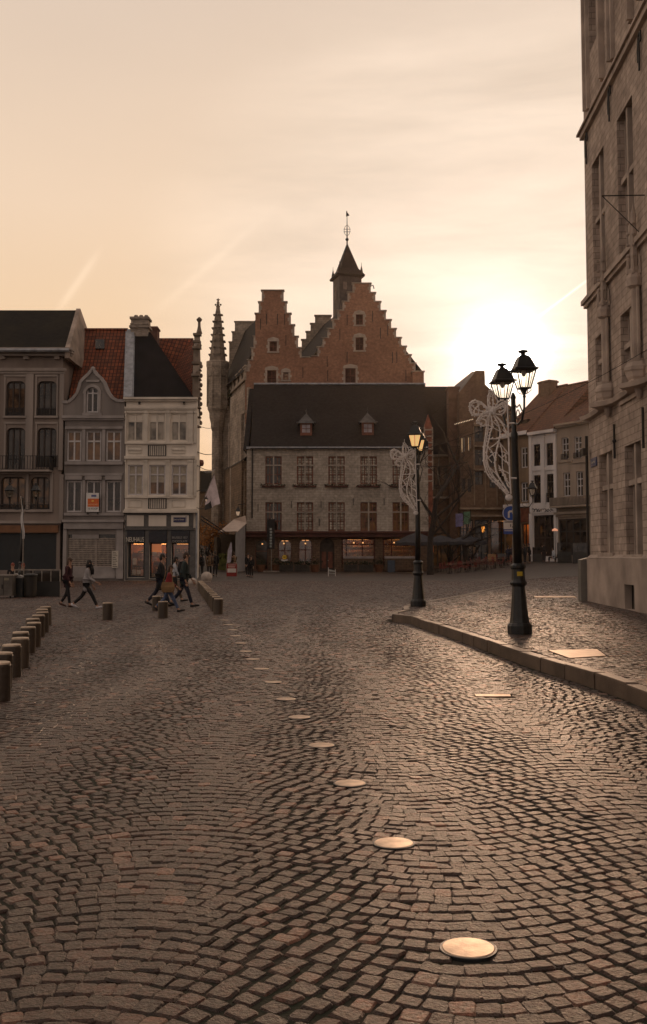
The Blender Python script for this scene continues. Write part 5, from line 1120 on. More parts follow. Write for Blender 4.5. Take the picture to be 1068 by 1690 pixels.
mb = MB(); a, b = P(740, 700, 105.4), P(758, 700, 105.4); mb.box(a.x, b.x, 105, 106.8, 0, P(749, 640, 105.4).z); mb.box(a.x-.08, b.x+.08, 104.92, 106.9, P(749, 642, 105.4).z, P(749, 639, 105.4).z); mb.build('brick_stack', plain('flat_brick', (.19, .115, .078), .9, .2, 1.5, .2, 20), n1)
n1b = thing('brick_pier', 'narrow red brick pier with pale stone bands standing between the cafe and the bare tree', 'pier', (P(708, 800, 101).x, 101, 0))
mb = MB(); a, b = P(701, 780, 100.6), P(714, 780, 100.6); zz = [P(707, y, 100.6).z for y in (930, 800, 705, 690)]; mb.box(a.x, b.x, 100.6, 101.4, 0, zz[2]); mb.prism([(a.x, 100.6, zz[2]), (b.x, 100.6, zz[2]), ((a.x+b.x)/2, 100.6, zz[3]+.4)], (0, .8, 0)); mb.build('shaft', plain('pier_brick', (.28, .10, .06), .9, .25, 2, .3, 15), n1b)
mb = MB()
for k in range(9): z = zz[1] + (zz[2]-zz[1])*k/9+.3; mb.box(a.x-.05, b.x+.05, 100.53, 100.59, z, z+.14)
for y_ in (100.55,): mb.box(a.x-.06, a.x+.05, 100.5, 100.56, zz[1]-.5, zz[2]); mb.box(b.x-.05, b.x+.06, 100.5, 100.56, zz[1]-.5, zz[2])
mb.build('stone_band', M_QUOIN, n1b, uv=False)
# dark gabled house
F2 = Frame(0, 103, 1, 0)
n2 = thing('dark_gable_house', 'tall house turning a blank dark gable with broad chimney toward the sunset', 'building', (18, 103, 0))
pts = [(758, 930), (758, 648), (785, 614), (785, 611.5), (800.5, 611.5), (800.5, 634), (822, 655), (850, 676), (850, 930)]
g_ = [F2.px(*q) for q in pts]; g_[0] = (g_[0][0], -1); g_[-1] = (g_[-1][0], -1)
wl_ = [F2.rc(*q) for q in ((761.5, 722, 764.2, 747), (765.5, 722, 767.5, 745), (772.5, 721, 775, 744), (776, 721, 777.5, 740), (783, 702, 798, 729), (784, 742, 797, 768), (784, 778, 797, 800), (808, 745, 818, 770), (824, 745, 834, 770), (808, 780, 818, 805), (824, 780, 834, 805), (762, 790, 768, 812), (772, 790, 778, 812), (805, 712, 813, 730), (822, 712, 830, 730))]
sh2 = [F2.rc(760, 858, 781, 932), F2.rc(784, 858, 806, 932), F2.rc(810, 858, 846, 932)]
mb = MB(); q = [g_[1], g_[2], g_[3], g_[4], g_[5], g_[6], g_[7], (g_[8][0], g_[8][1])]
stepped(mb, [(g_[1][0], -1)] + g_[1:8] + [(g_[8][0], -1)], 103, wl_+sh2, 9); mb.build('wall', M_BR1, n2)
for i, h in enumerate(wl_):
    window(F2, n2, h, M_WHITEF if i < 4 else M_BROWNF, lamp_mat('slot_sun_glow', (1, .68, .34), .38) if i in (0, 2) else MT['glass_dark'], (.5,) if i > 3 else (), (.62,) if i > 3 else (), t=.05, bar=.03)  # two slot panes emit, standing in for sunlight
for i, h in enumerate(sh2): window(F2, n2, h, M_SHUT, M_PANE if i != 1 else MT['glass_dark'], (.5,), (.8,), t=.1, name='shop_window'); (interior(F2, n2, h, 2.2, 1.2, 30+i, (1, .42, .14), 3) if i != 1 else None)
mb = MB(); a, b = P(750, 640, 106), P(783, 612, 110); c_ = P(758.5, 648, 103); d_ = P(785, 613.5, 103)
mb.add([(c_.x, 103, c_.z+.05), (d_.x, 103, d_.z+.05), (d_.x, 112, d_.z+.05), (c_.x-.2, 112, c_.z+.05)], [(0, 1, 2, 3)]); mb.add([(c_.x, 103, c_.z+.06), (d_.x, 103, d_.z+.06), P(779, 613.5, 112), P(750, 637, 112)], [(0, 1, 2, 3)]); mb.build('roof', plain('pale_roof', (.20, .17, .15), .8, .2, 2, .1, 12), n2)
mb = MB()
for y, o in ((735, .2), (701, .35), (774, .2), (838, .45), (850, .6)):
    a = F2.rc(782 if y < 830 else 758, y, 850, y+3); mb.fb(F2, *a, 0, o)
for x in (781.5, 800, 819, 838): a = F2.rc(x, 704, x+1.8, 834); mb.fb(F2, *a, 0, .16)
mb.prism([F2.pt(*F2.px(x, y), .2) for x, y in ((781, 701), (790, 688), (798, 684), (806, 690), (816, 701))], (0, .2, 0))
mb.build('stone_trim', plain('pilaster_stone', (.27, .20, .14), .9, .2, 1.5, .2, 20), n2)
mb = MB()
for k in range(12):
    f = k/11; p = P(751+29*f, 700-8*f, 102.6); mb.ball(p, .06, 5, 4)
o = mb.build('garland_light', lamp_mat('string_light', (1, .8, .55), .4), n2, uv=False)
# ------------------------------------------------------------ row of three houses
A_ = P(919, 800, 95); FR = Frame(A_.x, 95, -.57, 1.0)
def sx(px, py=800): return FR.px(px, py)[0]
def rowhouse(name, label, x0, x1, ye, wm, holes, shop, dep, base):
    t = thing(name, label, 'building', FR.pt((sx(x0)+sx(x1))/2, 0))
    s0, s1 = sorted((sx(x0), sx(x1))); z1 = FR.px((x0+x1)/2, ye)[1]
    mb = MB(); wall(mb, FR, s0, s1, -.5, z1, holes+shop, .2, bottom_ext=.5); shell(mb, FR, s0, s1, -.5, z1, dep); mb.build('wall', wm, t); return t, s0, s1, z1
R_ = FR.rc
def prc(x0, y0, x1, y1):
    a, b = sorted((sx(x0, (y0+y1)/2), sx(x1, (y0+y1)/2))); xm = (x0+x1)/2; return (a, b, FR.px(xm, y1)[1], FR.px(xm, y0)[1])
h3 = [prc(859.5, 738, 870.5, 772), prc(860, 796, 871, 828)]; s3 = [prc(861, 864, 873, 905), prc(832, 866, 857, 918)]
t3, a0, a1, z3 = rowhouse('tiled_roof_house', 'brown fronted house with broad brown tiled roof and lit shop doorway beside white house', 832, 874.6, 716, M_BEI if False else M_OCH, h3, s3, 9, 0)
for h in h3: window(FR, t3, h, M_WHITEF, MT['glass_dark'], (.5,), (.7,), t=.1)
window(FR, t3, s3[0], M_SHUT, M_PANE, (.5,), (), t=.1, name='shop_door'); interior(FR, t3, s3[0], 2.0, 14, 40, (1, .45, .12), 5); window(FR, t3, s3[1], M_SHUT, MT['glass_warm'], (.5,), (.8,), t=.1, name='shop_window')
h4 = [prc(880.5, 733, 892.5, 769), prc(901.5, 731, 913.5, 768), prc(881, 784, 893, 830), prc(902, 782, 914, 829)]; s4 = [prc(880.5, 850, 915.5, 918)]
t4, c0, c1, z4 = rowhouse('white_house', 'narrow white rendered house with four tall dark windows beside the brown tiled house', 874.8, 919.5, 713, M_CRM2, h4, s4, 9, 0)
for h in h4: window(FR, t4, h, M_BROWNF, MT['glass_dark'], (.5,) , (.72,), t=.08)
for h in h4[2:]: railing(FR, t4, h[0], h[1], h[2]+.05, h[2]+.9, .03, 8)
window(FR, t4, s4[0], M_BROWNF, MT['glass_dark'], (.22, .5, .78), (.45,), t=.12, bar=.07, name='shop_window')
h5 = [prc(927, 722, 938.5, 758), prc(947.5, 720, 960, 756), prc(930, 780, 941, 819), prc(951, 778, 962, 819)]; s5 = [prc(922, 856, 968, 916)]
t5, d0, d1, z5 = rowhouse('balcony_house', 'beige house with stone balcony and dark glazed cafe front next to the tall building', 919.7, 990, 697, M_BEI, h5, s5, 9, 0)
for h in h5: window(FR, t5, h, M_WHITEF, MT['glass_dark'], (.5,), (.42, .7), t=.09)
window(FR, t5, s5[0], M_SHUT, MT['glass_dark'], (.25, .5, .75), (.65,), t=.14, bar=.07, name='shop_window')
def ptrim(mb, x0, y0, x1, y1, o): a = prc(x0, y0, x1, y1); mb.fb(FR, *a, -.03, o)
mb = MB(); ptrim(mb, 876, 711, 919, 716, .45)
for a, b in ((875, 879.5), (894, 900.5), (915.3, 919.3)): ptrim(mb, a, 716.5, b, 846, .14)
ptrim(mb, 879.6, 771, 893.8, 777, .10); ptrim(mb, 900.7, 770, 915.2, 776, .10); ptrim(mb, 879.6, 833, 915.2, 847, .10); ptrim(mb, 875, 847.5, 879.5, 918, .12); ptrim(mb, 915.8, 847.5, 919.3, 918, .12)
mb.build('stone_trim', M_CRM2, t4)
mb = MB()
rs = random.Random(2)
for i in range(9):   # painted curly ornament under the windows
    u = 882 + i*3.8; p = [FR.px(u+2.2*math.sin(k*.9+i), 842+2.4*math.cos(k*.8+i*1.7)) for k in range(6)]
    mb.tube([FR.pt(a, b, .13) for a, b in p], .035, 4)
mb.build('painted_scroll', MT['black_iron'], t4, uv=False)
mb = MB(); ptrim(mb, 832, 714, 874.5, 720, .5); ptrim(mb, 834, 832, 874.5, 837, .3); mb.build('cornice', M_CRM2, t3)
mb = MB(); ptrim(mb, 834, 838, 874.5, 862, .15); mb.build('shop_fascia', M_RUST, t3)
mb = MB(); ptrim(mb, 919.7, 695.5, 990, 699, .5); ptrim(mb, 920, 699.2, 990, 702, .3); ptrim(mb, 921, 760, 945, 763, .1); ptrim(mb, 945.2, 760, 985, 763, .1); ptrim(mb, 919.7, 844, 990, 848, .45); ptrim(mb, 919.7, 848.5, 990, 852, .2); ptrim(mb, 919.7, 834, 985, 837, .95)
mb.build('stone_trim', M_BEI, t5)
mb = MB(); ptrim(mb, 919.7, 820, 985, 834, .9); a = prc(919.7, 821.5, 985, 833); mb.build('balcony', plain('balcony_stone', (.14, .115, .10), .85, .2, 2, .2, 15), t5)
mb = MB(); a = prc(920, 820, 985, 833)
for k in range(30): x = a[0]+(a[1]-a[0])*k/29; mb.fb(FR, x-.03, x+.03, a[2], a[3], .91, .96)
mb.build('baluster', M_BEI, t5, uv=False)
for h in h5[:2]: railing(FR, t5, h[0], h[1], h[2], h[2]+.5, .1, 8)
# roofs of the row
def bk(s, z, o): return FR.pt(s, z, o)
Rg = lambda px, py, o: None
def roof(t, s0, s1, z, zr, dep, mat, hipl=0.0, hipr=0.0):
    mb = MB(); mb.add([bk(s0-.1, z, .45), bk(s1+.1, z, .45), bk(s1-hipl, zr, -dep), bk(s0+hipr, zr, -dep), bk(s1+.1, z, -2*dep), bk(s0-.1, z, -2*dep)], [(0, 1, 2, 3), (3, 2, 4, 5), (1, 4, 2), (0, 3, 5)])
    r = mb.build('roof', mat, t); mb = MB(); mb.tube([bk(s1-hipl, zr+.04, -dep), bk(s0+hipr, zr+.04, -dep)], .12, 6); mb.build('ridge', mat, r); return r
def zfor(px, py, o):   # height of pixel on the plane o behind the facade
    F = Frame(A_.x, 95, -.57, 1.0); F.O = FR.O - FR.n*o; return F.px(px, py)
za = zfor(900, 643, 5)[1]
r3 = roof(t3, a0, a1, z3, za, 5, M_TILE2); r4 = roof(t4, c0, c1, z4+.1, za-.1, 5, M_TILE2)
r5 = roof(t5, d0, d1, z5, zfor(968, 657, 4)[1], 4, M_TILE2)
s_, z_ = zfor(903, 629, 4.5); mb = MB(); F = Frame(A_.x, 95, -.57, 1.0); F.O = FR.O - FR.n*4.5; mb.fb(F, s_-.85, s_+.75, z_-3, z_, -.6, .5); mb.fb(F, s_-.93, s_+.83, z_-.25, z_-.08, -.7, .6); mb.build('chimney', M_BR1, r4)
mb = MB(); p = zfor(869, 701, 1); F.O = FR.O - FR.n*1.0; mb.fb(F, p[0]-.5, p[0]+.5, p[1]-.1, p[1]+.5, -.2, .3); mb.build('roof_vent', MT['glass_dark'], r3)
bk_ = thing('slate_backhouse', 'plain dark slate roof rising behind the white house and balcony house', 'building', (31, 110, 1))
F.O = FR.O - FR.n*11; q = [F.px(x, y) for x, y in ((884, 712), (944, 633), (985, 631), (1010, 712))]
mb = MB(); mb.prism([F.pt(q[0][0], q[0][1]), F.pt(q[1][0], q[1][1], -5), F.pt(q[2][0], q[2][1], -5), F.pt(q[3][0]-4, q[3][1])], (F.n.x*-.4, F.n.y*-.4, 0)); mb.build('roof', M_SLATE, bk_)
mb = MB(); mb.fb(F, q[3][0]-4, q[0][0], 0, q[0][1]-.1, -8, -.1); mb.build('wall', M_BR1, bk_)
# ============================================================ TOWN HALL (tall stone building)
FB = Frame(8.3, 32, -.045, -1.0)    # s grows toward the camera
M_BST = bricky('sandstone_ashlar', (.52, .42, .35), (.39, .315, .262), (.25, .20, .165), .42, .19, .010, .9, .65, .35, dirt=(.12, .085, .065), sscale=.5)
M_BSTT = plain('sandstone_trim', (.45, .365, .305), .88, .2, 1.3, .45, 14)
M_BASE = plain('plinth_stone', (.42, .34, .285), .85, .2, 1.0, .45, 9)
th = thing('town_hall', 'tall sandstone town hall with tall mullioned windows and canopied niches', 'building', (8.3, 20, KZ))
def bz(px, py): return FB.px(px, py)
SB = 27.0; ZT = 24.5
def br(xl, xr, yt, yb):   # window: left and right px, top y and bottom y measured at the right edge
    s0 = bz(xl, (yt+yb)/2)[0]; s1, z1 = bz(xr, yt); z0 = bz(xr, yb)[1]; return (s0, s1, z0, z1)
g1 = [br(990, 1010.5, 743, 912), br(1032.5, 1057.5, 726, 916)]
g2 = [br(983, 1002.5, 540, 652), br(1025, 1050, 497, 648)]
g3 = [br(978, 996, 240, 463), br(1019.5, 1043, 156, 405)]
sp = g1[1][0] - g1[0][0]; print('bay', sp, g1, g2, g3)
g4 = [(h[0], h[1], h[3]+3.6, ZT-1.2) for h in g3]
def rep(l, n=3):
    d = l[1][0]-l[0][0]; o = list(l)
    for k in range(n): o.append((l[1][0]+d*(k+1), l[1][1]+d*(k+1), l[1][2], l[1][3]))
    return [q for q in o if q[1] < SB-.5]
G1, G2, G3_, G4 = rep(g1, 5), rep(g2, 5), rep(g3, 5), rep(g4, 5)
zpl = bz(1000, 921)[1]
bw = br(1038.5, 1054.5, 966, 1008)
mb = MB(); wall(mb, FB, 0, SB, zpl, ZT, G1+G2+G3_+G4, .38, bottom_ext=0); shell(mb, FB, 0, SB, zpl, ZT, 13, bext=0); mb.build('wall', M_BST, th)
FBp = Frame(8.3, 32, -.045, -1.0); FBp.O = FB.O + FB.n*.12
mb = MB(); wall(mb, FBp, -.12, SB, KZ-.3, zpl, [bw], .35, bottom_ext=0); mb.fb(FB, -.12, SB, KZ-.3, zpl-.01, -1.0, -.4) if False else None
mb.prism([FB.pt(-.12, KZ-.3, .12), FB.pt(-.12, zpl, .12), FB.pt(-.12, zpl, -13), FB.pt(-.12, KZ-.3, -13)], (0, -.02, 0))
mb.prism([FB.pt(-.12, zpl, .12), FB.pt(SB, zpl, .12), FB.pt(SB, zpl+.10, .0), FB.pt(-.12, zpl+.10, .0)], (0, 0, -.02)); mb.build('plinth', M_BASE, th)
mb = MB(); mb.poly([FBp.pt(bw[0], bw[2], -.33), FBp.pt(bw[1], bw[2], -.33), FBp.pt(bw[1], bw[3], -.33), FBp.pt(bw[0], bw[3], -.33)]); cw = mb.build('cellar_window', MT['glass_dark'], th)
mb = MB()
for k in range(5): x = bw[0]+(bw[1]-bw[0])*(k+.5)/5; mb.fb(FBp, x-.015, x+.015, bw[2], bw[3], -.2, -.17)
mb.build('bars', MT['black_iron'], cw, uv=False)
M_TFR = plain('oak_window_frame', (.06, .04, .03), .6, .2, 4, .1, 20)
def twin(h, tr, name='window'):
    w = window(FB, th, h, M_TFR, MT['glass_dark'], (.25, .75), (.2, .4, .85), t=.05, dep=.34, bar=.018)
    mb = MB(); c_ = (h[0]+h[1])/2; mb.fb(FB, c_-.08, c_+.08, h[2], h[3], -.28, -.06); z = h[2]+(h[3]-h[2])*tr
    mb.fb(FB, h[0], c_-.08, z-.07, z+.07, -.27, -.08); mb.fb(FB, c_+.08, h[1], z-.07, z+.07, -.27, -.08)
    mb.fb(FB, h[0]-.02, h[0]+.10, h[2], h[3], -.36, -.2); mb.fb(FB, h[1]-.10, h[1]+.02, h[2], h[3], -.36, -.2); mb.build('stone_mullion', M_BSTT, w)
for h in G1: twin(h, .66)
for h in G2: twin(h, .62)
for h in G3_: twin(h, .55)
for h in G4: twin(h, .55)
mb = MB()
zc1 = bz(1001, 458)[1]; zc2 = bz(976, 197)[1]; zc2 = (bz(1068, 16)[1]+zc2)/2; zc3 = bz(1000, 664)[1]
for z, o, hh in ((zc1, .16, .14), (zc1-.13, .09, .12), ):
    mb.fb(FB, -o, SB, z-hh, z, -.02, o)
mb.prism([FB.pt(-.28, zc2, 0), FB.pt(-.28, zc2, .19), FB.pt(-.28, zc2+.07, .19), FB.pt(-.28, zc2+.30, 0)], (FB.pt(SB, 0)-FB.pt(-.28, 0)))
mb.fb(FB, -.10, SB, zc2-.18, zc2-.01, -.02, .12)
for k, h in enumerate(G4):
    for e in (-.22, h[1]-h[0]+.08): mb.fb(FB, h[0]+e, h[0]+e+.14, zc2+.43, ZT-.3, -.02, .10)
    mb.fb(FB, h[0]-.35, h[0]-.25, zc2+.43, ZT-.3, -.02, .18); mb.fb(FB, h[1]+.25, h[1]+.35, zc2+.43, ZT-.3, -.02, .18)
mb.fb(FB, -.3, SB, ZT-.3, ZT, -.02, .35)
for h in G1+G2: mb.fb(FB, h[0]-.1, h[1]+.1, h[2]-.12, h[2]-.005, -.02, .07)
mb.build('string_course', M_BSTT, th)
# niches: shaft with canopy, column and pedestal corbel, at the pier after each window bay
def niche(i, s, zt_, zcan, zped, zcor):
    t = MB(); c = lambda o, z: FB.pt(s, z, o)
    t.tube([c(.14, zcan+.25), c(.14, zt_-.3), c(.13, zt_)], [.11, .07, .015], 6)
    for k in range(int((zt_-zcan-.4)/.28)):
        z = zcan+.4+k*.28; 
        for a in (-.09, .09): t.ball(FB.pt(s+a, z, .17), (.05, .05, .05), 5, 4)
        t.ball(FB.pt(s, z, .29), .05, 5, 4)
    t.lathe([(.06, 0), (.20, .10), (.22, .30), (.17, .42), (.19, .50), (.10, .60)], c(.13, zcan-.2), 8)
    for k in range(6):
        a = k*math.pi/3; t.lathe([(.05, 0), (.04, .3), (.01, .5)], c(.13, zcan+.2)+Vector((.17*math.cos(a), .17*math.sin(a), 0)), 5)
    t.tube([c(.15, zped), c(.15, zcan-.15)], .085, 8); t.tube([FB.pt(s-.13, zped, .10), FB.pt(s-.13, zcan-.15, .10)], .05, 6); t.tube([FB.pt(s+.13, zped, .10), FB.pt(s+.13, zcan-.15, .10)], .05, 6)
    t.lathe([(.16, -.62), (.18, -.55), (.21, -.52), (.21, -.12), (.25, -.08), (.26, 0)], c(.12, zped), 8)
    t.lathe([(.04, 0), (.09, .10), (.12, .25), (.20, .40), (.31, .55), (.34, .68), (.37, .72), (.37, .80)], c(.08, zcor), 8)
    t.lathe([(.36, .80), (.3, .9), (.2, 1.0)], c(.08, zcor), 8)
    for k in range(9): a = k*math.pi/8; t.ball(c(.08, zcor+.42)+Vector((FB.n.x, FB.n.y, 0))*.19*math.sin(a)+Vector((FB.d.x, FB.d.y, 0))*.19*math.cos(a), .09, 5, 4)
    return t.build('niche_canopy', M_BSTT, th)
sn = bz(1006, 560)[0]; sn2 = bz(1058, 540)[0]; dn = sn2-sn; print('niche', sn, sn2)
for k in range(3): niche(k, sn+dn*k, bz(1006, 397)[1], bz(1003, 520)[1], bz(1006, 632)[1], bz(1006, 690)[1])
# curved string course sweeping between corbels
mb = MB()
zz0 = bz(1006, 668)[1]
for k in range(-1, 3):
    s0, s1 = sn+dn*k, sn+dn*(k+1); n_ = 14; P_ = []
    for j in range(n_+1):
        f = j/n_; s_ = s0+(s1-s0)*f; e = .10*(abs(2*f-1)**3); P_.append((s_, zz0+.42*0-.10+.0*f, .06+.42*max(0, abs(2*f-1)**4)))
    for j in range(n_):
        a, b = P_[j], P_[j+1]
        if a[0] < -.1: continue
        mb.hexa([FB.pt(a[0], a[1], 0), FB.pt(b[0], b[1], 0), FB.pt(b[0], b[1], b[2]+.1), FB.pt(a[0], a[1], a[2]+.1), FB.pt(a[0], a[1]+.12, 0), FB.pt(b[0], b[1]+.12, 0), FB.pt(b[0], b[1]+.12, b[2]+.14), FB.pt(a[0], a[1]+.12, a[2]+.14)])
mb.build('curved_cornice', M_BSTT, th)
def anchor(s, z, k=1.0):
    mb = MB(); r = .028
    mb.tube([FB.pt(s, z, .06), FB.pt(s, z-.85*k, .06)], r, 5); mb.tube([FB.pt(s-.1*k, z-.6*k, .06), FB.pt(s-.13*k, z-.3*k, .06), FB.pt(s, z+.02*k, .07), FB.pt(s+.16*k, z+.1*k, .06), FB.pt(s+.18*k, z-.12*k, .06), FB.pt(s+.1*k, z-.15*k, .06)], r, 5); mb.build('wall_anchor', MT['black_iron'], th, uv=False)
for px, py in ((1008, 152), (970, 227), (1058, 62)): a = bz(px, py); anchor(a[0], a[1])
# banner rods
for (x, y, x2, y2, x3, y3) in ((1000, 336, 1064, 322, 1036, 352),):
    mb = MB(); s_, z_ = bz(x2, y2); c0_ = FB.pt(s_, z_, 0); a = FB.pt(s_, z_, 1.05); b = FB.pt(s_-.3, z_-.9, .02); mb.tube([c0_, a], .016, 5); mb.tube([a, b], .012, 5); mb.build('banner_rod', MT['black_iron'], th, uv=False)
for px_, y0, y1 in ((1018, 700, 757), ):
    s_ = bz(px_, 720)[0]; mb = MB(); mb.tube([FB.pt(s_, bz(px_, y1)[1], .07), FB.pt(s_, bz(px_, y0)[1], .07)], .035, 6); mb.ball(FB.pt(s_, bz(px_, 728)[1], .07), .06); mb.build('drainpipe', MT['black_iron'], th, uv=False)
s_ = bz(1066, 700)[0]; mb = MB(); mb.tube([FB.pt(s_, bz(1066, 740)[1], .07), FB.pt(s_, bz(1066, 672)[1], .07)], .035, 6); mb.build('drainpipe', MT['black_iron'], th, uv=False)
mb = MB(); mb.tube([FB.pt(-.16, bz(975, 925)[1], .05), FB.pt(-.16, bz(974, 718)[1], .05)], .05, 6); mb.box(8.05, 8.2, 31.8, 32.1, bz(974, 752)[1], bz(974, 740)[1]); mb.build('drainpipe', MT['black_iron'], th, uv=False)
mb = MB(); a = bz(966, 990); mb.box(8.0, 8.28, 32.15, 32.5, KZ-.1, bz(972, 924)[1]); mb.prism([(8.0, 32.15, bz(972, 924)[1]), (8.28, 32.15, bz(972, 924)[1]), (8.28, 32.15, bz(972, 920)[1])], (0, .35, 0))
o = mb.build('utility_cabinet', plain('cabinet_grey', (.17, .16, .14), .6, .15, 3, .1, 20)); tag(o, 'narrow grey utility cabinet standing against the corner of the sandstone town hall', 'cabinet')
q = (bz(977, 760)[0], bz(986, 760)[0], bz(981, 770)[1], bz(981, 756)[1]); q = (min(q[0], q[1]), max(q[0], q[1]), q[2], q[3])
sp_ = thing('street_name_plate', 'small blue street name plate beside the ground floor window of the sandstone town hall', 'sign', FB.pt(q[0], q[2], 0))
mb = MB(); mb.fb(FB, q[0], q[1], q[2], q[3], .01, .04); mb.build('plate', plain('enamel_blue', (.05, .07, .16), .4, .1, 5, 0), sp_, uv=False)
lettering('Grote Markt', FB, sp_, (q[0]+q[1])/2, (q[2]+q[3])/2, .10, M_LET, .045, ext=.001)
# ============================================================ STREET LAMPS
def lamp_post(lit, lean=0.0):
    t = thing('street_lamp', 'x', 'street lamp', (0, 0, 0))
    mb = MB(); mb.lathe([(.225, 0), (.225, .15), (.20, .19), (.185, .20), (.175, .24), (.15, .45), (.115, .86), (.15, .89), (.158, .93), (.13, .97), (.125, 1.0), (.12, 1.17), (.142, 1.20), (.142, 1.24), (.09, 1.28)], (0, 0, 0), 12); mb.build('base', MT['dark_metal'], t, smooth=False, uv=False)
    mb = MB(); mb.lathe([(.082, 1.26), (.074, 2.2), (.060, 3.55), (.068, 3.58), (.068, 3.66), (.048, 3.70), (.042, 4.30), (.055, 4.33), (.02, 4.42)], (0, 0, 0), 12); mb.build('pole', MT['dark_metal'], t, smooth=True, uv=False)
    for s_ in (-1, 1):
        mb = MB(); y = .64*s_
        mb.tube([(0, .04*s_, 3.85), (0, .25*s_, 3.80), (0, .48*s_, 3.86), (0, .62*s_, 4.06), (0, y, 4.26)], .02, 6)
        mb.tube([(0, .05*s_, 4.22), (0, .2*s_, 4.12), (0, .36*s_, 4.15), (0, .50*s_, 4.02)], .013, 5)
        mb.tube([(0, .25*s_+.09*s_*math.cos(a), 3.98+.09*math.sin(a)) for a in [k*math.pi/6 for k in range(11)]], .010, 5)
        mb.build('arm', MT['dark_metal'], t, uv=False)
        lantern_mesh(t, (0, y, 4.40), .90, lit, M_FROST if lit else M_CLEAR)
    return t
def set_lamp(t, loc, rz, label, ry=0.0, group='three matching two lantern street lamps'):
    t.location = loc; t.rotation_euler = (0, ry, rz); t['label'] = label; t['group'] = group
near_l = lamp_post(False); b_ = G(858, 1046, KZ); set_lamp(near_l, b_, .125, 'large near black two lantern street lamp standing against the low sun', -.016)
far_l = lamp_post(True); b_ = G(690.5, 1001, KZ); set_lamp(far_l, b_, math.atan2(-.235, -1.3) + math.pi/2 - math.pi/2 + .0, 'black street lamp with softly glowing lanterns standing at the kerb tip')
far_l.rotation_euler = (0, 0, -.18)
l3 = copy_tree(near_l); b_ = P(858.5, 960, 48.5); set_lamp(l3, (b_.x, 48.5, hgt2(b_.x, 48.5)), 1.2, 'small distant two lantern street lamp partly hidden behind the large near lamp post')
l4 = copy_tree(near_l); b_ = P(35, 950, 50); set_lamp(l4, (b_.x, 50, 0), math.pi/2, 'two lantern street lamp in front of the taupe townhouse')
_kc.clear()
# warning sticker on the near lamp
p = near_l.location; mb = MB(); mb.box(-.06, .04, -.129, -.121, 1.05, 1.13); st2 = mb.build('warning_sticker', plain('yellow_sticker', (.55, .38, .03), .6, .1, 4, 0), near_l, uv=False)
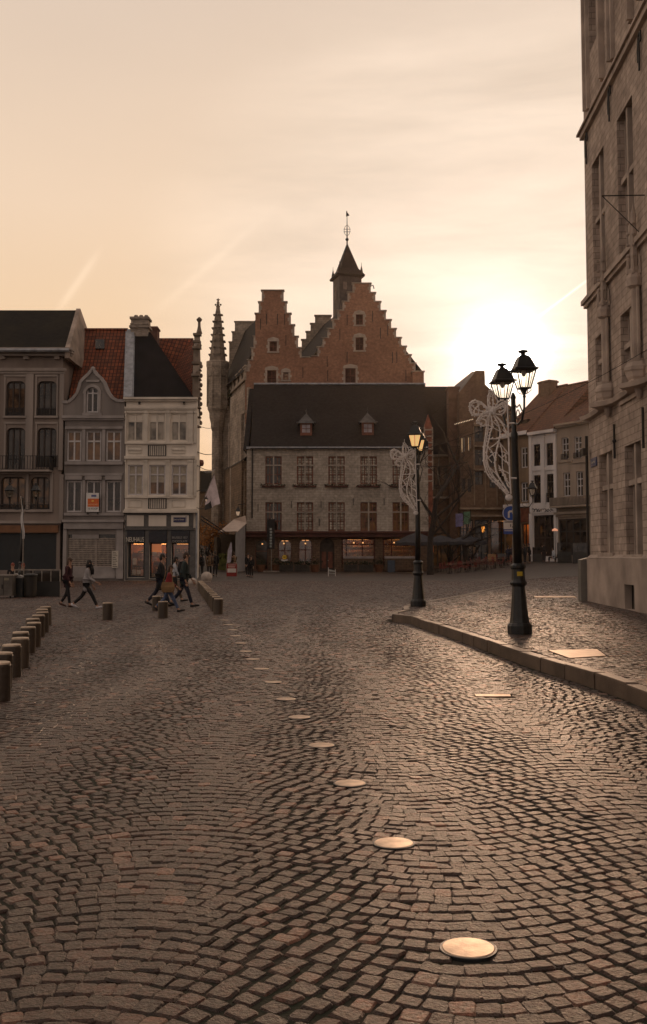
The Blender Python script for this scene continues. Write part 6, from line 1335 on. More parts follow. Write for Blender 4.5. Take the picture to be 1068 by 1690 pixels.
# ------------------------------------------------------------ christmas decorations
def Q(x, y): return Vector(((740 + x/7.683 - 841)*.01076, 0, (828 - (620 + y/7.683))*.01076))
def decor():
    t = thing('christmas_ornament', 'x', 'ornament', (0, 0, 0)); r = .013
    def st(mb, pts, rr=r, jit=.02, bulbs=True):
        v = [Q(*p) for p in pts]; v = [Vector(q) for q in bez(v, 5)] if len(v) > 2 else v
        mb.tube(v, rr*.78, 4)
        if bulbs:
            for i in range(1, len(v)-1, 2): mb.ball(v[i]+Vector((rnd.uniform(-.02, .02), rnd.uniform(-.03, .03), rnd.uniform(-.02, .02))), .016, 4, 3)
    mb = MB()
    st(mb, [(520, 420), (440, 340), (340, 310), (290, 350), (285, 430), (320, 490), (400, 500), (520, 470)], .016); st(mb, [(510, 430), (440, 360), (350, 335), (305, 365), (300, 430), (335, 475), (400, 485), (500, 460)]); st(mb, [(310, 370), (400, 440), (520, 445)]); st(mb, [(380, 320), (400, 400), (390, 490)]); st(mb, [(340, 470), (360, 400), (440, 350)])
    st(mb, [(540, 480), (450, 490), (400, 530), (375, 580), (410, 610), (460, 640), (500, 610), (480, 560), (440, 545)], .015); st(mb, [(545, 500), (460, 510), (415, 545), (400, 580), (440, 620)])
    st(mb, [(530, 440), (515, 300), (550, 180), (600, 240), (640, 330), (590, 430)], .015); st(mb, [(545, 420), (535, 300), (560, 210), (585, 300), (570, 420)]); st(mb, [(555, 180), (557, 110)], .010, bulbs=False)
    st(mb, [(590, 440), (660, 380), (720, 350), (745, 400), (720, 470), (650, 490), (590, 460)], .015); st(mb, [(590, 445), (670, 400), (720, 380), (725, 420), (660, 465)]); st(mb, [(590, 420), (650, 330), (720, 300)]); st(mb, [(600, 430), (690, 340), (750, 330)])
    for a in range(26): an = a*.9; rr = 8+2.6*a; mb.ball(Q(555+rr*math.cos(an)*.8, 440+rr*math.sin(an)*.75) + Vector((0, rnd.uniform(-.03, .03), 0)), .028, 5, 4)
    mb.build('bow', MT['white_wire'], t, uv=False)
    mb = MB()
    st(mb, [(520, 500), (500, 600), (490, 700), (468, 850), (452, 1000), (468, 1150), (520, 1280), (620, 1380), (720, 1480), (790, 1560)], .016)
    st(mb, [(535, 500), (520, 620), (505, 740), (480, 880), (468, 1000), (485, 1130), (540, 1260), (640, 1370), (735, 1470)])
    st(mb, [(550, 500), (570, 620), (540, 740), (505, 900), (495, 1060), (550, 1230), (640, 1360), (740, 1480)], .016)
    st(mb, [(585, 500), (640, 600), (668, 720), (645, 850), (608, 1000), (600, 1150), (640, 1280), (700, 1380), (770, 1490)], .018)
    st(mb, [(620, 510), (695, 590), (730, 690), (745, 760)]); st(mb, [(660, 850), (690, 960), (692, 1150), (720, 1300), (775, 1420)]); st(mb, [(610, 500), (660, 560), (715, 640), (760, 740)])
    for c in ([(470, 800), (620, 800), (765, 785)], [(520, 930), (640, 840)], [(490, 1060), (600, 970)], [(655, 840), (760, 980)], [(640, 1000), (740, 1100)], [(640, 1170), (775, 1240)], [(640, 1130), (700, 1250), (780, 1380)], [(490, 1120), (640, 1280)], [(520, 1250), (700, 1400)], [(700, 680), (765, 760)], [(692, 960), (775, 1000)], [(500, 700), (590, 640)], [(480, 880), (560, 960), (600, 1080)], [(480, 1010), (560, 1100)], [(735, 980), (740, 1080), (775, 1130)], [(560, 560), (640, 640)], [(510, 620), (660, 700)], [(730, 1250), (735, 1330)]): st(mb, c, .011)
    mb.build('trailing_ribbon', MT['white_wire'], t, uv=False)
    mb = MB(); st(mb, [(762, 290), (770, 600), (776, 900), (782, 1200), (795, 1500)], .018, bulbs=False); st(mb, [(745, 560), (765, 560)], .01, bulbs=False); mb.tube([Q(765, 600), Q(765, 600)+Vector((.12, 0, 0))], .015, 4); mb.tube([Q(785, 1300), Q(785, 1300)+Vector((.12, 0, 0))], .015, 4); mb.build('mounting_bar', MT['white_wire'], t, uv=False)
    mb = MB(); mb.tube([Q(768+38*math.cos(a), 1545+34*math.sin(a)) for a in [k*math.pi/6 for k in range(13)]], .014, 4)
    for k in range(6): mb.ball(Q(768+20*math.cos(k), 1545+18*math.sin(k)), .03, 5, 4)
    mb.build('end_rosette', MT['white_wire'], t, uv=False)
    return t
dc = decor(); dc.location = P(841, 828, 18.2); dc['label'] = 'large white wire bow ornament with trailing ribbon hung on the near street lamp'; dc['group'] = 'white wire bow ornaments'
_kc.clear(); d2 = copy_tree(dc); d2.location = P(687, 851, 27.9); d2['label'] = 'smaller looking white wire bow ornament hung on the glowing lamp at the kerb tip'
# ------------------------------------------------------------ blue turn sign behind the near lamp
sp = P(842, 900, 39); rs_ = thing('road_sign', 'round blue turn right sign with white and blue plates, behind the near lamp post', 'road sign', (sp.x, 39, hgt2(sp.x, 39)))
c_ = P(842.5, 847, 38.9); mb = MB(); mb.tube([(sp.x+.12, 39, 0), (sp.x+.12, 39, c_.z+.1)], .035, 8); mb.build('post', MT['steel'], rs_, uv=False)
def disc(mb, c, r, y0, y1, n=24): mb.prism([(c.x+r*math.cos(2*math.pi*k/n), y0, c.z+r*math.sin(2*math.pi*k/n)) for k in range(n)], (0, y1-y0, 0))
M_SB = plain('sign_enamel_blue', (.02, .07, .32), .35, .08, 3, 0); M_SW = plain('sign_enamel_white', (.62, .58, .54), .4, .08, 3, 0)
mb = MB(); disc(mb, c_, .30, 38.90, 38.93); sd_ = mb.build('sign_disc', M_SB, rs_, uv=False)
mb = MB()
for k in range(24):
    a0, a1 = 2*math.pi*k/24, 2*math.pi*(k+1)/24; mb.prism([(c_.x+r*math.cos(a), 38.895, c_.z+r*math.sin(a)) for r, a in ((.27, a0), (.295, a0), (.295, a1), (.27, a1))], (0, -.006, 0))
mb.build('white_rim', M_SW, sd_, uv=False)
mb = MB(); mb.prism([(c_.x+x, 38.893, c_.z+z) for x, z in ((-.10, -.17), (-.03, -.17), (-.03, .0), (.0, .035), (.06, .035), (.06, -.03), (.18, .07), (.06, .17), (.06, .105), (-.04, .105), (-.10, .04))], (0, -.006, 0)); mb.build('turn_arrow', M_SW, sd_, uv=False)
x0, x1 = P(830.8, 870, 39).x, P(852.5, 870, 39).x; za_, zb_, zc_ = P(840, 859, 39).z, P(840, 873.5, 39).z, P(840, 881.5, 39).z
mb = MB(); mb.box(x0, x1, 38.92, 38.95, zb_, za_); pl = mb.build('text_plate', M_SW, rs_, uv=False); mb = MB(); mb.box(x0+.03, x1-.03, 38.914, 38.919, za_-.075, za_-.045); mb.box((x0+x1)/2, (x0+x1)/2+.03, 38.914, 38.919, zb_+.09, zb_+.19); mb.box((x0+x1)/2+.07, (x0+x1)/2+.15, 38.914, 38.919, zb_+.06, zb_+.11); mb.build('plate_mark', MT['black_iron'], pl, uv=False)
mb = MB(); mb.box(x0, x1, 38.92, 38.95, zc_, zb_-.01); pl = mb.build('blue_plate', M_SB, rs_, uv=False); mb = MB(); mb.box(x0+.02, x1-.02, 38.914, 38.919, zb_-.07, zb_-.045); mb.build('plate_line', M_SW, pl, uv=False)
# ------------------------------------------------------------ bollards
M_BOL = plain('weathered_bollard', (.085, .062, .042), .45, .45, 2.2, .5, 18, tint=(.03, .021, .015), streak=True); M_BOLT = plain('bollard_top_lit', (.60, .46, .33), .45, .2, 6, .2, 30)  # cap colour paled to paint in the light on bollard tops
bol = thing('bollard', 'x', 'bollard', (0, 0, 0)); mb = MB(); mb.lathe([(.128, -.05), (.128, .39), (.122, .405)], (0, 0, 0), 20); mb.build('shaft', M_BOL, bol, uv=False); mb = MB(); mb.lathe([(.120, .406), (.118, .42), (.112, .426)], (0, 0, 0), 20); mb.build('cap', M_BOLT, bol, uv=False)
first = [True]
def bollard(x, y, label, group):
    b = bol if first[0] else copy_tree(bol); first[0] = False
    b.location = (x, y, hgt2(x, y)); b.rotation_euler = (rnd.gauss(0, .012), rnd.gauss(0, .012), rnd.uniform(0, 6)); b['label'] = label
    if group: b['group'] = group
    elif 'group' in b: del b['group']
nL = 13
for i in range(nL):
    f = i/(nL-1); y = 10.35 + 13.4*f; x = -3.36 - 3.0*f + .04*math.sin(i*2.1); bollard(x, y, '%s low round bollard in the row along the left edge of the cobbled square' % ORD[i], 'bollard row at the edge of the cobbled square')
for i in range(15):
    f = i/14; y = 28.1 + 19*f; x = -2.86 - 2.75*f; bollard(x, y, '%s low bollard in the short row leading to the side street' % ORD[i], 'bollard row leading to the side street')
q = G(177.5, 1023); bollard(q.x, q.y, 'single low bollard standing alone beside the striding woman in a grey coat', None)
q = G(269, 1020); bollard(q.x, q.y, 'single low bollard in front of the woman in red jacket and jeans', None)
q = G(258.5, 1008); bollard(q.x, q.y, 'low brown bollard partly hidden behind the legs of the woman in red jacket', None)
M_CONC = plain('pale_granite_ball', (.40, .34, .29), .7, .15, 5, .2, 30)
for (px_, py_, r, lb) in ((318, 968, .24, 'round pale granite ball by the walking man in dark green coat'), (341, 961, .34, 'round pale granite ball at the foot of the bollards near the side street')):
    q = G(px_, py_); mb = MB(); mb.ball((q.x, q.y, r*.85), r, 14, 10); mb.lathe([(r*.8, 0), (r*.75, r*.3)], (q.x, q.y, 0), 14); tag(mb.build('granite_ball', M_CONC, smooth=True, uv=False), lb, 'granite ball')
# ------------------------------------------------------------ people
def skin(vs, es, rad, sub=1, root=0):
    me = bpy.data.meshes.new('skin'); me.from_pydata([tuple(v) for v in vs], es, []); o = bpy.data.objects.new('skin', me); COL.objects.link(o)
    md = o.modifiers.new('s', 'SKIN'); md.use_smooth_shade = True; md.branch_smoothing = .6
    sv = me.skin_vertices[0].data
    for i, r in enumerate(rad): sv[i].radius = r if isinstance(r, tuple) else (r, r); sv[i].use_root = (i == root)
    m2 = o.modifiers.new('b', 'SUBSURF'); m2.levels = sub; m2.render_levels = sub
    bpy.context.view_layer.update(); out = bpy.data.meshes.new_from_object(o.evaluated_get(bpy.context.evaluated_depsgraph_get())); bpy.data.objects.remove(o); return out
M_SKIN = plain('skin', (.42, .24, .16), .6, .08, 5, 0)
def cloth(name, c): return plain(name, c, .9, .2, 6, .2, 40)
def person(label, loc, H, heading, coat, legs, hair, shoe=(.03, .025, .02), stride=.42, arms=(.3, -.3), coatlen=.0, elbow=.35, group=None, lean=.04, female=False, skirt=False, longhair=False, sit=False, bend=0.0):
    """faces local +X; heading rotates about z. stride = half step angle in radians"""
    t = thing('person', label, 'person', loc, group); t.rotation_euler = (0, 0, heading)
    ORG[t.name] = (0, 0, 0)
    h = H; hip = .52*h; th_, sh_ = .245*h, .235*h
    def leg(a, kb, y):
        if sit: k = Vector((.25*h, y, hip*.98)); a_ = Vector((.27*h, y, hip-.24*h)); return [Vector((0, y, hip)), k, a_, a_+Vector((.09*h, 0, -.02*h))]
        k = Vector((math.sin(a)*th_, y, hip-math.cos(a)*th_)); a2 = a-kb; an = k + Vector((math.sin(a2)*sh_, 0, -math.cos(a2)*sh_)); foot = an + Vector((math.cos(a2*.6)*.10*h, 0, -.018*h + math.sin(a2*.6)*.08*h)); return [Vector((0, y, hip)), k, an, foot]
    w = .048*h
    L = [leg(stride, .06, -w), leg(-stride*.85, .42 if stride > .1 else .03, w)]
    low = min(q[2].z for q in L); drop = low - .04*h if not sit else 0
    if sit: drop = hip - .46 + .02
    for q in L:
        for v in q: v.z -= drop
    hip2 = hip - drop; hz = lambda f: hip2 + (f-.52)*h
    sx_ = lambda f: lean*(f-.52)*h*2 + bend*max(0, f-.52)**1.5*h
    pel = Vector((0, 0, hip2+.02*h)); wa_ = Vector((sx_(.62), 0, hz(.62))); ch = Vector((sx_(.73), 0, hz(.73))); nb = Vector((sx_(.82), 0, hz(.82))); nk = Vector((sx_(.86)+.01*h, 0, hz(.865))); hd = Vector((sx_(.9)+.02*h, 0, hz(.93)))
    def arm(a, y):
        s = Vector((sx_(.8), y*.105*h, hz(.80))); e = s + Vector((math.sin(a)*.165*h, y*.02*h, -math.cos(a)*.165*h)); a2 = a+elbow+(.3 if a > .2 else 0); wr = e + Vector((math.sin(a2)*.145*h, 0, -math.cos(a2)*.145*h)); dr = (wr-e).normalized(); return [s, e, wr, dr]
    A = [arm(arms[0], -1), arm(arms[1], 1)]
    r = h/1.75
    V = [pel, wa_, ch, nb, nk, hd, hd+Vector((.006*h, 0, .045*h))]; E = [(0, 1), (1, 2), (2, 3), (3, 4), (4, 5), (5, 6)]; R_ = [(.10*r, .14*r), (.09*r, .12*r), (.10*r, .14*r), (.07*r, .11*r), .05*r, (.085*r, .072*r), (.07*r, .06*r)]
    for q in L: k = len(V); V += q; E += [(0, k), (k, k+1), (k+1, k+2), (k+2, k+3)]; R_ += [.075*r, .055*r, .038*r, .028*r]
    for s, e, wr, dr in A: k = len(V); V += [s, e, wr, wr+dr*.055*h]; E += [(3, k), (k, k+1), (k+1, k+2), (k+2, k+3)]; R_ += [.05*r, .038*r, .026*r, (.018*r, .034*r)]
    me = skin(V, E, R_); me.materials.clear(); me.materials.append(M_SKIN)
    bm = bmesh.new(); bm.from_mesh(me)
    ex = MB()
    ex.ball(hd+Vector((.088*r, 0, -.005*h)), (.022*r, .013*r, .022*r), 6, 4)
    for s_ in (-1, 1): ex.ball(hd+Vector((.0, s_*.075*r, -.004*h)), (.018*r, .012*r, .03*r), 5, 4)
    for s, e, wr, dr in A:
        side = Vector((dr.z, 0, -dr.x)); pb = wr+dr*.065*h
        for k, ln in enumerate((.040, .046, .043, .034)):
            o_ = side*((k-1.5)*.017*r); m_ = pb+o_+dr*ln*h*.55; ex.tube([pb+o_-dr*.01*h, m_, m_+dr*ln*h*.4+side*.0+Vector((.006, 0, 0))], [.010*r, .009*r, .007*r], 5)
        tb = wr+dr*.025*h; ex.tube([tb+side*-.02*r, tb+side*-.045*r+dr*.02*h, tb+side*-.05*r+dr*.038*h], [.012*r, .010*r, .008*r], 5)
    vs = [bm.verts.new(v) for v in ex.v]
    for f in ex.f:
        try: bm.faces.new([vs[i] for i in f])
        except ValueError: pass
    bm.to_mesh(me); bm.free(); me.polygons.foreach_set('use_smooth', [True]*len(me.polygons))
    o = bpy.data.objects.new('body', me); COL.objects.link(o); o.parent = t
    # trousers
    V = [pel]; E = []; R_ = [(.115*r, .15*r)]
    for q in L: k = len(V); V += [q[0]-Vector((0, 0, .02*h)), q[1], q[2]+(q[1]-q[2])*.12]; E += [(0, k), (k, k+1), (k+1, k+2)]; R_ += [.088*r, .068*r, .052*r]
    me = skin(V, E, R_); me.materials.clear(); me.materials.append(legs); o = bpy.data.objects.new('trousers', me); COL.objects.link(o); o.parent = t
    # coat
    V = [pel, wa_, ch, nb, nk-Vector((0, 0, .018*h))]; E = [(0, 1), (1, 2), (2, 3), (3, 4)]; R_ = [(.125*r, .165*r), (.115*r, .145*r), (.13*r, .165*r), (.09*r, .13*r), .062*r]
    if coatlen: V.append(pel-Vector((0, 0, coatlen*h))); E.append((0, len(V)-1)); R_.append((.15*r, .17*r)); R_[0] = (.135*r, .165*r)
    for s, e, wr, dr in A: k = len(V); V += [s, e, wr-dr*.01*h]; E += [(3, k), (k, k+1), (k+1, k+2)]; R_ += [.066*r, .052*r, .042*r]
    me = skin(V, E, R_); me.materials.clear(); me.materials.append(coat); o = bpy.data.objects.new('coat', me); COL.objects.link(o); o.parent = t
    mb = MB(); mb.ball(hd+Vector((-.014*h, 0, .014*h)), (.092*r, .083*r, .108*r), 12, 8)
    if longhair: mb.ball(hd+Vector((-.04*h, 0, -.045*h)), (.065*r, .082*r, .14*r), 10, 8)
    else: mb.ball(hd+Vector((-.03*h, 0, -.012*h)), (.07*r, .08*r, .10*r), 8, 6)
    mb.build('hair', hair, t, smooth=True, uv=False)
    for q in L:
        mb = MB(); a, f = q[2], q[3]; d = (f-a).normalized(); mb.tube([a-d*.035*h+Vector((0, 0, -.012*h)), a+Vector((0, 0, -.012*h)), a+d*.06*h+Vector((0, 0, -.004*h)), f+d*.03*h], [.038*r, .046*r, .040*r, .024*r], 8); mb.build('shoe', shoe, t, smooth=True, uv=False)
    t['_A'] = [list(A[0][2]), list(A[1][2])]
    return t
cB = cloth('black_wool', (.014, .013, .014)); cK = cloth('black_trousers', (.016, .015, .017)); cR = cloth('dark_red_jacket', (.22, .020, .022)); cJ = cloth('blue_jeans', (.10, .13, .22)); cG = cloth('grey_coat', (.30, .28, .28)); cT = cloth('dark_teal_coat', (.022, .034, .034)); cW = cloth('white_shirt', (.45, .47, .50)); cTan = cloth('tan_canvas', (.22, .13, .06)); cP = cloth('plum_coat', (.045, .012, .018)); cKh = cloth('khaki_trousers', (.12, .09, .06)); cNv = cloth('navy_trousers', (.022, .024, .04)); cBr = cloth('brown_jacket', (.16, .10, .055))
hD = plain('dark_hair', (.02, .013, .009), .6, .2, 12, .3, 60); hB = plain('brown_hair', (.06, .032, .018), .6, .2, 12, .3, 60); shB = plain('black_shoes', (.015, .013, .012), .5, .1, 6, 0); shW = plain('white_shoes', (.50, .48, .50), .6, .1, 6, 0); shBr = plain('brown_boots', (.06, .022, .012), .5, .1, 6, 0)
def pp(px_, py_, hpx):
    q = G(px_, py_); return q, hpx*q.y/FPX
q, H = pp(111, 1002, 82); person('person in long black coat and plum scarf walking left of the grey coated woman', q, H, -.25, cP, cK, hB, shBr, .20, (.15, -.1), .16, group=None, longhair=True)
q, H = pp(143, 1005, 85); pw = person('person in pale grey coat, black scarf and white shoes striding past the grille', q, H, .05, cG, cK, hD, shW, .50, (.3, .0), .17, elbow=.45, longhair=True)
ORG_l = q
mb = MB(); mb.ball((.05, 0, H*.84), (.10, .11, .07), 10, 6); mb.tube([(.10, 0, H*.83), (.14, 0, H*.74), (.15, 0, H*.66)], [.07, .07, .05], 8); mb.build('scarf', cB, pw, smooth=True, uv=False)
q, H = pp(264, 1001, 90); person('tall person in long black coat walking behind the woman in the red jacket', q, H, .0, cB, cNv, hD, shB, .42, (.2, -.3), .22)
q, H = pp(278, 1010, 82); pr = person('person in dark red jacket and blue jeans walking with a tan shoulder bag', q, H, -.05, cR, cJ, hB, shB, .50, (.3, -.1), .08, longhair=True)
def handbag(nm, lb, c, sz, mat, strap):
    t = thing(nm, lb, 'bag', c); cx, cy, cz = c; a, b, d = sz; mb = MB()
    mb.add([(cx-a*.8, cy-b, cz-d), (cx+a*.8, cy-b, cz-d), (cx+a*.8, cy+b, cz-d), (cx-a*.8, cy+b, cz-d), (cx-a, cy-b*1.1, cz), (cx+a, cy-b*1.1, cz), (cx+a, cy+b*1.1, cz), (cx-a, cy+b*1.1, cz), (cx-a*.85, cy-b*.4, cz+d), (cx+a*.85, cy-b*.4, cz+d), (cx+a*.85, cy+b*.4, cz+d), (cx-a*.85, cy+b*.4, cz+d)], [(3, 2, 1, 0), (0, 1, 5, 4), (1, 2, 6, 5), (2, 3, 7, 6), (3, 0, 4, 7), (4, 5, 9, 8), (5, 6, 10, 9), (6, 7, 11, 10), (7, 4, 8, 11), (8, 9, 10, 11)]); mb.build('bag_body', mat, t, uv=False)
    mb = MB(); mb.tube([Vector((cx-a*.7, cy, cz+d))] + [Vector(p) for p in strap] + [Vector((cx+a*.7, cy, cz+d))], .012, 5); mb.build('strap', mat, t, uv=False)
handbag('shoulder_bag', 'tan canvas shoulder bag hanging at the hip of the woman in red', (q.x+.02, q.y-.26, H*.50), (.19, .07, .14), cTan, [(q.x-.05, q.y-.16, H*.82), (q.x+.1, q.y-.08, H*.82)])
q, H = pp(287, 993, 77); person('person in white shirt walking between the black coat and the green coat', q, H, .1, cW, cKh, hD, shB, .40, (.3, -.4), .0)
bp_ = Vector((q.x+.30, q.y-.12, H*.70)); t = thing('backpack', 'black backpack carried beside the white shirted person', 'backpack', bp_)
mb = MB(); mb.ball(bp_, (.17, .15, .27), 12, 8); mb.build('pack', cB, t, smooth=True, uv=False); mb = MB(); mb.tube([bp_+Vector((-.05, -.1, .22)), bp_+Vector((-.2, 0, .26)), bp_+Vector((-.2, 0, -.1))], .02, 5); mb.build('strap', cB, t, uv=False)
q, H = pp(303, 1002, 93); person('tall person in dark green hooded coat and dark trousers leading the walking group', q, H, .05, cT, cNv, hB, shB, .36, (-.1, .2), .15); 
handbag('hand_bag', 'small black bag held low in front of the leading man in green coat', (q.x-.28, q.y-.2, H*.46), (.10, .05, .13), cB, [(q.x-.3, q.y-.2, H*.62), (q.x-.22, q.y-.2, H*.62)])
q, H = pp(333.5, 951, 38); person('slim person in black standing at the mouth of the side street', q, H, 2.6, cB, cK, hD, shB, .1, (.1, -.1), .02)
q, H = pp(345.5, 953, 42); person('person in light brown jacket walking away into the side street', q, H, 1.6, cBr, cK, hD, shB, .18, (.1, -.1), .02)
q, H = pp(355, 952, 42); person('broad person in dark coat beside the light brown jacket in the side street', q, H, 1.6, cB, cK, hD, shB, .12, (.1, -.1), .10)
q, H = pp(409, 952, 39); person('person in black coat standing before the left end of the cafe', q, H, -1.2, cB, cK, hD, shB, .05, (.1, -.1), .12)
q, H = pp(415, 953, 36); person('shorter person in black partly hidden beside the one before the cafe', q, H, -2.0, cB, cK, hB, shB, .05, (.3, -.1), .08)
q, H = pp(388, 950, 38); person('person in brown jacket bending over the goods of the kiosk', q, H, 2.0, cBr, cK, hB, shB, .05, (.8, .6), .0, bend=.5)
sr = random.Random(5)
for k, (px_, hy, lb) in enumerate(((333, 905, 'person in dark clothes far up the narrow side street, on its left side'), (340, 903, 'distant person in black walking up the middle of the side street'), (349, 906, 'distant person far up the side street beside the brown wall'))):
    y = 105 + 8*k; x = P(px_, 920, y).x; person(lb, (x, y, hgt(x, y)), 1.72, 1.6, cB, cK, hD, shB, .15, (.1, -.1), .05)
RP = [(838, 88, 'person in navy standing right behind the blue turn sign'), (846, 89, 'person in blue jacket beside the lit shop doorway'), (866, 86, 'person in black waiting just right of the large lamp post'), (874, 87, 'person in dark jacket next to the one beside the large lamp post'), (898, 88, 'person in black walking in front of the white house'), (914, 90, 'person in a pale top sitting at the terrace of the balcony house'), (924, 90, 'person in dark clothes sitting at the terrace of the balcony house'), (786, 92, 'person in grey standing beyond the red terrace chairs')]
for k, (px_, y, lb) in enumerate(RP):
    x = P(px_, 910, y).x; s_ = 'sitting' in lb
    person(lb, (x, y, hgt(x, y)), 1.7, sr.uniform(-3, 3), cW if 'pale' in lb else cNv if 'navy' in lb or 'blue' in lb else cG if 'grey' in lb else cB, cK, hD, shB, .1, (.2, -.1), .05, sit=s_)
for px_, y, lb in ((21, 46, 'person with reddish hair sitting before the dark roller shutter'), (38, 45, 'person sitting low beside the standing litter bin and dark shutter')):
    x = P(px_, 930, y).x; person(lb, (x, y, 0), 1.7, -1.2, cB, cK, plain('red_hair', (.22, .05, .03), .7, .2, 5, 0), shB, .1, (.2, -.1), .0, sit=True)
# ------------------------------------------------------------ street furniture, left
q0 = G(-8, 987); q1 = G(19.5, 987); cb = thing('utility_cabinet', 'grey brown utility cabinet with pale lid at the picture edge', 'cabinet', (q0.x, q0.y, 0)); Yc = q0.y
za_ = P(10, 948, Yc).z; mb = MB(); mb.box(q0.x, q1.x, Yc, Yc+.5, .08, za_-.06); mb.build('body', plain('cabinet_brown', (.12, .105, .09), .6, .2, 3, .1, 20), cb); mb = MB(); mb.box(q0.x-.03, q1.x+.03, Yc-.03, Yc+.53, za_-.06, za_); mb.build('lid', plain('cabinet_lid', (.24, .21, .18), .6, .2, 3, .1, 20), cb)
mb = MB(); mb.box(q1.x-.30, q1.x-.12, Yc-.012, Yc-.004, za_-.22, za_-.13); mb.build('label_plate', plain('cabinet_plate', (.25, .22, .15), .6, .2, 3, 0), cb); mb = MB(); mb.box(q0.x+.30, q0.x+.315, Yc-.01, Yc-.004, .1, za_-.1); mb.box(q0.x+.24, q0.x+.28, Yc-.03, Yc-.004, .35, .5); mb.build('door_seam', MT['black_iron'], cb, uv=False)
for k in range(2): mb = MB(); x = (q0.x+.05, q1.x-.1)[k]; mb.box(x, x+.05, Yc+.05, Yc+.1, 0, .08); mb.build('foot', MT['black_iron'], cb, uv=False)
q = G(50, 986); bn = thing('litter_bin', 'large round dark litter bin standing before the glass windscreen', 'litter bin', (q.x, q.y, 0)); mb = MB(); mb.lathe([(.20, 0), (.23, .1), (.24, .78), (.26, .80), (.26, .84)], (q.x, q.y, 0), 16); mb.build('body', plain('bin_brown', (.022, .018, .014), .6, .2, 3, .1, 20), bn); mb = MB(); mb.lathe([(.27, .845), (.25, .88), (.15, .90), (.02, .905)], (q.x, q.y, 0), 16); mb.build('lid', MT['dark_metal'], bn)
q = G(30, 986); bn = thing('recycling_bin', 'dark bin with grey push flap between the utility cabinet and round litter bin', 'bin', (q.x, q.y, 0)); mb = MB(); mb.box(q.x-.16, q.x+.16, q.y, q.y+.4, 0, .72); mb.build('body', MT['dark_metal'], bn, uv=False)
mb = MB(); mb.prism([(q.x-.17, q.y-.02, .73), (q.x+.17, q.y-.02, .73), (q.x+.17, q.y-.02, .78), (q.x-.02, q.y-.02, .84), (q.x-.17, q.y-.02, .90)], (0, .44, 0)); mb.build('flap', plain('flap_grey', (.25, .24, .23), .5, .1, 4, 0), bn, uv=False); mb = MB(); mb.ball((q.x+.0, q.y+.1, .93), (.06, .05, .09), 6, 5); mb.build('handle', MT['dark_metal'], bn, uv=False)
def screen(nm, lb, px0, px1, Y, zt_, panes, g=None):
    a, b = P(px0, 940, Y).x, P(px1, 940, Y).x; z0_ = hgt2((a+b)/2, Y); t = thing(nm, lb, 'windscreen', ((a+b)/2, Y, z0_), g)
    mb = MB(); mb.box(a, b, Y, Y+.10, z0_, z0_+zt_*.55); mb.build('panel', plain('screen_panel', (.028, .028, .026), .6, .2, 3, .1, 20), t, uv=False)
    mb = MB(); mb.box(a, b, Y+.02, Y+.08, z0_+zt_-.04, z0_+zt_); 
    for k in range(panes+1): x = a+(b-a)*k/panes; mb.box(x-.02, x+.02, Y+.021, Y+.079, z0_, z0_+zt_-.04)
    mb.build('rail', MT['steel'] if Y < 60 else MT['black_iron'], t, uv=False)
    mb = MB(); mb.box(a+.02, b-.02, Y+.045, Y+.055, z0_+zt_*.55, z0_+zt_-.05); mb.build('glass', MT['glass_dark'], t, uv=False); return t
screen('terrace_windscreen', 'long dark terrace windscreen with pale rail behind the round litter bin', 24, 99, 40, 1.05, 5)
# white feather banner before the townhouse
c0_, c1_ = P(38.5, 889, 42), P(35, 819, 42); bnr = thing('feather_banner', 'thin white feather banner seen on edge in front of the taupe townhouse', 'banner', (c0_.x, 42, 0))
mb = MB(); mb.tube([(c0_.x, 42, 0), (c0_.x, 42, c0_.z), (c1_.x, 42, c1_.z)], .018, 5); mb.build('pole', MT['steel'], bnr, uv=False)
mb = MB(); n_ = 12; L_ = []; R2 = []
for k in range(n_+1): f = k/n_; p = c0_.lerp(c1_, f); w_ = .055*math.sin(math.pi*min(1, f*.8+.2))+.01; wob = .02*math.sin(f*11); L_.append((p.x-w_+wob, 42+.1*f, p.z)); R2.append((p.x+w_+wob, 42-.1*f, p.z))
for k in range(n_): mb.poly([L_[k], R2[k], R2[k+1], L_[k+1]])
mb.build('cloth', plain('banner_cloth', (.58, .56, .55), .8, .1, 4, 0), bnr, uv=False)
# ------------------------------------------------------------ street furniture before the cafe
q = G(382.5, 955); t = thing('pavement_sign', 'red and white folding pavement sign in front of the kiosk', 'sign', (q.x, q.y, 0)); Yq = q.y; a, b = P(373, 940, Yq).x, P(392, 940, Yq).x; zt_ = P(382, 929, Yq).z
mb = MB(); mb.box(a, a+.04, Yq, Yq+.04, 0, zt_); mb.box(b-.04, b, Yq, Yq+.04, 0, zt_); mb.box(a+.04, b-.04, Yq+.002, Yq+.038, zt_-.04, zt_); mb.build('frame', MT['steel'], t, uv=False); mb = MB(); mb.box(a+.045, b-.045, Yq+.01, Yq+.03, .15, zt_-.045); pn = mb.build('panel', plain('sign_red', (.25, .02, .018), .6, .15, 4, 0), t, uv=False)
mb = MB(); mb.box(a+.10, b-.10, Yq+.003, Yq+.008, .42, .68); mb.build('white_field', M_SW, pn, uv=False); mb = MB()
for k in range(3): mb.box(a+.12+.02*k, b-.12-.03*k, Yq+.003, Yq+.008, zt_-.16-.1*k, zt_-.12-.1*k)
mb.build('text_lines', plain('sign_cream', (.6, .45, .4), .6, .1, 4, 0), pn, uv=False)
Yq = 74; x = P(375, 940, Yq).x; t = thing('feather_banner', 'pale lilac feather banner beside the red pavement sign', 'banner', (x, Yq, 0)); p1, p2 = P(374.5, 929, Yq), P(381, 894, Yq)
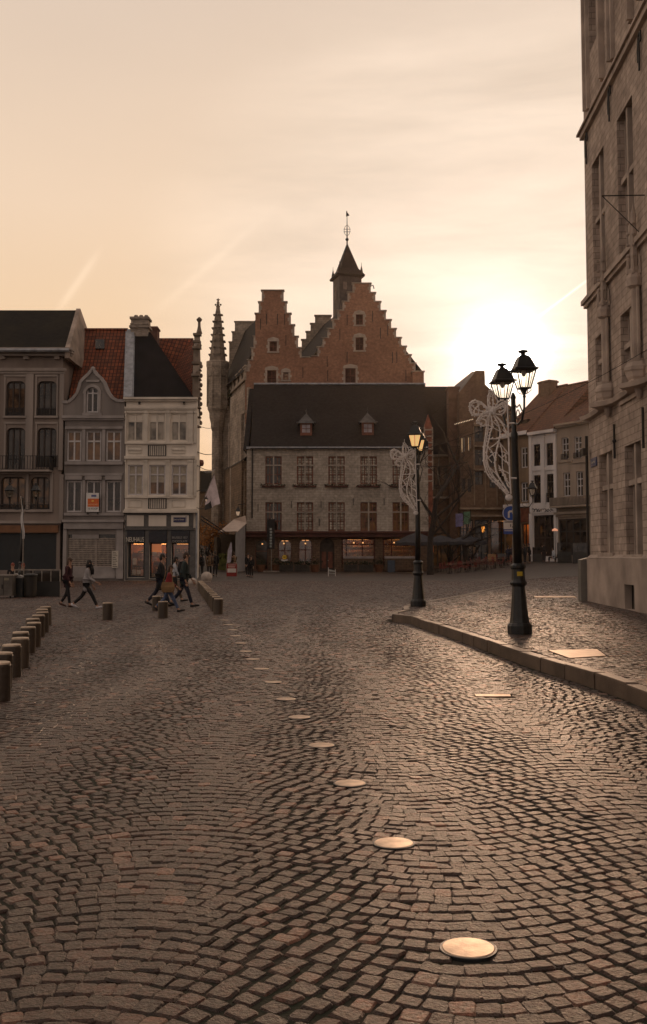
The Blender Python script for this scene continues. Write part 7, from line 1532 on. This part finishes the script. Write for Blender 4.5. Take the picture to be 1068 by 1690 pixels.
mb = MB(); mb.tube([(x, Yq, 0), p1, (p1.x+.06, Yq, p1.z+.9), (p2.x, Yq, p2.z)], .02, 5); mb.build('pole', MT['steel'], t, uv=False); mb = MB(); mb.add([p1, p1+Vector((.28, .05, .05)), p1+Vector((.36, .1, .9)), p2+Vector((.05, 0, -.05)), p2, p1+Vector((.06, 0, .9))], [(0, 1, 2, 5), (5, 2, 3, 4)]); mb.build('cloth', plain('lilac_cloth', (.45, .42, .50), .8, .2, 3, 0), t, uv=False)
Yq = 97; x = P(448, 930, Yq).x; t = thing('banner_stand', 'tall narrow black banner on a stand in front of the cafe arches', 'banner', (x, Yq, 0)); z0_, z1_ = P(448, 906, Yq).z, P(448, 855, Yq).z
mb = MB(); mb.tube([(x, Yq, 0), (x, Yq, z1_)], .04, 6); mb.box(x-.75, x+.75, Yq-.2, Yq+.2, 0, .12); mb.build('stand', MT['steel'], t, uv=False); mb = MB(); mb.box(x-.42, x+.30, Yq-.06, Yq-.03, z0_, z1_-.1); bc = mb.build('cloth', MT['black_iron'], t, uv=False); mb = MB()
for k in range(7): mb.box(x-.16, x+.03+.03*(k % 2), Yq-.068, Yq-.062, z0_+.15+.27*k, z0_+.34+.27*k)
mb.build('vertical_text', plain('pale_print', (.30, .33, .31), .6, .1, 4, 0), bc, uv=False)
# round yellow sign
p = P(469.5, 919.5, 97); t = thing('round_sign', 'small round yellow sign with a white ribbon over the planter box', 'sign', p); mb = MB(); disc(mb, p, .21, 97, 97.04, 16); yo = mb.build('sign_disc', plain('yellow_enamel', (.75, .48, .03), .5, .1, 4, 0), t, uv=False)
mb = MB(); mb.prism([(p.x-.33, 96.98, p.z-.30), (p.x, 96.98, p.z-.40), (p.x+.33, 96.98, p.z-.30), (p.x+.28, 96.98, p.z-.2), (p.x, 96.98, p.z-.27), (p.x-.28, 96.98, p.z-.2)], (0, .03, 0)); mb.build('ribbon', M_SW, t, uv=False); mb = MB(); mb.tube([(p.x, 97.06, 0), (p.x, 97.06, p.z)], .025, 5); mb.build('post', MT['black_iron'], t, uv=False); mb = MB(); mb.box(p.x-.1, p.x+.1, 96.985, 96.995, p.z-.03, p.z+.03); mb.build('sign_mark', MT['black_iron'], yo, uv=False)
M_PLB = plain('planter_boards', (.055, .048, .040), .8, .25, 3, .2, 15); M_LEAF = plain('dark_leaves', (.030, .035, .014), .8, .4, 4, 0); M_TERRA = plain('terracotta', (.16, .065, .03), .8, .2, 4, .1, 20)
for k, (x0, x1, lb) in enumerate(((461, 484, 'long dark slatted planter box under the yellow round sign'), (486, 511, 'long dark slatted planter box left of the arched cafe door'), (568, 590, 'dark slatted planter box under the left half of the lit bar window'), (592, 616, 'dark slatted planter box under the right half of the lit bar window'))):
    a, b = P(x0, 935, 97).x, P(x1, 935, 97).x; t = thing('planter_box', lb, 'planter', ((a+b)/2, 97, 0), 'planter boxes along the cafe front'); mb = MB(); mb.box(a, b, 96.8, 97.3, .05, .62); mb.box(a-.03, b+.03, 96.76, 97.34, .62, .68)
    for j in range(12): x = a+(b-a)*(j+.5)/12; mb.box(x-.02, x+.02, 96.77, 96.8, .05, .62)
    mb.build('box', M_PLB, t, uv=False); mb = MB()
    for j in range(70):
        c = Vector((sr.uniform(a, b), sr.uniform(96.8, 97.3), .7+sr.uniform(0, .3))); u = Vector((sr.gauss(0, 1), sr.gauss(0, 1), sr.gauss(0, 1))).normalized()*.11; v = Vector((sr.gauss(0, 1), sr.gauss(0, 1), sr.gauss(0, 1))).normalized()*.09; mb.poly([c-u, c+v, c+u, c-v])
    mb.build('foliage', M_LEAF, t, uv=False)
for k, (px_, lb) in enumerate(((431, 'terracotta tub planter near the left end of the cafe'), (456, 'terracotta tub planter beside the black banner stand'), (520, 'terracotta tub planter just left of the arched door'), (626, 'terracotta tub planter before the stone pillar between bar windows'))):
    x = P(px_, 935, 98).x; t = thing('tub_planter', lb, 'planter', (x, 98, 0), 'terracotta tubs along the cafe front'); mb = MB(); mb.lathe([(.30, 0), (.38, .35), (.42, .60), (.45, .62), (.45, .68)], (x, 98, 0), 12); mb.build('tub', M_TERRA, t, uv=False); mb = MB()
    for j in range(60):
        c = Vector((x+sr.gauss(0, .22), 98+sr.gauss(0, .2), .75+abs(sr.gauss(0, .25)))); u = Vector((sr.gauss(0, 1), sr.gauss(0, 1), sr.gauss(0, 1))).normalized()*.11; v = Vector((sr.gauss(0, 1), sr.gauss(0, 1), sr.gauss(0, 1))).normalized()*.09; mb.poly([c-u, c+v, c+u, c-v])
    mb.build('foliage', M_LEAF, t, uv=False)
Yq = G(548, 951).y; a, b = P(541.5, 945, Yq).x, P(554, 945, Yq).x; zt_ = P(548, 936.5, Yq).z; t = thing('folding_barrier', 'small pale folding barrier standing alone on the paving before the cafe door', 'barrier', (a, Yq, 0)); mb = MB(); mb.box(a, a+.05, Yq, Yq+.04, 0, zt_); mb.box(b-.04, b, Yq+.1, Yq+.14, 0, zt_*.8); mb.build('leg', M_SW, t, uv=False); mb = MB()
for f0, f1 in ((.30, .42), (.55, .8)): mb.prism([(a+.05, Yq+.01, zt_*f0), (b-.04, Yq+.11, zt_*f0*.9), (b-.04, Yq+.11, zt_*f1*.8), (a+.05, Yq+.01, zt_*f1)], (0, .03, 0))
mb.build('board', plain('pale_board', (.35, .36, .33), .6, .15, 4, 0), t, uv=False)
a, b = P(640, 935, 96).x, P(652, 935, 96).x; t = thing('menu_board', 'dark blue board leaning before the right bar window', 'board', (a, 96, 0)); mb = MB(); mb.prism([(a, 96, 0), (b, 96, 0), (b, 96.3, 1.1), (a, 96.3, 1.1)], (0, .05, 0)); mb.build('panel', plain('blue_board', (.035, .05, .075), .6, .15, 4, 0), t, uv=False); mb = MB(); mb.prism([(a-.04, 95.99, 0), (a+.02, 95.99, 0), (a+.02, 96.29, 1.12), (a-.04, 96.29, 1.12)], (0, .06, 0)); mb.prism([(b-.02, 95.99, 0), (b+.04, 95.99, 0), (b+.04, 96.29, 1.12), (b-.02, 96.29, 1.12)], (0, .06, 0)); mb.build('frame', MT['black_iron'], t, uv=False)
# parasols
def parasol(lb, px_, Y, yt, ye, hw):
    x = P(px_, 930, Y).x; z0_ = hgt(x, Y); z1_, z2_ = P(px_, ye, Y).z, P(px_, yt, Y).z; t = thing('parasol', lb, 'parasol', (x, Y, z0_), 'dark parasols on the cafe terrace'); mb = MB(); mb.tube([(x, Y, z0_), (x, Y, z2_+.15)], .04, 6); mb.build('pole', MT['black_iron'], t, uv=False); mb = MB(); mb.lathe([(.35, 0), (.35, .1), (.1, .14)], (x, Y, z0_), 10); mb.build('base', MT['black_iron'], t, uv=False)
    mb = MB(); n = 8; R0 = hw; vs = [(x, Y, z2_)]; fs = []
    for ring, (f, zz) in enumerate(((.5, .42), (1, 1))):
        for k in range(n*2):
            a = math.pi*k/n + .2; sag = 0 if k % 2 == 0 else -.06*f; vs.append((x+R0*f*math.cos(a)*(1 if k % 2 == 0 else .95), Y+R0*f*math.sin(a)*(1 if k % 2 == 0 else .95), z2_-(z2_-z1_)*zz*.8+sag))
    m_ = 2*n
    for k in range(m_): fs.append((0, 1+k, 1+(k+1) % m_)); fs.append((1+k, 1+m_+k, 1+m_+(k+1) % m_, 1+(k+1) % m_))
    e = len(vs)
    for k in range(m_): v = vs[1+m_+k]; vs.append((v[0], v[1], v[2]-.28))
    for k in range(m_): fs.append((1+m_+k, e+k, e+(k+1) % m_, 1+m_+(k+1) % m_))
    mb.add(vs, fs); mb.build('canopy', plain('parasol_cloth', (.040, .038, .044), .85, .2, 2, .1, 15), t, uv=False)
parasol('dark parasol directly behind the lamp with glowing lanterns', 688, 92, 878, 899, 2.0)
parasol('dark parasol beside the bare tree trunk on the terrace', 728, 94, 883, 897, 1.9)
parasol('dark parasol over the red chairs, nearest the brown shopfronts', 772, 92, 883, 896, 1.8)
# heater with warm glow, hanging banners
x = P(712, 905, 93).x; t = thing('lit_menu_case', 'orange lit menu case on a post under the terrace parasol', 'menu case', (x, 93, hgt(x, 93))); z = P(712, 905, 93).z; mb = MB(); mb.box(x-.24, x+.24, 93, 93.2, z-.42, z+.42); mb.build('case', MT['black_iron'], t, uv=False); mb = MB(); mb.box(x-.19, x+.19, 92.98, 92.995, z-.36, z+.36); mb.build('lit_panel', lamp_mat('menu_glow', (1, .22, .03), .40), t, uv=False); mb = MB(); mb.tube([(x, 93.1, hgt(x, 93)), (x, 93.1, z-.42)], .03, 5); mb.build('post', MT['black_iron'], t, uv=False)
for px0, px1, y0, y1, col, lb in ((752, 764, 847, 870, (.16, .14, .26), 'dull purple hanging banner among the bare twigs'), (765.5, 776, 844, 866, (.10, .20, .12), 'dull green hanging banner among the bare twigs')):
    a, b = P(px0, 855, 97), P(px1, 855, 97); z0_, z1_ = P(px0, y1, 97).z, P(px0, y0, 97).z; t = thing('hanging_banner', lb, 'banner', (a.x, 97, hgt(a.x, 97)), 'coloured banners on poles beyond the terrace'); mb = MB(); mb.tube([(b.x+.05, 97, hgt(a.x, 97)), (b.x+.05, 97, z1_+.2)], .035, 5); mb.build('pole', MT['black_iron'], t, uv=False); mb = MB(); mb.prism([(a.x, 97, z0_), (b.x, 97, z0_+.1), (b.x, 97, z1_), (a.x, 97, z1_-.05)], (0, .03, 0)); mb.build('cloth', plain('banner_%d' % px0, col, .9, .2, 3, 0), t, uv=False)
# bistro chairs and tables
M_RED = plain('red_lacquer', (.20, .030, .022), .5, .2, 5, 0)
def chair():
    t = thing('terrace_chair', 'x', 'chair', (0, 0, 0)); mb = MB(); mb.box(-.21, .21, -.21, .21, .43, .47); mb.build('seat', M_RED, t, uv=False)
    for sx_, sy in ((1, 1), (1, -1), (-1, 1), (-1, -1)): mb = MB(); mb.tube([(sx_*.19, sy*.18, .43), (sx_*.22, sy*.21, 0)], .014, 4); mb.build('leg', MT['steel'], t, uv=False)
    mb = MB(); mb.tube([(-.19, .20, .45), (-.2, .24, .88), (.2, .24, .88), (.19, .20, .45)], .014, 4)
    for k in range(3): mb.box(-.19, .19, .21+.012*k, .225+.012*k, .55+.11*k, .63+.11*k)
    mb.build('backrest', M_RED, t, uv=False); return t
def table():
    t = thing('terrace_table', 'x', 'table', (0, 0, 0)); mb = MB(); mb.lathe([(.35, .72), (.36, .735), (.35, .75)], (0, 0, 0), 14); mb.build('tabletop', plain('table_top', (.22, .12, .09), .4, .2, 4, 0), t, uv=False); mb = MB(); mb.tube([(0, 0, 0), (0, 0, .72)], .03, 6); mb.build('column', MT['black_iron'], t, uv=False)
    mb = MB(); mb.lathe([(.24, 0), (.22, .03), (.04, .05)], (0, 0, 0), 10); mb.build('foot', MT['black_iron'], t, uv=False); return t
_kc.clear(); ch0, tb0 = chair(), table(); first_c = first_t = True; cnt = 0
ROWN = ['front', 'second', 'rear']; CN = ['first', 'second', 'third', 'fourth', 'fifth', 'sixth', 'seventh', 'eighth', 'ninth', 'tenth', 'eleventh', 'twelfth']
for rw, Y in enumerate((85.5, 88, 90.5)):
    for k in range(7):
        px_ = 742 + k*14.5 + rw*3; x = P(px_, 935, Y).x; g = hgt(x, Y)
        t = tb0 if first_t else copy_tree(tb0); first_t = False; t.location = (x, Y, g); t['label'] = '%s table from the tree in the %s row of red chairs' % (CN[k], ROWN[rw]); t['group'] = 'small round tables among the red chairs'
        for j, (dx, rz) in enumerate(((-.55, math.pi/2), (.50, -math.pi/2))):
            if (k+rw+j) % 5 == 4: continue
            c = ch0 if first_c else copy_tree(ch0); first_c = False; c.location = (x+dx, Y+sr.uniform(-.2, .2), g); c.rotation_euler = (0, 0, rz+sr.uniform(-.5, .5)); c['label'] = 'red slatted chair %s of the %s table in the %s terrace row' % (('left', 'right')[j], CN[k], ROWN[rw]); c['group'] = 'red slatted terrace chairs'
# dark screens in front of the row houses, terrace gear
for px0, px1, Y, h_, lb in ((921, 944, 86, 1.7, 'tall dark terrace windscreen before the left half of the balcony house'), (946, 972, 84, 1.7, 'tall dark terrace windscreen beside the sandstone corner'), (880, 900, 90, 1.3, 'low dark terrace windscreen before the white house'), (822, 836, 88, 1.1, 'low dark terrace windscreen left of the blue sign post')):
    screen('terrace_windscreen', lb, px0, px1, Y, h_, 3, 'dark windscreens of the far terraces')
x = P(812, 930, 86).x; t = thing('wooden_crate', 'light wooden crate beside the red terrace chairs', 'crate', (x, 86, hgt(x, 86))); mb = MB(); g = hgt(x, 86)
for k in range(4): mb.box(x-.33, x+.33, 86, 86.02, g+.62+.15*k, g+.74+.15*k)
mb.build('slats', plain('pale_wood', (.30, .17, .08), .8, .2, 4, 0), t, uv=False); mb = MB()
for a in (-.33, .27): mb.box(x+a, x+a+.06, 86.021, 86.4, g, g+1.2)
mb.build('frame', M_PLB, t, uv=False)
p = P(916, 876, 88); t = thing('globe_lamp', 'warm glowing mushroom lamp over the terrace of the white house', 'lamp', (p.x, 88, hgt(p.x, 88))); mb = MB(); mb.lathe([(.26, -.02), (.24, .10), (.12, .18), (.02, .2)], p, 10); mb.build('lamp_shade', lamp_mat('shade_glow', (.9, .42, .25), .40), t, uv=False); mb = MB(); mb.tube([(p.x, 88, hgt(p.x, 88)), p], .03, 5); mb.build('post', MT['black_iron'], t, uv=False)
p = P(797.5, 873, 99); t = thing('wall_lamp', 'small orange lamp glowing on the dark shopfront above the red chairs', 'lamp', p); mb = MB(); mb.ball(p, (.16, .14, .36), 8, 6); mb.build('lamp_shade', lamp_mat('amber_glow', (1, .36, .06), .8), t, uv=False); mb = MB(); mb.tube([p+Vector((0, 0, .3)), p+Vector((0, 4, .5))], .02, 5); mb.build('bracket', MT['black_iron'], t, uv=False)
# ------------------------------------------------------------ trees
M_BARK = plain('bark', (.028, .020, .015), .9, .3, 4, .5, 20)
def tree(lb, x, y, H, r0, seed, spread=.55, levels=5, first_=.42, leaf=None, lean=(0, 0)):
    R = random.Random(seed); z0_ = hgt(x, y); t = thing('leafy_tree' if leaf else 'bare_tree', lb, 'tree', (x, y, z0_)); mt_, mb = MB(), MB(); tips = []
    def grow(p, d, ln, r, lv):
        n = 4 if lv < levels-1 else 3; pts = [p]; q = Vector(p); dd = Vector(d)
        for k in range(n):
            dd = (dd + Vector((R.gauss(0, .10), R.gauss(0, .10), R.gauss(0, .06)+.03))).normalized(); q = q+dd*ln/n; pts.append(q.copy())
        r1 = r*.62; (mt_ if lv == 0 else mb).tube(pts, [r+(r1-r)*k/n for k in range(n+1)], 7 if lv < 2 else 4 if lv < 4 else 3, cap=False)
        if lv >= levels: tips.append(q.copy()); return
        for k in range(R.choice((3, 3, 4)) if lv else 5):
            f = R.uniform(.35, 1) if k else 1.0; b = pts[min(n, int(f*n))]; side = Vector((R.gauss(0, 1), R.gauss(0, 1), R.gauss(0, .45))).normalized()
            grow(b, (dd*(1-spread)+side*spread).normalized(), ln*R.uniform(.55, .78), r1*(.95 if k == 0 else R.uniform(.45, .7)), lv+1)
    grow(Vector((x, y, z0_-.1)), Vector((lean[0], lean[1], 1)).normalized(), H*first_, r0, 0)
    mt_.build('trunk', M_BARK, t, uv=False); mb.build('crown', M_BARK, t, uv=False)
    if leaf:
        lf = MB()
        for p in tips:
            for k in range(leaf[1]):
                c = p+Vector((R.gauss(0, .35), R.gauss(0, .35), R.gauss(0, .35))); u = Vector((R.gauss(0, 1), R.gauss(0, 1), R.gauss(0, 1))).normalized()*leaf[2]; v = Vector((R.gauss(0, 1), R.gauss(0, 1), R.gauss(0, 1))).normalized()*leaf[2]*.7; lf.poly([c-u, c+v, c+u, c-v])
        lf.build('leaves', leaf[0], t, uv=False)
    return t
x = P(710, 930, 84).x; tree('taller bare tree rising right behind the lamp with glowing lanterns', x, 84, 11.2, .30, 4, .50, 5, .56)
x = P(772, 930, 91).x; tree('bare tree with a dense low crown behind the red chairs', x, 91, 7.8, .32, 11, .68, 5, .36)
x = P(744, 930, 96).x; tree('slim bare tree between the two bigger bare trees', x, 96, 7.2, .2, 21, .62, 5, .42)
M_OR = plain('autumn_leaves', (.36, .14, .025), .8, .45, 2.5, 0, tint=(.16, .07, .015))
x = P(343, 900, 118).x; tree('orange leaved autumn tree in the narrow side street', x, 118, 6.8, .16, 3, .6, 4, .34, (M_OR, 14, .13))
x = P(334, 900, 96).x; tree('dull green leaved small tree low in the side street', x-1.2, 96, 3.6, .08, 8, .6, 4, .3, (plain('olive_leaves', (.05, .045, .02), .8, .4, 3, 0), 10, .11))
# ------------------------------------------------------------ wires
def wire(lb, a, b, sag, r=.010, lights=0):
    pts = [a.lerp(b, k/16) - Vector((0, 0, sag*4*(k/16)*(1-k/16))) for k in range(17)]; mb = MB(); mb.tube(pts, r, 4)
    if lights: t = thing('overhead_wire', lb, 'wire', a); mb.build('cable', MT['black_iron'], t, uv=False); m2 = MB(); [m2.tube([p, p-Vector((0, 0, .25))], .012, 4) for p in pts[1:-1]]; m2.build('icicle_lights', MT['white_wire'], t, uv=False)
    else: tag(mb.build('overhead_wire', MT['black_iron'], uv=False), lb, 'wire')
s_, z_ = bz(1068, 577); wire('thin wire from the glowing lamp up to the sandstone town hall', P(692, 743, 28), FB.pt(s_, z_, 0), .25, .009)
wire('upper wire across the side street between corner house and brown wall', P(326, 746, 66), P(355, 747, 119), .2, .03)
wire('lower wire with hanging lights across the side street', P(326, 768, 66), P(356, 772, 119), .3, .025, 1)
wire('topmost wire across the side street below the turret', P(326, 702, 66), P(356, 704, 119), .2, .02)
# ------------------------------------------------------------ evening haze
hm = bpy.data.materials.new('haze'); hm.use_nodes = True; nt = hm.node_tree; nt.nodes.clear()
hv = nt.nodes.new('ShaderNodeVolumePrincipled'); ho = nt.nodes.new('ShaderNodeOutputMaterial'); nt.links.new(hv.outputs[0], ho.inputs['Volume'])
hv.inputs['Color'].default_value = (1, .82, .64, 1); hv.inputs['Density'].default_value = .00011; hv.inputs['Anisotropy'].default_value = .78
mb = MB(); mb.box(-122, 122, -42, 232, -1.2, 46); tag(mb.build('haze', hm, uv=False), kind='stuff')
S.cycles.volume_bounces = 0; S.cycles.volume_step_rate = 5
